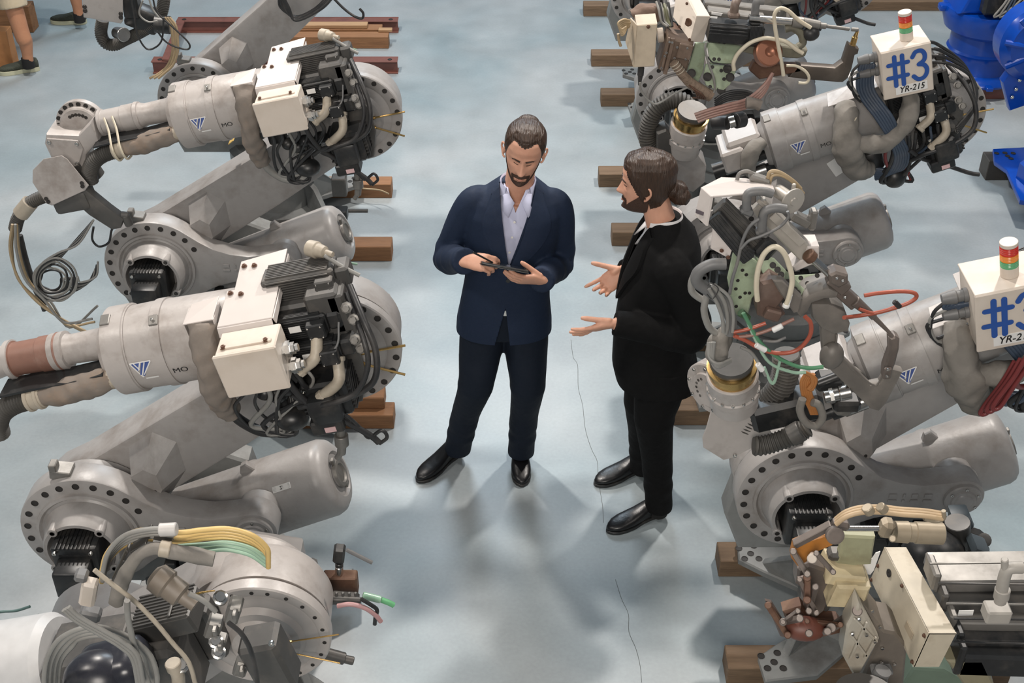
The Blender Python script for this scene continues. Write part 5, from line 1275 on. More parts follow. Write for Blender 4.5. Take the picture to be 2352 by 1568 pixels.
# ---- gun in the lower right corner
K = .5
g0 = thing('welding_gun', 'rust stained welding gun with a long cream channel in the lower right corner', 'welding gun', (.9, 2.0, 1.5), gunLabel)
Y = 2.0
DIRT = mat('worn_cream', (.46, .41, .32), .5, dirt=(.19, .13, .07), damt=.7, dscale=7, var=.12)
b = MB()
A, B_, C_, D_ = QE(1105, 835, Y+.22), QE(1345, 1300, Y-.06), QE(1262, 1482, Y-.06), QE(1030, 1010, Y+.22)
ex = V((.060, 0, 0))
b.prism([A, B_, C_, D_], V((.004, 0, 0)), .0008); b.prism([A, B_, B_+ex*1.05, A+ex*.9], V((0, 0, -.004)), .0008); b.prism([B_, B_+ex*1.05, C_+ex*1.0, C_], V((0, .004, 0)), .0008)
bo = b.build('channel_guard', DIRT, g0, sharp=15)
nf = (B_-A).cross(C_-B_).normalized()
if nf.x > 0: nf = -nf
def onf(u, v): return A.lerp(B_, u).lerp(D_.lerp(C_, u), v)+nf*.001
bolts(bo, [onf(.02, .96), onf(.03, .5), onf(.45, .05), onf(.97, .15), onf(.60, .88), onf(.97, .93)], nf, 'rust', .9)
k = MB(); k.prism([onf(.70, .45), onf(.84, .45), onf(.84, .62), onf(.70, .62)], nf*.002, 0); k.build('blank_plate', mat('plate_tan', (.36, .30, .22), .5), g0)
k = MB(); k.lathe(onf(.22, .25), nf, [(0, .010), (.003, .010), (.003, .004), (0, 0)], 14); k.build('grommet', HOLE, g0)
k = MB(); k.prism([QE(x, y, Y+.10) for x, y in ((1015, 885), (1040, 900), (1060, 870), (1085, 860), (1050, 960), (1030, 985), (975, 975))], (0, .003, 0), 0); k.build('white_card', WHITE, g0)
b = MB(); b.prism([QE(x, y, Y+.02) for x, y in ((800, 1165), (855, 1050), (1035, 1060), (1010, 1130), (940, 1172))], (0, .11, 0), .006); b.prism([QE(x, y, Y+.04) for x, y in ((820, 985), (1010, 1005), (1040, 1060), (855, 1052), (790, 1040))], (0, .09, 0), .005); b.build('cream_valve_cover', mat('cream_valve', (.52, .44, .28), .5, dirt=(.25, .17, .08), damt=.6), g0)
b = MB(); b.prism([QE(x, y, Y+.05) for x, y in ((605, 900), (620, 835), (700, 800), (780, 775), (860, 780), (830, 830), (760, 860), (700, 880), (690, 920), (640, 945))], (0, .03, 0), .004)
b.build('rust_bracket', RUSTO, g0)
b = MB(); rail(b, QE(620, 820, Y+.04), QE(820, 715, Y+.04), .014, .02); b.lathe(QE(835, 765, Y+.0), (0, -1, .4), [(0, .02), (.012, .02), (.014, .012), (.010, 0)], 20); b.box(QE(870, 710, Y+.05), (.06, .05, .04), Matrix.Rotation(.2, 3, 'Y'), .01)
b.build('lever_arm', AR, g0)
b = MB(); b.cyl(QE(890, 735, Y+.05), QE(1080, 735, Y+.05), .013); b.build('chrome_rod', STEEL, g0)
TANM = mat('tan_metal', (.30, .25, .18), .48, metal=.3, dirt=(.15, .11, .07), damt=.5, dscale=10)
b = MB(); b.lathe(QE(1160, 752, Y+.05), (1, 0, -.06), [(0, .02), (0, .024), (.03, .025), (.032, .022), (.045, .022), (.047, .025), (.108, .025), (.11, .022), (.112, 0)], 32)
b.box(QE(1115, 730, Y+.05), (.05, .06, .075), Matrix.Rotation(.2, 3, 'Y'), .01); b.cyl(QE(1150, 790, Y+.0), QE(1150, 790, Y-.03), .016)
b.build('air_cylinder', TANM, g0)
for i in range(3):
    cable(g0, [QE(x, y+i*14, Y+.02-.01*i) for x, y in ((845, 685), (900, 645), (980, 622), (1090, 620), (1200, 632), (1320, 640), (1420, 655))], .0115, mat('tan_hose', (.45, .33, .20), .5, dirt=(.28, .2, .12)), 'tan_hose', 10)
b = MB(); b.tube([QE(1320, 680, Y), QE(1380, 695, Y), QE(1425, 680, Y), QE(1425, 640, Y)], .010, 10); b.cyl(QE(1010, 620, Y), QE(1030, 650, Y), .024); b.cyl(QE(1080, 615, Y), QE(1110, 640, Y), .022); b.build('hose_fitting', TANM, g0)
b = MB(); b.prism([QE(x, y, Y+.08) for x, y in ((880, 775), (1060, 785), (1050, 840), (1035, 935), (830, 945), (870, 870))], (0, .03, 0), .005); b.build('green_side_plate', mat('dirty_green', (.30, .30, .19), .5, dirt=(.12, .09, .05), damt=.6, dscale=9), g0)
b = MB(); b.prism([QE(x, y, Y+.09) for x, y in ((1260, 1490), (1430, 1500), (1600, 1600), (1190, 1600))], (0, .06, 0), .005); b.build('green_base', mat('dull_green', (.12, .17, .13), .5, dirt=(.06, .06, .05)), g0)
b = MB(); b.prism([QE(x, y, Y-.05) for x, y in ((1440, 1450), (1640, 1450), (1700, 1580), (1540, 1590))], (0, .05, 0), .005); b.build('olive_bracket', mat('olive_b', (.22, .20, .13), .5), g0)
for p0, p1, w_ in (((480, 1150), (585, 1310), .013), ((690, 1000), (690, 1120), .014), ((650, 1010), (740, 1190), .010), ((690, 1235), (870, 1255), .010), ((820, 1270), (960, 1180), .018), ((560, 1240), (650, 1220), .014),
                   ((740, 870), (830, 970), .010), ((700, 1300), (800, 1290), .014), ((700, 1180), (735, 1050), .012), ((615, 860), (690, 980), .012), ((640, 1180), (560, 1240), .010)):
    b = MB(); rail(b, QE(*p0, Y+.03), QE(*p1, Y+.0), w_, w_*.9); b.cyl(QE(*p0, Y+.02), QE(*p0, Y-.01), w_*1.3); b.cyl(QE(*p1, Y+.0), QE(*p1, Y-.03), w_*1.3)
    b.build('linkage_bar', AR if (p0[0]//10) % 3 else RUST, g0)
b = MB(); b.prism([QE(x, y, Y+.07) for x, y in ((640, 960), (700, 930), (790, 960), (830, 1060), (790, 1180), (720, 1240), (670, 1190), (690, 1080), (630, 1040))], (0, .05, 0), .006); b.build('gun_base_casting', AR, g0)
b = MB(); b.prism([QE(x, y, Y+.06) for x, y in ((560, 1190), (660, 1160), (720, 1230), (860, 1240), (900, 1300), (760, 1330), (600, 1300))], (0, .04, 0), .006); b.build('rust_plate', RUST, g0)
b = MB(); b.prism([QE(x, y, Y+.04) for x, y in ((640, 1010), (680, 1000), (735, 1180), (700, 1210))], (0, .012, 0), .003); b.build('link_plate', mat('grey_brown_link', (.13, .10, .09), .5, metal=.3, dirt=(.22, .16, .12)), g0)
b = MB(); b.prism([QE(x, y, Y+.03) for x, y in ((465, 1130), (500, 1140), (600, 1300), (580, 1330), (545, 1320))], (0, .014, 0), .003); b.build('link_plate', MATS['grey_brown_link'], g0)
b = MB(); b.cyl(QE(715, 900, Y+.01), QE(720, 870, Y+.04), .022, .012); b.build('cream_nozzle', CREAM, g0)
b = MB(); b.ell(QE(680, 1275, Y+.02), (.05, .03, .03)); b.build('rust_knuckle', mat('dark_red_rust', (.13, .045, .03), .5), g0, sharp=60)
b = MB(); b.box(QE(760, 1080, Y+.12), (.12, .10, .12), Matrix.Rotation(.4, 3, 'Y'), .012); b.box(QE(700, 940, Y+.13), (.10, .08, .08), Matrix.Rotation(.4, 3, 'Y'), .012); b.box(QE(900, 870, Y+.1), (.14, .06, .04), None, .008)
b.build('pivot_block', DGM, g0)
b = MB(); b.prism([QE(x, y, Y-.03) for x, y in ((970, 1140), (1080, 1335), (955, 1560), (880, 1420), (905, 1260))], (0, .05, 0), .005)
for a_, c_ in (((945, 1220), (1065, 1345)), ((925, 1305), (1010, 1420)), ((1010, 1240), (920, 1440)), ((1060, 1320), (1000, 1430))): rail(b, QE(*a_, Y-.035), QE(*c_, Y-.035), .005, .006)
to = b.build('terminal_cover', mat('dusty_white_plate', (.40, .37, .31), .5, dirt=(.2, .15, .1), damt=.5, dscale=9), g0)
bolts(to, [QE(x, y, Y-.045) for x, y in ((970, 1225), (935, 1305), (1010, 1310), (1055, 1345), (960, 1425))], (0, -1, 0), 'hex', .7)
b = MB(); b.prism([QE(x, y, Y) for x, y in ((985, 1140), (1110, 1290), (1165, 1300), (1230, 1370), (1210, 1590), (960, 1590), (1075, 1345))], (0, .10, 0), .006); bo = b.build('transformer_housing', mat('brown_grey_case', (.15, .13, .11), .5, metal=.2, dirt=(.25, .21, .17), damt=.5, dscale=10), g0)
bolts(bo, [QE(x, y, Y-.002) for x, y in ((1095, 1380), (1090, 1455), (1160, 1465), (1080, 1265), (1040, 1180))], (0, -1, 0), 'hex', .8)
b = MB(); b.tube([QE(1100, 1500, Y-.06), QE(1080, 1540, Y-.06), QE(1085, 1600, Y-.06)], .038, 16); b.box(QE(1090, 1495, Y-.04), (.08, .05, .02), None, .004); b.build('conduit_elbow', GREYC, g0)
for i, (y0_, y1_, x0_, hw, m_) in enumerate(((970, 960, 1350, .038, GRM), (1075, 1085, 1395, .036, DGM), (1185, 1195, 1440, .034, GRM), (1265, 1275, 1480, .022, BLK), (1390, 1410, 1480, .07, BLK))):
    b = MB(); rail(b, QE(x0_, y0_, Y+.12-.03*i), QE(2100, y1_, Y+.12-.03*i), hw, .10, 0)
    rail(b, QE(x0_, y0_-45, Y+.06-.03*i), QE(2100, y1_-45, Y+.06-.03*i), .004, .004)
    b.box(QE(x0_+15, y0_, Y+.10-.03*i), (.03, .12, hw*2.2), None, .005)
    mo = b.build('servo_motor', m_, g0)
b = MB(); b.box(QE(1545, 1190, Y-.005), (.055, .002, .028), Matrix.Rotation(-.05, 3, 'Y'), 0); b.build('rating_plate', WHITE, g0)
b = MB(); b.tube([QE(1850, 945, Y-.06), QE(1780, 950, Y-.06), QE(1755, 990, Y-.06), QE(1740, 1060, Y-.06), QE(1730, 1130, Y-.06)], .027, 16); b.cyl(QE(1745, 1060, Y-.06), QE(1735, 1110, Y-.06), .034); b.cyl(QE(1755, 900, Y-.06), QE(1755, 950, Y-.06), .016)
b.box(QE(1710, 1185, Y-.05), (.09, .07, .06), None, .004); b.build('conduit_elbow', mat('pale_grey_plastic', (.33, .31, .28), .5, dirt=(.2, .18, .16)), g0)
K = .8
# dark clamps behind the gun
cl = MB(); cl.cyl(QE(1500, 830, 2.6), QE(1500, 700, 2.6), .045)
cl.prism([QE(x, y, 2.6) for x, y in ((1450, 750), (1490, 740), (1640, 785), (1665, 805), (1640, 830), (1560, 810), (1450, 790))], (0, .04, 0), .006); cl.lathe(QE(1640, 800, 2.57), (0, -.6, .8), [(0, .02), (.01, .02), (.012, .01), (.01, 0)], 14)
co = cl.build('cable_clamp_lever', DGM, g0)
cl = MB(); cl.prism([QE(x, y, 2.62) for x, y in ((1480, 690), (1580, 688), (1597, 730), (1560, 770), (1478, 750))], (0, .07, 0), .012, 2); cl.prism([QE(x, y, 2.5) for x, y in ((1580, 870), (1610, 845), (1680, 870), (1685, 910), (1590, 915))], (0, .07, 0), .012, 2); cl.build('grey_plug_cap', mat('slate_plastic', (.06, .075, .085), .45, dirt=(.14, .15, .15)), g0)
cl = MB(); cl.box(QE(1540, 870, 2.62), (.12, .12, .16), None, .02); cl.ell(QE(1370, 870, 2.55), (.09, .08, .07)); cl.build('rubber_motor', BLK, g0, sharp=60)

K = 1.0

# robot that carries the lower right gun: it stands just in front of the frame
FQ0 = Fr((1.22, 1.66, 1.44), math.radians(16))
rq0, _a = right_robot(1.08, 1.66, (1.87, 0, 1.48), FQ0, 'grey robot below the lower right corner that carries the rust stained welding gun', False)
wrist_stack(rq0, V((.80, 1.80, 1.28)), V((.80, 1.86, 1.62)), .085)
b = MB(); b.cyl(V((.80, 1.78, 1.20)), V((.80, 1.80, 1.30)), .09, .08); b.box((.90, 1.72, 1.20), (.34, .16, .16), Matrix.Rotation(-.25, 3, 'Y'), .03, 2); b.build('wrist_body', RP, rq0)
# ------------------------------------------------------------------ blue robots, upper right
cb = pz(2240, 170, .1)
bl = thing('industrial_robot', 'gloss blue robot base standing behind the complete #3 box, top right', 'robot', (cb.x, cb.y, .1), 'gloss blue robots at the top right')
b = MB(); b.lathe((cb.x, cb.y, .10), (0, 0, 1), [(0, .29), (.02, .30), (.05, .28), (.07, .235), (.16, .225), (.20, .24), (.215, .25), (.23, .235), (.34, .235), (.38, .30), (.50, .34), (.54, .33)], 56)
for a in range(8): b.box((cb.x+.315*math.cos(a*PI/4), cb.y+.315*math.sin(a*PI/4), .125), (.06, .05, .03), Matrix.Rotation(a*PI/4, 3, 'Z'), .005)
b.build('base_column', ROBBLUE, bl)
b = MB(); b.box((cb.x-.33, cb.y, .62), (.09, .08, .05), None, .02, 2); b.prism([(cb.x-.30, cb.y-.22, .64), (cb.x+.30, cb.y-.22, .64), (cb.x+.34, cb.y-.2, .9), (cb.x+.2, cb.y-.2, 1.15), (cb.x-.12, cb.y-.2, 1.1)], (0, .4, 0), .03, 2); b.build('turning_frame', ROBBLUE, bl)
b = MB(); b.box((cb.x, cb.y-.27, .80), (.34, .10, .26), None, .02); b.build('motor', BLK, bl)
for i in range(4):
    cable(bl, [V((cb.x+.02+i*.03, cb.y-.34, 1.0)), V((cb.x-.04+i*.02, cb.y-.36, .80)), V((cb.x-.10+i*.04, cb.y-.36, .68)), V((cb.x+.04+i*.03, cb.y-.36, .78)), V((cb.x+.14+i*.03, cb.y-.35, .95))], .010, CABG if i < 2 else CABB)
# second blue robot, cut by the right edge
c2 = pz(2345, 405, .12)
bz = thing('industrial_robot', 'gloss blue robot cut off by the right edge, its drilled foot on a dark beam', 'robot', (c2.x+.3, c2.y, .1), 'gloss blue robots at the top right')
b = MB(); b.prism([pz(x, y, .16) for x, y in ((2278, 352), (2352, 348), (2420, 360), (2440, 460), (2390, 480), (2340, 470), (2310, 400), (2282, 380))], (0, 0, .035), .008, 2)
b.prism([pz(x, y, .16) for x, y in ((2330, 420), (2352, 440), (2440, 520), (2460, 470), (2380, 380))], (0, 0, .16), .02)
fo = b.build('base_foot', ROBBLUE, bz)
bolts(fo, [pz(x, y, .1965) for x, y in ((2289, 352), (2308, 351), (2327, 352), (2314, 358), (2322, 364))], (0, 0, 1), 'hole', 1.3, 'bolt_hole')
c3 = pk(2372, 90, 7.3)
b = MB(); b.lathe((3.75, c2.y+.1, .12), (0, 0, 1), [(0, .29), (.02, .30), (.05, .26), (.16, .235), (.20, .24), (.215, .25), (.34, .24), (.40, .30), (.5, .3)], 48)
b.build('base_column', ROBBLUE, bz)
b = MB(); b.lathe(V((c3.x+.02, 7.2, c3.z)), (0, 1, 0), [(-.05, 0), (-.05, .12), (-.03, .16), (-.03, .19), (0, .21), (.03, .24), (.16, .24), (.2, .2)], 48)
b.prism([pk(x, y, 7.25) for x, y in ((2332, 150), (2400, 120), (2420, 260), (2372, 235), (2352, 245), (2320, 256), (2303, 190))], (0, .08, 0), .015, 2)
for a in (-.6, 0.1, .8): 
    u = V((-math.cos(a), 0, math.sin(a))); b.tube([V((c3.x+.02, 7.15, c3.z))+u*.04, V((c3.x+.02, 7.16, c3.z))+u*.12, V((c3.x+.02, 7.19, c3.z))+u*.23], .018, 8)
co = b.build('shoulder_casting', ROBBLUE, bz)
bolts(co, [pk(x, y, 7.245) for x, y in ((2341, 183), (2333, 204), (2324, 222))], (0, -1, 0), 'screw', 1.2)
_p = pz(2262, 414, 0)
beam(_p.x, _p.x+.33, _p.y, 0, mat('dark_beam', (.05, .045, .04), .6, dirt=(.1, .08, .07)), 'dark short beam under the drilled blue foot at the right edge', .14, .14)
_p = pz(2160, 228, 0)
beam(_p.x-.35, _p.x+1.6, _p.y, 0, BEAMR, 'dark red beam on the floor under the blue robot', .14, .09)
_p = pz(2000, 25, 0)
beam(_p.x-.3, _p.x+1.0, _p.y, 0, WOODG, 'weathered beam at the top edge left of the blue robot', .14, .08)
# ------------------------------------------------------------------ people
from mathutils.bvhtree import BVHTree
SKIN = mat('skin', (.60, .325, .225), .5, dirt=(.42, .17, .11), damt=.35, dscale=12, var=.05, spec=.4)
SKIN.node_tree.nodes['Principled BSDF'].inputs['Subsurface Weight'].default_value = .12
SKIN.node_tree.nodes['Principled BSDF'].inputs['Subsurface Radius'].default_value = (.02, .008, .005)
SKIN2 = mat('tanned_skin', (.42, .20, .11), .55, dirt=(.33, .13, .07), damt=.3, dscale=12, var=.05)
HAIR = mat('brown_hair', (.040, .021, .012), .40, var=.75, dscale=5, stretch=(9, 1.2, 1.2), bump=.6, bscale=26)
BEARD = mat('beard_hair', (.05, .024, .014), .6, var=.4, dscale=60, bump=.5, bscale=300)
NAVY = mat('navy_wool', (.0095, .019, .044), .75, var=.25, dscale=40, bump=.45, bscale=8, spec=.3)
NAVYT = mat('navy_trousers', (.0045, .009, .019), .75, var=.25, dscale=40, bump=.5, bscale=8, spec=.3)
BLACKW = mat('black_wool', (.0035, .0035, .0038), .85, var=.3, dscale=40, bump=.45, bscale=8, spec=.2)
SHIRT = mat('pale_blue_shirt', (.55, .57, .74), .7, var=.04, bump=.2, bscale=14)
SHIRTW = mat('white_shirt', (.72, .70, .70), .7, var=.04, bump=.2, bscale=14)
LEATHER = mat('black_leather', (.006, .006, .007), .34, var=.2, bump=.15, bscale=30, rvar=.06)

def lerp_tab(T, z):
    if z <= T[0][0]: return T[0][1:]
    for a, b in zip(T, T[1:]):
        if z <= b[0]:
            t = (z-a[0])/(b[0]-a[0]); t = t*t*(3-2*t)*.35+t*.65
            return tuple(p+(q-p)*t for p, q in zip(a[1:], b[1:]))
    return T[-1][1:]
HT = [(-.120, .050, .012, .000), (-.112, .074, .030, .012), (-.100, .086, .042, .025), (-.082, .088, .051, .042), (-.060, .087, .058, .060), (-.035, .087, .064, .078), (-.008, .087, .069, .090),
      (.020, .089, .072, .097), (.050, .092, .074, .100), (.075, .085, .071, .094), (.095, .068, .060, .078), (.109, .045, .043, .054), (.117, .022, .022, .027), (.120, .0, .0, .0)]
def head_point(th, z, off=0.0, feat=True):
    """th = 0 faces forward (-y); returns a point of the head surface"""
    f, w, b = lerp_tab(HT, z)
    s, c = math.sin(th), math.cos(th)
    e = .92
    x = w*(abs(s)**e)*(1 if s >= 0 else -1)
    y = -(f if c > 0 else b)*(abs(c)**e)*(1 if c >= 0 else -1)
    if feat and c > 0:
        g = lambda u, v, a, p, q: a*math.exp(-((x-u)/p)**2-((z-v)/q)**2)
        nose = 0
        if -.055 < z < .03:
            t = (.025-z)/.065; nose = .030*max(0, min(1, t))**1.2*math.exp(-(x/(.0075+.0075*max(0, t)))**2)
            if z < -.040: nose *= max(0, 1-(-.040-z)/.011)
        d = nose+g(.012, -.036, .007, .007, .008)+g(-.012, -.036, .007, .007, .008)
        d -= g(.031, .000, .013, .015, .012)+g(-.031, .000, .013, .015, .012)
        d += g(.031, .000, .007, .012, .006)+g(-.031, .000, .007, .012, .006)
        d += g(.028, .020, .006, .020, .007)+g(-.028, .020, .006, .020, .007)
        d += g(0, -.064, .005, .018, .005)+g(0, -.074, .006, .015, .005)-g(0, -.0685, .005, .022, .002)-g(0, -.084, .004, .016, .005)
        d += g(0, -.102, .008, .018, .012)+g(.045, -.02, .004, .014, .016)+g(-.045, -.02, .004, .014, .016)
        y -= d
    v = V((x, y, z))
    if off:
        n = V((x/max(w, .01)**1, y/max((f if c > 0 else b), .01), z/.12)).normalized()
        v += n*off
    return v
def head_grid(mb, nt=96, nz=80, off=0.0, keep=None, M=Matrix(), offf=None):
    vs = {}
    def zz(j): return -.120+.240*(.5-.5*math.cos(PI*j/nz))
    def get(i, j):
        i %= nt
        if (i, j) not in vs:
            th = -PI+2*PI*i/nt; z = zz(j)
            o = offf(th, z) if offf else off
            vs[(i, j)] = mb.bm.verts.new(M @ head_point(th, z, o))
        return vs[(i, j)]
    for i in range(nt):
        for j in range(nz):
            th = -PI+2*PI*(i+.5)/nt; z = (zz(j)+zz(j+1))/2
            if keep and not keep(th, z): continue
            q = [get(i, j), get(i+1, j), get(i+1, j+1), get(i, j+1)]
            try: mb.bm.faces.new(q)
            except ValueError: pass
    if not keep:
        bmesh.ops.holes_fill(mb.bm, edges=[e for e in mb.bm.edges if len(e.link_faces) == 1], sides=0)

def sweep(mb, secs, n=28, ex=2.0):
    """closed loft through elliptical sections: (centre, x axis, y axis, rx, ry)"""
    rings = []
    for c, X, Y, rx, ry in secs:
        X = V(X).normalized(); Y = V(Y).normalized()
        ring = []
        for i in range(n):
            a = 2*PI*i/n; ca, sa = math.cos(a), math.sin(a); p = 2/ex
            ring.append(mb.bm.verts.new(V(c)+X*(rx*abs(ca)**p*(1 if ca >= 0 else -1))+Y*(ry*abs(sa)**p*(1 if sa >= 0 else -1))))
        rings.append(ring)
    for A, B in zip(rings, rings[1:]):
        for i in range(n): mb.bm.faces.new((A[i], A[(i+1) % n], B[(i+1) % n], B[i]))
    mb.bm.faces.new(rings[0][::-1]); mb.bm.faces.new(rings[-1])
def torso(mb, T, M, n=36, ex=2.3, k=3):
    L = []
    for a, b in zip(T, T[1:]):
        for i in range(k):
            t = i/k; L.append([p+(q-p)*t for p, q in zip(a, b)])
    L.append(T[-1])
    R = M.to_3x3()
    sweep(mb, [(M @ V((cx, cy, z)), R @ V((1, 0, 0)), R @ V((0, 1, 0)), rx, ry) for z, cx, cy, rx, ry in L], n, ex)
def limb(mb, pts, rad, n=18, k=6, folds=None):
    """tapering limb through joints with a radius at each joint"""
    P = smooth(pts, k); m = len(P)
    def r(u):
        t = u*(len(rad)-1); i = min(int(t), len(rad)-2); f = t-i
        v = rad[i]+(rad[i+1]-rad[i])*f
        if folds:
            for u0, w, a in folds: v += a*math.exp(-((u-u0)/w)**2)
        return v
    mb.tube(P, r, n, 1)
def remesh(mb, voxel, it=4, name='tmp'):
    me = bpy.data.meshes.new(name); bmesh.ops.recalc_face_normals(mb.bm, faces=mb.bm.faces[:]); mb.bm.to_mesh(me); mb.bm.free()
    o = bpy.data.objects.new(name, me); COL.objects.link(o)
    r = o.modifiers.new('r', 'REMESH'); r.mode = 'VOXEL'; r.voxel_size = voxel; r.adaptivity = 0
    s = o.modifiers.new('s', 'SMOOTH'); s.factor = .5; s.iterations = it
    dg = bpy.context.evaluated_depsgraph_get()
    m2 = bpy.data.meshes.new_from_object(o.evaluated_get(dg))
    bpy.data.objects.remove(o); bpy.data.meshes.remove(me)
    out = MB(); out.bm.from_mesh(m2); bpy.data.meshes.remove(m2)
    return out

def hand(mb, M, side=1, curl=((10, 15, 10),)*4, spread=6, thumb=((.6, .8, -.3), 20, 15), s=1.0):
    """M maps hand space to the hall: +x along the fingers, +y thumb side (side=1), +z back of the hand"""
    def T(p): return M @ V((p[0]*s, p[1]*s*side, p[2]*s))
    R = M.to_3x3()
    X, Y, Z = R @ V((1, 0, 0)), R @ V((0, side, 0)), R @ V((0, 0, 1))
    sweep(mb, [(T((-.03, 0, 0)), Y, Z, .026*s, .020*s), (T((0, 0, 0)), Y, Z, .027*s, .019*s), (T((.02, .002, -.001)), Y, Z, .032*s, .018*s), (T((.05, .003, -.001)), Y, Z, .040*s, .016*s),
               (T((.08, .001, 0)), Y, Z, .042*s, .014*s), (T((.098, 0, 0)), Y, Z, .038*s, .010*s)], 20, 2.4)
    mb.ell(T((.028, .022, -.012)), (.026*s, .017*s, .014*s), R)
    for i, (yb, ln, r) in enumerate(((.031, .074, .0088), (.0105, .082, .0092), (-.0105, .076, .0088), (-.030, .060, .0078))):
        c = curl[i]; a = 0; sp = math.radians(spread*(1.5-i))
        P = [V((.080, yb*.95, 0)), V((.096-abs(yb)*.12, yb, 0))]
        for seg, ang in zip((.46, .30, .24), c):
            a += math.radians(ang); d = V((math.cos(a)*math.cos(sp), math.cos(a)*math.sin(sp), -math.sin(a)))
            q = P[-1]; P.append(q+d*ln*seg*.5); P.append(q+d*ln*seg)
        Q = [T(p) for p in P]; n = len(Q)
        rr = [r*1.12, r*1.1, r*1.0, r*1.04, r*.92, r*.98, r*.86, r*.74]
        limb(mb, Q, [q*s for q in rr], 12, 3)
        mb.ell(Q[-1], (r*.74*s,)*3, n=10, m=6)
    d0, b1, b2 = thumb; d = V(d0).normalized()
    p = V((.018, .020, -.008)); P = [p]
    ax = V((0, -.3, -1)) if abs(d.z) < .5 else V((1, 0, 0))
    q = p+d*.046; P.append(p+d*.024); P.append(q)
    for ln, b in ((.034, b1), (.027, b2)):
        d = (d+V((.9, -.35, -.15))*math.radians(b)).normalized(); P.append(q+d*ln*.5); q = q+d*ln; P.append(q)
    limb(mb, [T(x) for x in P], [r*s for r in (.016, .0145, .0115, .0112, .0105, .0105, .0082)], 12, 3)
    mb.ell(T(P[-1]), (.0082*s,)*3, n=10, m=6)

def hand_matrix(w, tip, back):
    """wrist point, direction point of the fingers, direction of the back of the hand"""
    X = (V(tip)-V(w)).normalized(); Z = V(back); Z = (Z-X*Z.dot(X)).normalized(); Y = Z.cross(X)
    return Matrix.Translation(V(w)) @ Matrix((X, Y, Z)).transposed().to_4x4()

def ear(mb, M, side):
    c = V((side*.071, .004, -.012))
    P = [c+V((side*u, v, w)) for u, v, w in ((-.002, -.010, -.028), (.006, -.004, -.026), (.012, .008, -.012), (.018, .016, .008), (.016, .012, .026), (.008, .0, .030), (.0, -.008, .022), (-.004, -.010, .008))]
    mb.tube([M @ p for p in P], .0048, 8, 4)
    mb.ell(M @ (c+V((side*.004, .002, .004))), (.006, .012, .022), M.to_3x3() @ Matrix.Rotation(side*.35, 3, 'Z'))

def shoe(root, heel, toe, h=.0, lf=.29, name='shoe', m=None, sole_m=None, sole_h=.012, wide=1.0, high=1.0):
    heel = V(heel); toe = V(toe); d = (toe-heel); d.z = 0; d.normalize(); s = V((-d.y, d.x, 0)); up = V((0, 0, 1)); L = lf
    def at_(a, w, z): return heel+d*(a*L)+s*w+up*z
    o = MB()
    prof = [(0.0, .020, .050, .036), (.03, .029, .076, .040), (.12, .034, .084, .042), (.24, .035, .084, .042), (.36, .036, .074, .037), (.48, .041, .058, .029), (.62, .046, .046, .023), (.75, .046, .040, .020), (.86, .040, .034, .017), (.94, .027, .027, .0135), (.985, .014, .020, .010), (1.0, .004, .014, .007)]
    sweep(o, [(at_(a, 0, sole_h+t*high/2+.001), s, up, w*wide, t*high/2) for a, w, t, _ in prof], 24, 2.6)
    so = o.build(name+'_upper', m or LEATHER, root, sharp=60)
    o = MB()
    out = [(0, .014), (.05, .028), (.15, .033), (.3, .031), (.42, .034), (.6, .045), (.75, .046), (.87, .040), (.95, .027), (1.0, .008)]
    pts = [at_(a*1.015-.005, w*wide, 0) for a, w in out]+[at_(a*1.015-.005, -w*wide, 0) for a, w in out[::-1]]
    o.prism(pts, up*(sole_h+.004), .002); o.build(name+'_sole', sole_m or BLK, root)
    if not h:
        o = MB(); pts = [at_(a, w*wide, 0) for a, w in ((.0, .012), (.05, .027), (.22, .031))]+[at_(a, -w*wide, 0) for a, w in ((.22, .031), (.05, .027), (.0, .012))]
        o.prism(pts, up*.022, .002); o.build(name+'_heel', sole_m or BLK, root)
    return so, at_

def cut_region(bm, lines, inside, front=lambda c: True):
    """clean straight cuts along the given vertical planes, then drop faces for which inside(centre) holds"""
    for p, n, zone in lines:
        g = [f for f in bm.faces if front(f.calc_center_median()) and zone(f.calc_center_median())]
        es = list({e for f in g for e in f.edges}); vs = list({v for f in g for v in f.verts})
        bmesh.ops.bisect_plane(bm, geom=vs+es+g, plane_co=p, plane_no=n, dist=1e-5)
    bmesh.ops.delete(bm, geom=[f for f in bm.faces if front(f.calc_center_median()) and inside(f.calc_center_median())], context='FACES')

def draped(mb, bvh, M, inner, outer, off=.006, k=5):
    """cloth strip lying on the jacket between two outlines given in (x, z) of the chest front"""
    A = smooth([V((a, 0, b)) for a, b in inner], 5); B = smooth([V((a, 0, b)) for a, b in outer], 5)
    n = 24; A = resample(A, n); B = resample(B, n); Mi = M.to_3x3()
    def hit(p, o):
        w = M @ V((p.x, -.6, p.z)); d = Mi @ V((0, 1, 0))
        h = bvh.ray_cast(w, d)
        return (h[0]-d*o) if h[0] is not None else M @ V((p.x, -.1, p.z))
    G = [[None]*(k+1) for _ in range(n+1)]; H = [[None]*(k+1) for _ in range(n+1)]
    for i in range(n+1):
        for j in range(k+1):
            p = A[i].lerp(B[i], j/k); t = j/k
            G[i][j] = mb.bm.verts.new(hit(p, off*(1.0 if t > 0 else .9))); H[i][j] = mb.bm.verts.new(hit(p, .001))
    for i in range(n):
        for j in range(k):
            mb.bm.faces.new((G[i][j], G[i+1][j], G[i+1][j+1], G[i][j+1])); mb.bm.faces.new((H[i][j], H[i][j+1], H[i+1][j+1], H[i+1][j]))
    for i in range(n):
        mb.bm.faces.new((G[i][0], H[i][0], H[i+1][0], G[i+1][0])); mb.bm.faces.new((G[i][k], G[i+1][k], H[i+1][k], H[i][k]))

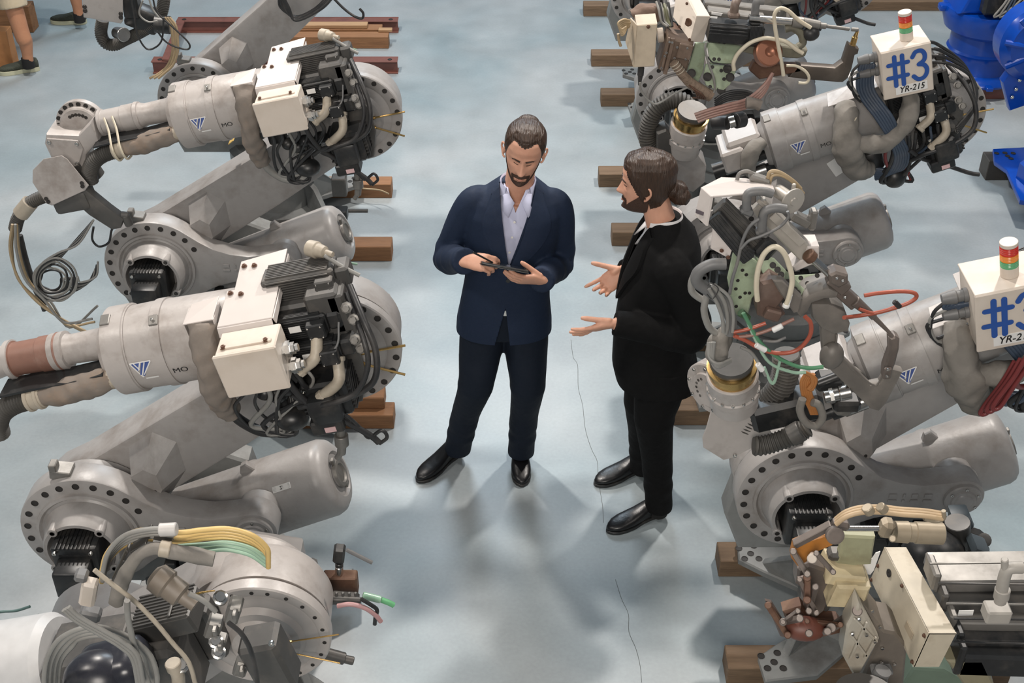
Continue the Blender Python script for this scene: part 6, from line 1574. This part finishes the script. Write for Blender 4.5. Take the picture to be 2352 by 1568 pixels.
def head_parts(root, HM, hairline, bun, thick=.0078, beard=True, brow_up=0.0, hair_m=None, eyes=True):
    hair_m = hair_m or HAIR
    h = MB()
    def keep(th, z): return hairline(abs(th), z)
    def offf(th, z):
        base = thick+(.004*math.sin(abs(th)*5+z*60)*.5+.003*min(1, abs(th)) if thick > .01 else 0)
        # thin at the hairline
        d = 0
        for q in (.006, .012, .02):
            if not hairline(max(0, abs(th)-q*8), z-q): d += 1
        return base-.0025*d
    head_grid(h, 128, 90, keep=keep, M=HM, offf=offf)
    g = bmesh.ops.extrude_face_region(h.bm, geom=h.bm.faces[:])
    c = HM @ V((0, 0, 0))
    for v in [e for e in g['geom'] if isinstance(e, bmesh.types.BMVert)]: v.co = c+(v.co-c)*.90
    h.build('hair', hair_m, root, sharp=70, split=False)
    b = MB()
    for c_, r_, w_ in bun:
        b.ell(HM @ V(c_), r_, HM.to_3x3(), 20, 14)
    if len(bun) > 2:
        bm = b.bm
        for v in bm.verts: v.co += V((math.sin(v.co.x*170), math.sin(v.co.y*150+1), math.sin(v.co.z*190+v.co.x*90)))*.0035
    bb = b.build('hair_bun', hair_m, root, sharp=70, split=False)
    if beard:
        q = MB()
        def kb(th, z):
            a = abs(th)
            x = head_point(th, z).x
            if abs(x) < .024 and -.0785 < z < -.0655 : return False
            if a < .62: return (z < -.080 and not (abs(x) < .010 and z > -.083)) or (-.0655 <= z < -.0525 and abs(x) < .034) or (abs(x) > .024 and z < -.056)
            return z < -.080+(a-.62)*.075 and a < 1.72
        head_grid(q, 160, 120, keep=kb, M=HM, off=.0028)
        q.build('beard', BEARD, root, sharp=80, split=False)
    e = MB()
    for s_ in (-1, 1):
        e.tube([HM @ (head_point(s_*t, z)+V((0, -.0015, 0))) for t, z in ((.14, .016), (.30, .021+brow_up), (.45, .022+brow_up), (.60, .015))], lambda u: .0038*(1-.5*u), 8, 4)
    e.build('eyebrow', hair_m, root, sharp=80)
    e = MB()
    for s_ in (-1, 1):
        e.tube([HM @ (head_point(s_*t, z)+V((0, -.0010, 0))) for t, z in ((.20, -.004), (.34, -.007), (.48, -.003))], .0013, 6, 4)
    e.build('eyelashes', HAIR, root, sharp=80)
    e = MB()
    e.tube([HM @ (head_point(t, z)+V((0, .0005, 0))) for t, z in ((-.24, -.069), (-.1, -.0665), (0, -.0680), (.1, -.0665), (.24, -.069))], .0032, 8, 4)
    e.tube([HM @ (head_point(t, z)+V((0, .0005, 0))) for t, z in ((-.20, -.071), (0, -.0745), (.20, -.071))], .0036, 8, 4)
    e.build('lips', mat('lips', (.42, .19, .14), .45, var=.05), root, sharp=80)

def head_matrix(c, yaw, pitch, roll):
    return Matrix.Translation(V(c)) @ Matrix.Rotation(yaw, 4, 'Z') @ Matrix.Rotation(roll, 4, 'Y') @ Matrix.Rotation(pitch, 4, 'X')

def collar(root, M, c, r, h, m, name='shirt_collar', gap=.5, tilt=.3, fl=.012):
    b = MB(); n = 36; R = M.to_3x3()
    rings = []
    for (dz, dr) in ((0, 0), (h, .002), (h+.004, .006), (h*.15, fl+.006), (h*.12, fl+.002), (h*.5, .006)):
        ring = []
        for i in range(n+1):
            a = gap+(2*PI-2*gap)*i/n   # gap at the front (-y)
            fr = max(0, math.cos(a))
            p = V((math.sin(a)*(r[0]+dr), -math.cos(a)*(r[1]+dr), dz-tilt*fr*r[1]-(.018*fr**6 if dr > .008 else 0)))
            ring.append(b.bm.verts.new(M @ (V(c)+p)))
        rings.append(ring)
    for A, B in zip(rings, rings[1:]):
        for i in range(n): b.bm.faces.new((A[i], A[i+1], B[i+1], B[i]))
    return b.build(name, m, root, sharp=50)

# ---- man in the navy suit
Y1 = 4.46
m1 = thing('person', 'man in a navy suit and pale blue shirt looking down at a tablet', 'person', (-.06, Y1, 0))
M1 = Matrix.Translation(V((0, Y1, 0)))
HM1 = head_matrix((.047, Y1-.052, 1.712), -.06, math.radians(11), math.radians(8))
shR, shL = V((-.170, Y1+.01, 1.45)), V((.188, Y1+.01, 1.435))
elR, wrR = pk(1029, 590, Y1+.02), pk(1068, 600, Y1-.235)
elL, wrL = pk(1285, 600, Y1+.02), pk(1243, 643, Y1-.235)
hipR, hipL = V((-.115, Y1, .90)), V((.055, Y1, .90))
knR, knL = pk(1092, 885, Y1-.05), pk(1212, 885, Y1-.04)
anR, anL = pz(1048, 1018, .10), pz(1196, 1024, .105)
bd = MB(); head_grid(bd, M=HM1)
for s_ in (-1, 1): ear(bd, HM1, s_)
limb(bd, [V((.02, Y1+.03, 1.42)), V((.025, Y1+.015, 1.50)), HM1 @ V((0, .025, -.06)), HM1 @ V((0, .03, .0))], [.085, .060, .054, .052], 22)
torso(bd, [(.86, -.03, 0, .14, .10), (1.05, -.02, 0, .13, .095), (1.3, 0, 0, .15, .10), (1.42, .01, .01, .14, .09), (1.47, .015, .01, .08, .07)], M1)
for a, b_, c in ((shR, elR, wrR), (shL, elL, wrL)): limb(bd, [a, b_, c], [.052, .048, .042, .038, .027])
for a, b_, c in ((hipR, knR, anR), (hipL, knL, anL)): limb(bd, [a, b_, c], [.08, .06, .045, .038, .032])
# right hand: pinching a pen over the left end of the tablet; left hand: carries it from below
tabc = pk(1157, 611, Y1-.27)
HR = hand_matrix(wrR, pk(1118, 604, Y1-.27), (-.10, -.55, .80))
hand(bd, HR, 1, ((35, 42, 20), (45, 48, 25), (52, 52, 28), (56, 52, 28)), 2, ((.86, .30, -.55), 10, 8), .96)
HL = hand_matrix(wrL, pk(1165, 640, Y1-.29), (.15, -.65, -.55))
hand(bd, HL, -1, ((8, 14, 8), (10, 16, 8), (14, 18, 10), (20, 22, 12)), 4, ((.86, .38, -.45), 8, 6), .96)
remesh(bd, .0034, 2).build('body', SKIN, m1, sharp=180)
head_parts(m1, HM1, lambda a, z: z > (.074+.012*min(1, a/.5) if a < .75 else .086-(a-.75)*.15) and (a < 1.95 or z > -.07+0*a) if a < 1.55 else (z > -.03 if a < 1.8 else z > -.075),
           [((0, .066, .092), (.042, .030, .026), 0), ((0, .080, .080), (.036, .026, .026), 0)])
# shirt
s1 = MB()
torso(s1, [(.99, -.025, 0, .148, .108), (1.05, -.02, 0, .148, .108), (1.25, -.005, 0, .165, .112), (1.36, .005, .0, .172, .108), (1.45, .015, .005, .15, .09), (1.51, .022, .008, .085, .070), (1.54, .024, .006, .062, .058)], M1)
def open_neck(sh, M, x0, x1, xb, zb, zt=1.60):
    Mi = M.inverted(); R = M.to_3x3()
    def line(p, q):
        d = V((q[0]-p[0], 0, q[1]-p[1])); return M @ V((p[0], 0, p[1])), R @ V((d.z, 0, -d.x)).normalized()
    fr = lambda c: (Mi @ c).y < -.005
    zo = lambda c: (Mi @ c).z > zb-.01
    def ins(c):
        q = Mi @ c; t = (zt-q.z)/(zt-zb)
        return q.z > zb and x0+(xb-x0)*t < q.x < x1+(xb-x1)*t
    cut_region(sh.bm, [(*line((x0, zt), (xb, zb)), zo), (*line((x1, zt), (xb, zb)), zo)], ins, fr)
    return sh
def collar_leaf(root, M, sx, cx, m, top=1.548, tip=1.452, tx=.040, ty=-.118):
    b = MB()
    P = [(sx*.056, -.006, top+.006), (sx*.036, -.058, top-.022), (sx*.014, -.080, top-.050), (sx*tx, ty, tip), (sx*(tx+.034), ty+.038, tip+.030), (sx*.078, -.010, top-.028)]
    vs = [b.bm.verts.new(M @ V((cx+x, y, z))) for x, y, z in P]; ce = b.bm.verts.new(M @ V((cx+sx*.050, -.072, top-.040)))
    for i in range(6): b.bm.faces.new((vs[i], vs[(i+1) % 6], ce))
    o = b.build('collar_leaf', m, root, sharp=180)
    md = o.modifiers.new('thickness', 'SOLIDIFY'); md.thickness = .004; md.offset = 1
open_neck(remesh(s1, .007, 3), M1, -.035, .085, .014, 1.455).build('shirt', SHIRT, m1, sharp=180)
for sx in (-1, 1): collar_leaf(m1, M1, sx, .024, SHIRT)
collar(m1, M1, (.024, .004, 1.515), (.064, .062), .044, SHIRT, gap=.75, tilt=.35, fl=.012)
for z in (1.43, 1.36, 1.29):
    b = MB(); q = M1 @ V((.010-.02*(1.43-z)/.14, -.113, z)); b.lathe(q, (0, -1, .1), [(0, .005), (.002, .005), (.003, 0)], 12); b.build('shirt_button', WHITE, m1)
# jacket
def jacket(T, arms, M, m, root, V_pts, low_pts, voxel=.0065, name='jacket', ex=2.3):
    j = MB(); torso(j, T, M, 44, ex)
    for pts, rad, folds in arms: limb(j, pts, rad, 24, 8, folds)
    j = remesh(j, voxel, 5)
    bmesh.ops.recalc_face_normals(j.bm, faces=j.bm.faces[:])
    bvh = BVHTree.FromBMesh(j.bm)
    Mi = M.inverted(); R = M.to_3x3()
    # cut the bottom open and the V front
    (xl, zt), (xb, zb), (xr, zt2) = V_pts
    def loc(c): return Mi @ c
    def line(p, q):
        d = V((q[0]-p[0], 0, q[1]-p[1])); n = V((d.z, 0, -d.x)).normalized()
        return M @ V((p[0], 0, p[1])), R @ n
    fr = lambda c: loc(c).y < -.01
    top = max(zt, zt2)
    L = [(*line((xl, zt), (xb, zb)), lambda c: zb-.01 < loc(c).z and xl-.03 < loc(c).x < xr+.03), (*line((xr, zt2), (xb, zb)), lambda c: zb-.01 < loc(c).z and xl-.03 < loc(c).x < xr+.03)]
    def ins(c):
        q = loc(c)
        if q.z < zb: return False
        tl = (zt-q.z)/(zt-zb); tr = (zt2-q.z)/(zt2-zb)
        return xl+(xb-xl)*tl < q.x < xr+(xb-xr)*tr
    cut_region(j.bm, L, ins, fr)
    if low_pts:
        (ax, az), (bx_, bz), (cx_, cz) = low_pts
        L = [(*line((ax, az), (bx_, bz)), lambda c: loc(c).z < az+.01), (*line((ax, az), (cx_, cz)), lambda c: loc(c).z < az+.01)]
        def ins2(c):
            q = loc(c)
            if q.z > az: return False
            t = (az-q.z)/(az-bz)
            return ax+(bx_-ax)*t < q.x < ax+(cx_-ax)*t
        cut_region(j.bm, L, ins2, fr)
    zh = T[0][0]+.012
    g = j.bm.verts[:]+j.bm.edges[:]+j.bm.faces[:]
    bmesh.ops.bisect_plane(j.bm, geom=g, plane_co=M @ V((0, 0, zh)), plane_no=R @ V((0, 0, 1)), dist=1e-5)
    lowf = [f for f in j.bm.faces if loc(f.calc_center_median()).z < zh and f.calc_center_median().z < zh+.3 and abs(loc(f.calc_center_median()).x) < .4]
    bmesh.ops.delete(j.bm, geom=lowf, context='FACES')
    o = j.build(name, m, root, sharp=180)
    sm = o.modifiers.new('thickness', 'SOLIDIFY'); sm.thickness = .004; sm.offset = -1
    return o, bvh
T1 = [(.835, -.035, .0, .206, .140), (.90, -.033, .0, .203, .140), (1.0, -.028, 0, .188, .132), (1.10, -.02, 0, .178, .126), (1.2, -.01, 0, .182, .130), (1.32, .002, .0, .196, .136), (1.42, .01, .0, .196, .122), (1.475, .013, .005, .172, .104), (1.515, .018, .01, .125, .086), (1.555, .023, .012, .074, .068)]
armsJ = [([V((-.09, Y1+.01, 1.46)), V((-.158, Y1+.01, 1.445)), shR.lerp(elR, .5)+V((-.004, 0, 0)), elR, elR.lerp(wrR, .5), wrR+(wrR-elR)*.02], [.060, .066, .064, .058, .060, .055, .048], [(.52, .03, .006), (.62, .02, .007), (.70, .02, .006), (.78, .02, .005), (.98, .04, .006)]),
         ([V((.11, Y1+.01, 1.45)), V((.178, Y1+.01, 1.432)), shL.lerp(elL, .5)+V((.004, 0, 0)), elL, elL.lerp(wrL, .5), wrL+(wrL-elL)*.02], [.060, .066, .064, .058, .060, .055, .048], [(.50, .03, .006), (.62, .02, .007), (.70, .02, .006), (.80, .02, .005), (.98, .04, .006)])]
jo, bvh1 = jacket(T1, armsJ, M1, NAVY, m1, ((-.055, 1.575), (-.014, 1.225), (.102, 1.575)), ((-.026, 1.03), (-.085, .80), (-.004, .80)))
lp = MB()
draped(lp, bvh1, M1, [(-.050, 1.545), (-.040, 1.45), (-.026, 1.33), (-.013, 1.225)], [(-.082, 1.520), (-.118, 1.41), (-.080, 1.31), (-.018, 1.210)], off=.014)
lp.build('lapel', NAVY, m1, sharp=60)
lp = MB()
draped(lp, bvh1, M1, [(.094, 1.545), (.068, 1.45), (.028, 1.33), (-.015, 1.215)], [(.125, 1.520), (.155, 1.40), (.095, 1.30), (-.008, 1.200)], off=.014)
lp.build('lapel', NAVY, m1, sharp=60)
b = MB(); q = bvh1.ray_cast(V((-.016, 3.0, 1.165)), V((0, 1, 0)))[0]; b.lathe(q, (0, -1, 0), [(0, .009), (.004, .009), (.004, .006), (.003, 0)], 16); b.build('jacket_button', BLK, m1)
# cuffs
for w_, e_ in ((wrR, elR), (wrL, elL)):
    d = (w_-e_).normalized(); b = MB(); b.lathe(w_-d*.01, d, [(-.03, .033), (.012, .034), (.014, .033), (.014, .029), (-.02, .027)], 24); b.build('shirt_cuff', SHIRT, m1)
# trousers, belt, shoes
def trousers(hips, kn, an, root, m, M, T, r=(.098, .098, .088, .076, .068, .062, .058), lean=(0, 0), name='trousers'):
    t = MB(); torso(t, T, M, 30)
    for h_, k_, a_ in zip(hips, kn, an):
        limb(t, [h_+V((0, 0, .02)), h_.lerp(k_, .5), k_, k_.lerp(a_, .5)+V((0, .012, 0)), a_+V((0, 0, -.06))], r, 24, 8, [(.50, .03, .004), (.80, .02, .005), (.88, .02, .006), (.96, .03, .005)])
    t = remesh(t, .007, 4)
    z = min(a.z for a in an)-.028
    for a in an:
        g = [f for f in t.bm.faces if (f.calc_center_median()-a).length < .16]
        es = list({e for f in g for e in f.edges}); vs = list({v for f in g for v in f.verts})
        bmesh.ops.bisect_plane(t.bm, geom=vs+es+g, plane_co=a+V((0, 0, -.032)), plane_no=V((0, 0, 1)), dist=1e-5)
        bmesh.ops.delete(t.bm, geom=[f for f in t.bm.faces if (f.calc_center_median()-a).length < .2 and f.calc_center_median().z < a.z-.0321], context='FACES')
    bmesh.ops.holes_fill(t.bm, edges=[e for e in t.bm.edges if len(e.link_faces) == 1], sides=0)
    return t.build(name, m, root, sharp=60)
trousers((hipR, hipL), (knR, knL), (anR, anL), m1, NAVYT, M1, [(.84, -.03, .005, .160, .115), (.92, -.03, .005, .165, .118), (1.0, -.028, .0, .155, .112), (1.03, -.025, 0, .15, .108)])
b = MB(); b.box(V((-.030, Y1-.122, 1.0)), (.03, .006, .028), None, .002); b.build('belt_buckle', STEEL, m1)
for he, to in ((pz(1050, 1040, 0), pz(960, 1108, 0)), (pz(1192, 1030, 0), pz(1198, 1104, 0))):
    d = (to-he).normalized(); shoe(m1, he-d*.02, to, lf=.295)
# tablet and pen
tb = MB(); tx = V((1, 0, -.22)).normalized(); ty = V((0, .88, -.47)); ty = (ty-tx*ty.dot(tx)).normalized(); tn = tx.cross(ty)
RT = Matrix((tx, ty, tn)).transposed()
tab = thing('tablet', 'black tablet held in both hands by the man in the navy suit', 'tablet', tuple(tabc))
tb.box(tabc, (.185, .125, .009), RT, .003, 2); tb.build('tablet_body', BLK, tab)
tb = MB(); tb.box(tabc+tn*.0048, (.168, .110, .0006), RT, 0); tb.build('screen', mat('dark_glass', (.01, .012, .015), .08, var=0), tab)
tb = MB(); tb.box(tabc-tn*.006, (.19, .13, .003), RT, .001); tb.build('folio_cover', mat('dark_leather', (.012, .012, .014), .5), tab)
pn = MB(); tip = tabc-tx*.045+tn*.006; pn.cyl(tip, tip+V((-.075, -.03, .065)), .003, .0042, 10); po = pn.build('stylus', BLK, origin=tip); tag(po, 'thin black stylus pinched above the left end of the tablet', 'stylus')

# ---- man in black
Y2 = 4.17
m2 = thing('person', 'bearded man in a black suit, low hair bun, gesturing with both open hands', 'person', (.58, Y2, 0))
yaw = math.radians(-92)
M2 = Matrix.Translation(V((.59, Y2, 0))) @ Matrix.Rotation(yaw, 4, 'Z')
HM2 = head_matrix((.505, Y2+.015, 1.695), math.radians(-99), math.radians(2), 0)
def m2p(x, y, z): return M2 @ V((x, y, z))
# local -y is his front (hall -x); local +x is his left, towards the camera
sL, sR = m2p(.175, .02, 1.44), m2p(-.175, .02, 1.45)
eL, wL = pk(1588, 770, Y2-.19), pk(1412, 742, Y2-.20)
eR, wR = V((.62, Y2+.22, 1.20)), pk(1434, 622, Y2+.10)
hL, hR = m2p(.085, .02, .91), m2p(-.085, .0, .91)
kL, kR = pk(1503, 960, Y2-.09), pk(1478, 920, Y2+.09)
aL, aR = pz(1516, 1150, .10), pz(1478, 1060, .09)
bd = MB(); head_grid(bd, M=HM2)
for s_ in (-1, 1): ear(bd, HM2, s_)
limb(bd, [m2p(0, .02, 1.40), m2p(0, -.01, 1.49), HM2 @ V((0, .03, -.06)), HM2 @ V((0, .035, .0))], [.085, .060, .053, .052], 22)
torso(bd, [(.86, 0, 0, .14, .10), (1.05, 0, 0, .13, .095), (1.3, 0, 0, .15, .10), (1.42, 0, .01, .14, .09), (1.47, 0, .01, .08, .07)], M2)
for a, b_, c in ((sR, eR, wR), (sL, eL, wL)): limb(bd, [a, b_, c], [.052, .048, .042, .038, .027])
for a, b_, c in ((hR, kR, aR), (hL, kL, aL)): limb(bd, [a, b_, c], [.08, .06, .045, .038, .032])
HLm = hand_matrix(wL, pk(1290, 772, Y2-.20), (.10, -.62, -.72))
hand(bd, HLm, -1, ((4, 8, 6), (-2, 8, 8), (-8, 8, 6), (-14, 8, 6)), 7, ((.90, .36, -.35), 6, 0), .98)
HRm = hand_matrix(wR, pk(1368, 672, Y2+.06), (.10, .80, -.50))
hand(bd, HRm, 1, ((-4, 10, 8), (28, 30, 16), (34, 38, 20), (36, 42, 20)), 7, ((.60, .80, -.15), 2, 2), .98)
remesh(bd, .0034, 2).build('body', SKIN, m2, sharp=180)
head_parts(m2, HM2, lambda a, z: z > (.068 if a < .7 else .068-(a-.7)*.15) if a < 1.5 else (z > -.02-(a-1.5)*.15 if a < 1.9 else z > -.085),
           [((0, .118, -.035), (.036, .040, .042), 0), ((.012, .132, -.048), (.030, .034, .034), 0), ((-.014, .112, -.058), (.028, .030, .030), 0), ((.0, .095, -.02), (.04, .035, .035), 0)], thick=.012)
s2 = MB()
torso(s2, [(.99, 0, 0, .148, .110), (1.1, 0, 0, .15, .108), (1.25, 0, 0, .165, .112), (1.36, 0, .0, .172, .108), (1.45, 0, .0, .15, .09), (1.51, 0, -.005, .085, .072), (1.54, 0, -.010, .062, .060)], M2)
open_neck(remesh(s2, .007, 3), M2, -.03, .03, 0, 1.49).build('shirt', SHIRTW, m2, sharp=180)
for sx in (-1, 1): collar_leaf(m2, M2, sx, 0, SHIRTW, top=1.552, tx=.034)
collar(m2, M2, (0, -.014, 1.522), (.062, .063), .044, SHIRTW, gap=.70, tilt=.35)
T2 = [(.80, .0, .015, .190, .175), (.88, .0, -.005, .190, .175), (1.0, 0, -.02, .182, .160), (1.10, 0, -.025, .178, .150), (1.2, 0, -.02, .184, .145), (1.32, 0, -.005, .196, .142), (1.42, 0, .01, .196, .128), (1.475, 0, .010, .172, .110), (1.515, 0, .002, .122, .088), (1.56, 0, -.008, .072, .070)]
arms2 = [([m2p(-.10, .02, 1.44), m2p(-.17, .02, 1.43), sR.lerp(eR, .5), eR, eR.lerp(wR, .5), wR+(wR-eR)*.02], [.062, .066, .064, .060, .060, .055, .048], [(.52, .03, .006), (.66, .02, .006)]),
         ([m2p(.10, .02, 1.43), m2p(.175, .02, 1.42), sL.lerp(eL, .5)+V((.02, 0, 0)), eL, eL.lerp(wL, .5), wL+(wL-eL)*.0], [.064, .070, .070, .066, .066, .060, .050], [(.50, .03, .006), (.62, .02, .007), (.72, .02, .006)])]
j2, bvh2 = jacket(T2, arms2, M2, BLACKW, m2, ((-.070, 1.575), (0, 1.20), (.070, 1.575)), None)
for sgn in (-1, 1):
    lp = MB()
    draped(lp, bvh2, M2, [(sgn*.066, 1.545), (sgn*.052, 1.45), (sgn*.03, 1.31), (0, 1.195)], [(sgn*.098, 1.52), (sgn*.128, 1.40), (sgn*.078, 1.29), (sgn*.006, 1.185)], off=.014)
    lp.build('lapel', BLACKW, m2, sharp=60)
trousers((hR, hL), (kR, kL), (aR, aL), m2, BLACKW, M2, [(.84, 0, .01, .150, .125), (.92, 0, .01, .155, .128), (1.0, 0, .0, .15, .115)], r=(.105, .104, .096, .082, .072, .062, .056))
for he, to in ((pz(1524, 1172, 0), pz(1372, 1232, 0)), (pz(1490, 1068, 0), pz(1375, 1112, 0))):
    shoe(m2, he, to, lf=.30)
b = MB(); b.cyl(aL+V((-.005, 0, -.035)), aL+V((-.005, 0, -.020)), .047, n=24); b.build('sock_band', WHITE, m2)
b = MB(); b.cyl(aL+V((-.005, 0, -.075)), aL+V((-.005, 0, -.03)), .043, n=24); b.build('sock', mat('black_sock', (.008, .008, .008), .9), m2)
b = MB(); b.cyl(aR+V((-.005, 0, -.06)), aR+V((-.005, 0, -.01)), .043, n=24); b.build('sock', MATS['black_sock'], m2)

# ---- walker at the top left, legs in view
f1, f2 = pz(88, 165, 0), pz(196, 58, 0)
m3 = thing('person', 'walker in beige shorts and green running shoes at the top left corner', 'person', tuple((f1+f2)/2))
t1, t2 = pz(-8, 172, 0), pz(112, 52, 0)
a1, a2 = pz(62, 150, .09)+V((0, .03, 0)), pz(180, 45, .09)+V((0, .03, 0))
hc = (a1+a2)/2+V((-.12, 0, 0)); 
k1, k2 = pk(48, 70, a1.y-.0), pk(160, -40, a2.y-.02)
h1, h2 = V((hc.x-.02, a1.y+.10, .92)), V((hc.x+.02, a2.y-.16, .92))
M3 = Matrix.Translation(V((hc.x, (h1.y+h2.y)/2, 0))) @ Matrix.Rotation(math.radians(-90), 4, 'Z')
bd = MB()
limb(bd, [h1, k1, k1.lerp(a1, .35)+V((.015, 0, 0)), a1+V((0, 0, -.03))], [.09, .068, .058, .058, .052, .040, .038], 22); limb(bd, [h2, k2, k2.lerp(a2, .35)+V((.015, 0, 0)), a2+V((0, 0, -.03))], [.09, .068, .058, .058, .052, .040, .038], 22)
torso(bd, [(.88, 0, 0, .16, .11), (1.1, 0, 0, .14, .10), (1.35, 0, 0, .17, .11), (1.45, 0, 0, .13, .08), (1.5, 0, 0, .06, .06)], M3)
HM3 = head_matrix(M3 @ V((0, -.02, 1.66)), math.radians(-90), 0, 0); head_grid(bd, 64, 50, M=HM3)
limb(bd, [M3 @ V((0, .01, 1.42)), M3 @ V((0, 0, 1.52)), HM3 @ V((0, .03, -.03))], [.07, .058, .055], 18)
arm3 = []
for sx in (-1, 1):
    s_, e_, w_ = M3 @ V((sx*.18, 0, 1.42)), M3 @ V((sx*.23, .06, 1.14)), M3 @ V((sx*.22, -.10, .93)); arm3.append((s_, e_, w_))
    limb(bd, [s_, e_, w_], [.05, .046, .04, .036, .027]); hand(bd, hand_matrix(w_, w_+V((-.05, 0, -.1)), (sx*0, -sx*1.0, 0)), 1, s=.95)
remesh(bd, .006, 2).build('body', SKIN2, m3, sharp=180)
b = MB(); torso(b, [(.86, 0, 0, .175, .125), (1.0, 0, 0, .17, .122)], M3)
limb(b, [h1+V((0, 0, .03)), h1.lerp(k1, .5), h1.lerp(k1, .70)], [.115, .108, .104], 22); limb(b, [h2+V((0, 0, .03)), h2.lerp(k2, .5), h2.lerp(k2, .70)], [.115, .108, .104], 22)
remesh(b, .009, 3).build('shorts', mat('beige_cotton', (.50, .42, .30), .85, bump=.3, bscale=14, dirt=(.42, .34, .22)), m3, sharp=180)
b = MB(); torso(b, [(.95, 0, 0, .18, .13), (1.2, 0, 0, .175, .125), (1.35, 0, 0, .195, .13), (1.43, 0, 0, .17, .10), (1.48, 0, 0, .09, .07)], M3)
for s_, e_, w_ in arm3: limb(b, [s_, s_.lerp(e_, .8)], [.07, .07, .065], 18)
remesh(b, .009, 3).build('t_shirt', mat('grey_cotton', (.25, .26, .28), .85), m3, sharp=180)
HG = mat('running_shoe_green', (.045, .05, .035), .8, dirt=(.02, .02, .015), bump=.5, bscale=120)
SG = mat('shoe_sole_cream', (.48, .48, .34), .6)
for he, to, a_ in ((f1, t1, a1), (f2, t2, a2)):
    d = (to-he).normalized(); shoe(m3, he-V((0, -.04, 0)), to, h=1, lf=.30, name='running_shoe', m=HG, sole_m=SG, sole_h=.028, wide=1.08, high=.9)
    b = MB(); b.cyl(a_+V((0, 0, -.03)), a_+V((0, 0, .05)), .046, .043, 22); b.build('sock', MATS['black_sock'], m3)
b = MB(); head_grid(b, 64, 50, keep=lambda th, z: z > (.06 if abs(th) < .9 else -.02 if abs(th) < 1.8 else -.08), M=HM3, off=.01); b.build('hair', HAIR, m3)
# ------------------------------------------------------------------ beams on the floor
def BM(px, py, L, m, label, w=.10, h=.10, side='R', **k):
    p = pz(px, py, 0)
    x0, x1 = (p.x-L, p.x) if side == 'R' else (p.x, p.x+L)
    return beam(x0, x1, p.y, 0, m, label, w, h, **k)
BM(905, 985, .95, WOOD, 'lower of two stacked brown timbers behind the pink label of the front left robot', .11, .085)
_p = pz(905, 985, 0)
beam(_p.x-.20, _p.x-.045, _p.y+.05, .085, WOOD, 'upper of two stacked timbers, its end set back, behind the front left robot', .10, .07)
BM(900, 600, .9, WOOD, 'brown timber sticking out beside the end of the upper left grey tank', .12, .10)
BM(900, 455, .85, WOOD, 'short showing brown timber with a loose wire on top, left of the aisle', .11, .10)
lw = cable(None, [pz(x, y, .11) for x, y in ((795, 420), (830, 432), (870, 436), (893, 445))], .006, CABT, 'loose_wire')
tag(lw, 'thin tan wire lying across the top of a brown timber left of the aisle', 'wire')
# steel channels and timbers, top left
p = pz(345, 181, 0); p1 = pz(915, 165, 0)
channel(p.x, p1.x, p1.y-.04, 0, 'nearer red oxide steel channel lying across the floor at the top left')
p = pz(400, 90, 0); p2 = pz(915, 76, 0)
channel(p.x, p2.x, p2.y, 0, 'farther red oxide steel channel, nearest the top edge on the left')
b = MB(); q = [pz(372, 140, .101), pz(388, 142, .101), pz(425, 52, .101), pz(408, 50, .101)]
b.prism(q, (0, 0, .02), .004); o = b.build('cross_member', BEAMR, origin=q[0]); tag(o, 'red oxide cross bar joining the two steel channels at their left ends', 'beam')
p = pz(893, 112, 0); beam(p.x-1.15, p.x, p.y, 0, WOOD, 'front brown timber with a pale notch at its right end, between the channels', .11, .10)
p = pz(880, 74, .04); beam(p.x-1.1, p.x, 9.69, .0, WOOD, 'rear brown timber lying behind the notched one, between the channels', .11, .11)
p = pz(868, 60, .04); beam(p.x-.9, p.x-.06, 9.70, .11, mat('pale_timber', (.42, .26, .14), .7, dirt=(.25, .14, .07), dscale=5, stretch=(.35, 3, 3)), 'thin pale plank resting on the rear brown timber', .08, .03)
p = pz(893, 76, .1); b = MB(); b.box((p.x-.03, p.y+.04, .1+.012), (.11, .05, .02), None, .003); o = b.build('timber_offcut', mat('pale_timber', (.5, .3, .2), .7), origin=(p.x, p.y, .1)); tag(o, 'small pale offcut lying on the end of the notched timber', 'offcut')
# timbers at the far left
p = pz(78, 75, 0); beam(p.x-1.0, p.x, p.y, 0, WOOD, 'brown beam behind the bare legs at the top left corner', .14, .22)
p = pz(30, 170, 0); beam(p.x-.5, p.x-.02, p.y+.1, 0, mat('orange_timber', (.42, .19, .07), .7, dirt=(.2, .08, .03), dscale=5), 'orange block at the left edge beside the walking shoe', .12, .30)
# right row
for px, py, L, lab in ((1650, 1325, .95, 'weathered timber under the nearer drilled foot at the lower right'), (1668, 1572, 1.1, 'weathered timber at the bottom edge under the second drilled foot'),
                       (1545, 977, .7, 'weathered timber behind the legs of the man in black'), (1405, 565, 1.3, 'weathered timber behind the hand of the man in black'),
                       (1375, 430, 1.3, 'weathered timber beside the face of the man in black'), (1380, 245, 1.3, 'weathered timber under the left foot of the robot at the top right, nearer one'),
                       (1358, 153, 1.3, 'weathered timber under the robot at the top right, second from the top edge'), (1340, 38, 1.3, 'weathered timber at the top edge, right of the aisle')):
    BM(px, py, L, WOODG, lab, .12, .095, 'L')
_p = pz(1545, 977, 0); beam(_p.x, _p.x+.7, _p.y+.62, 0, WOODG, 'weathered timber farther behind the legs of the man in black', .12, .095)
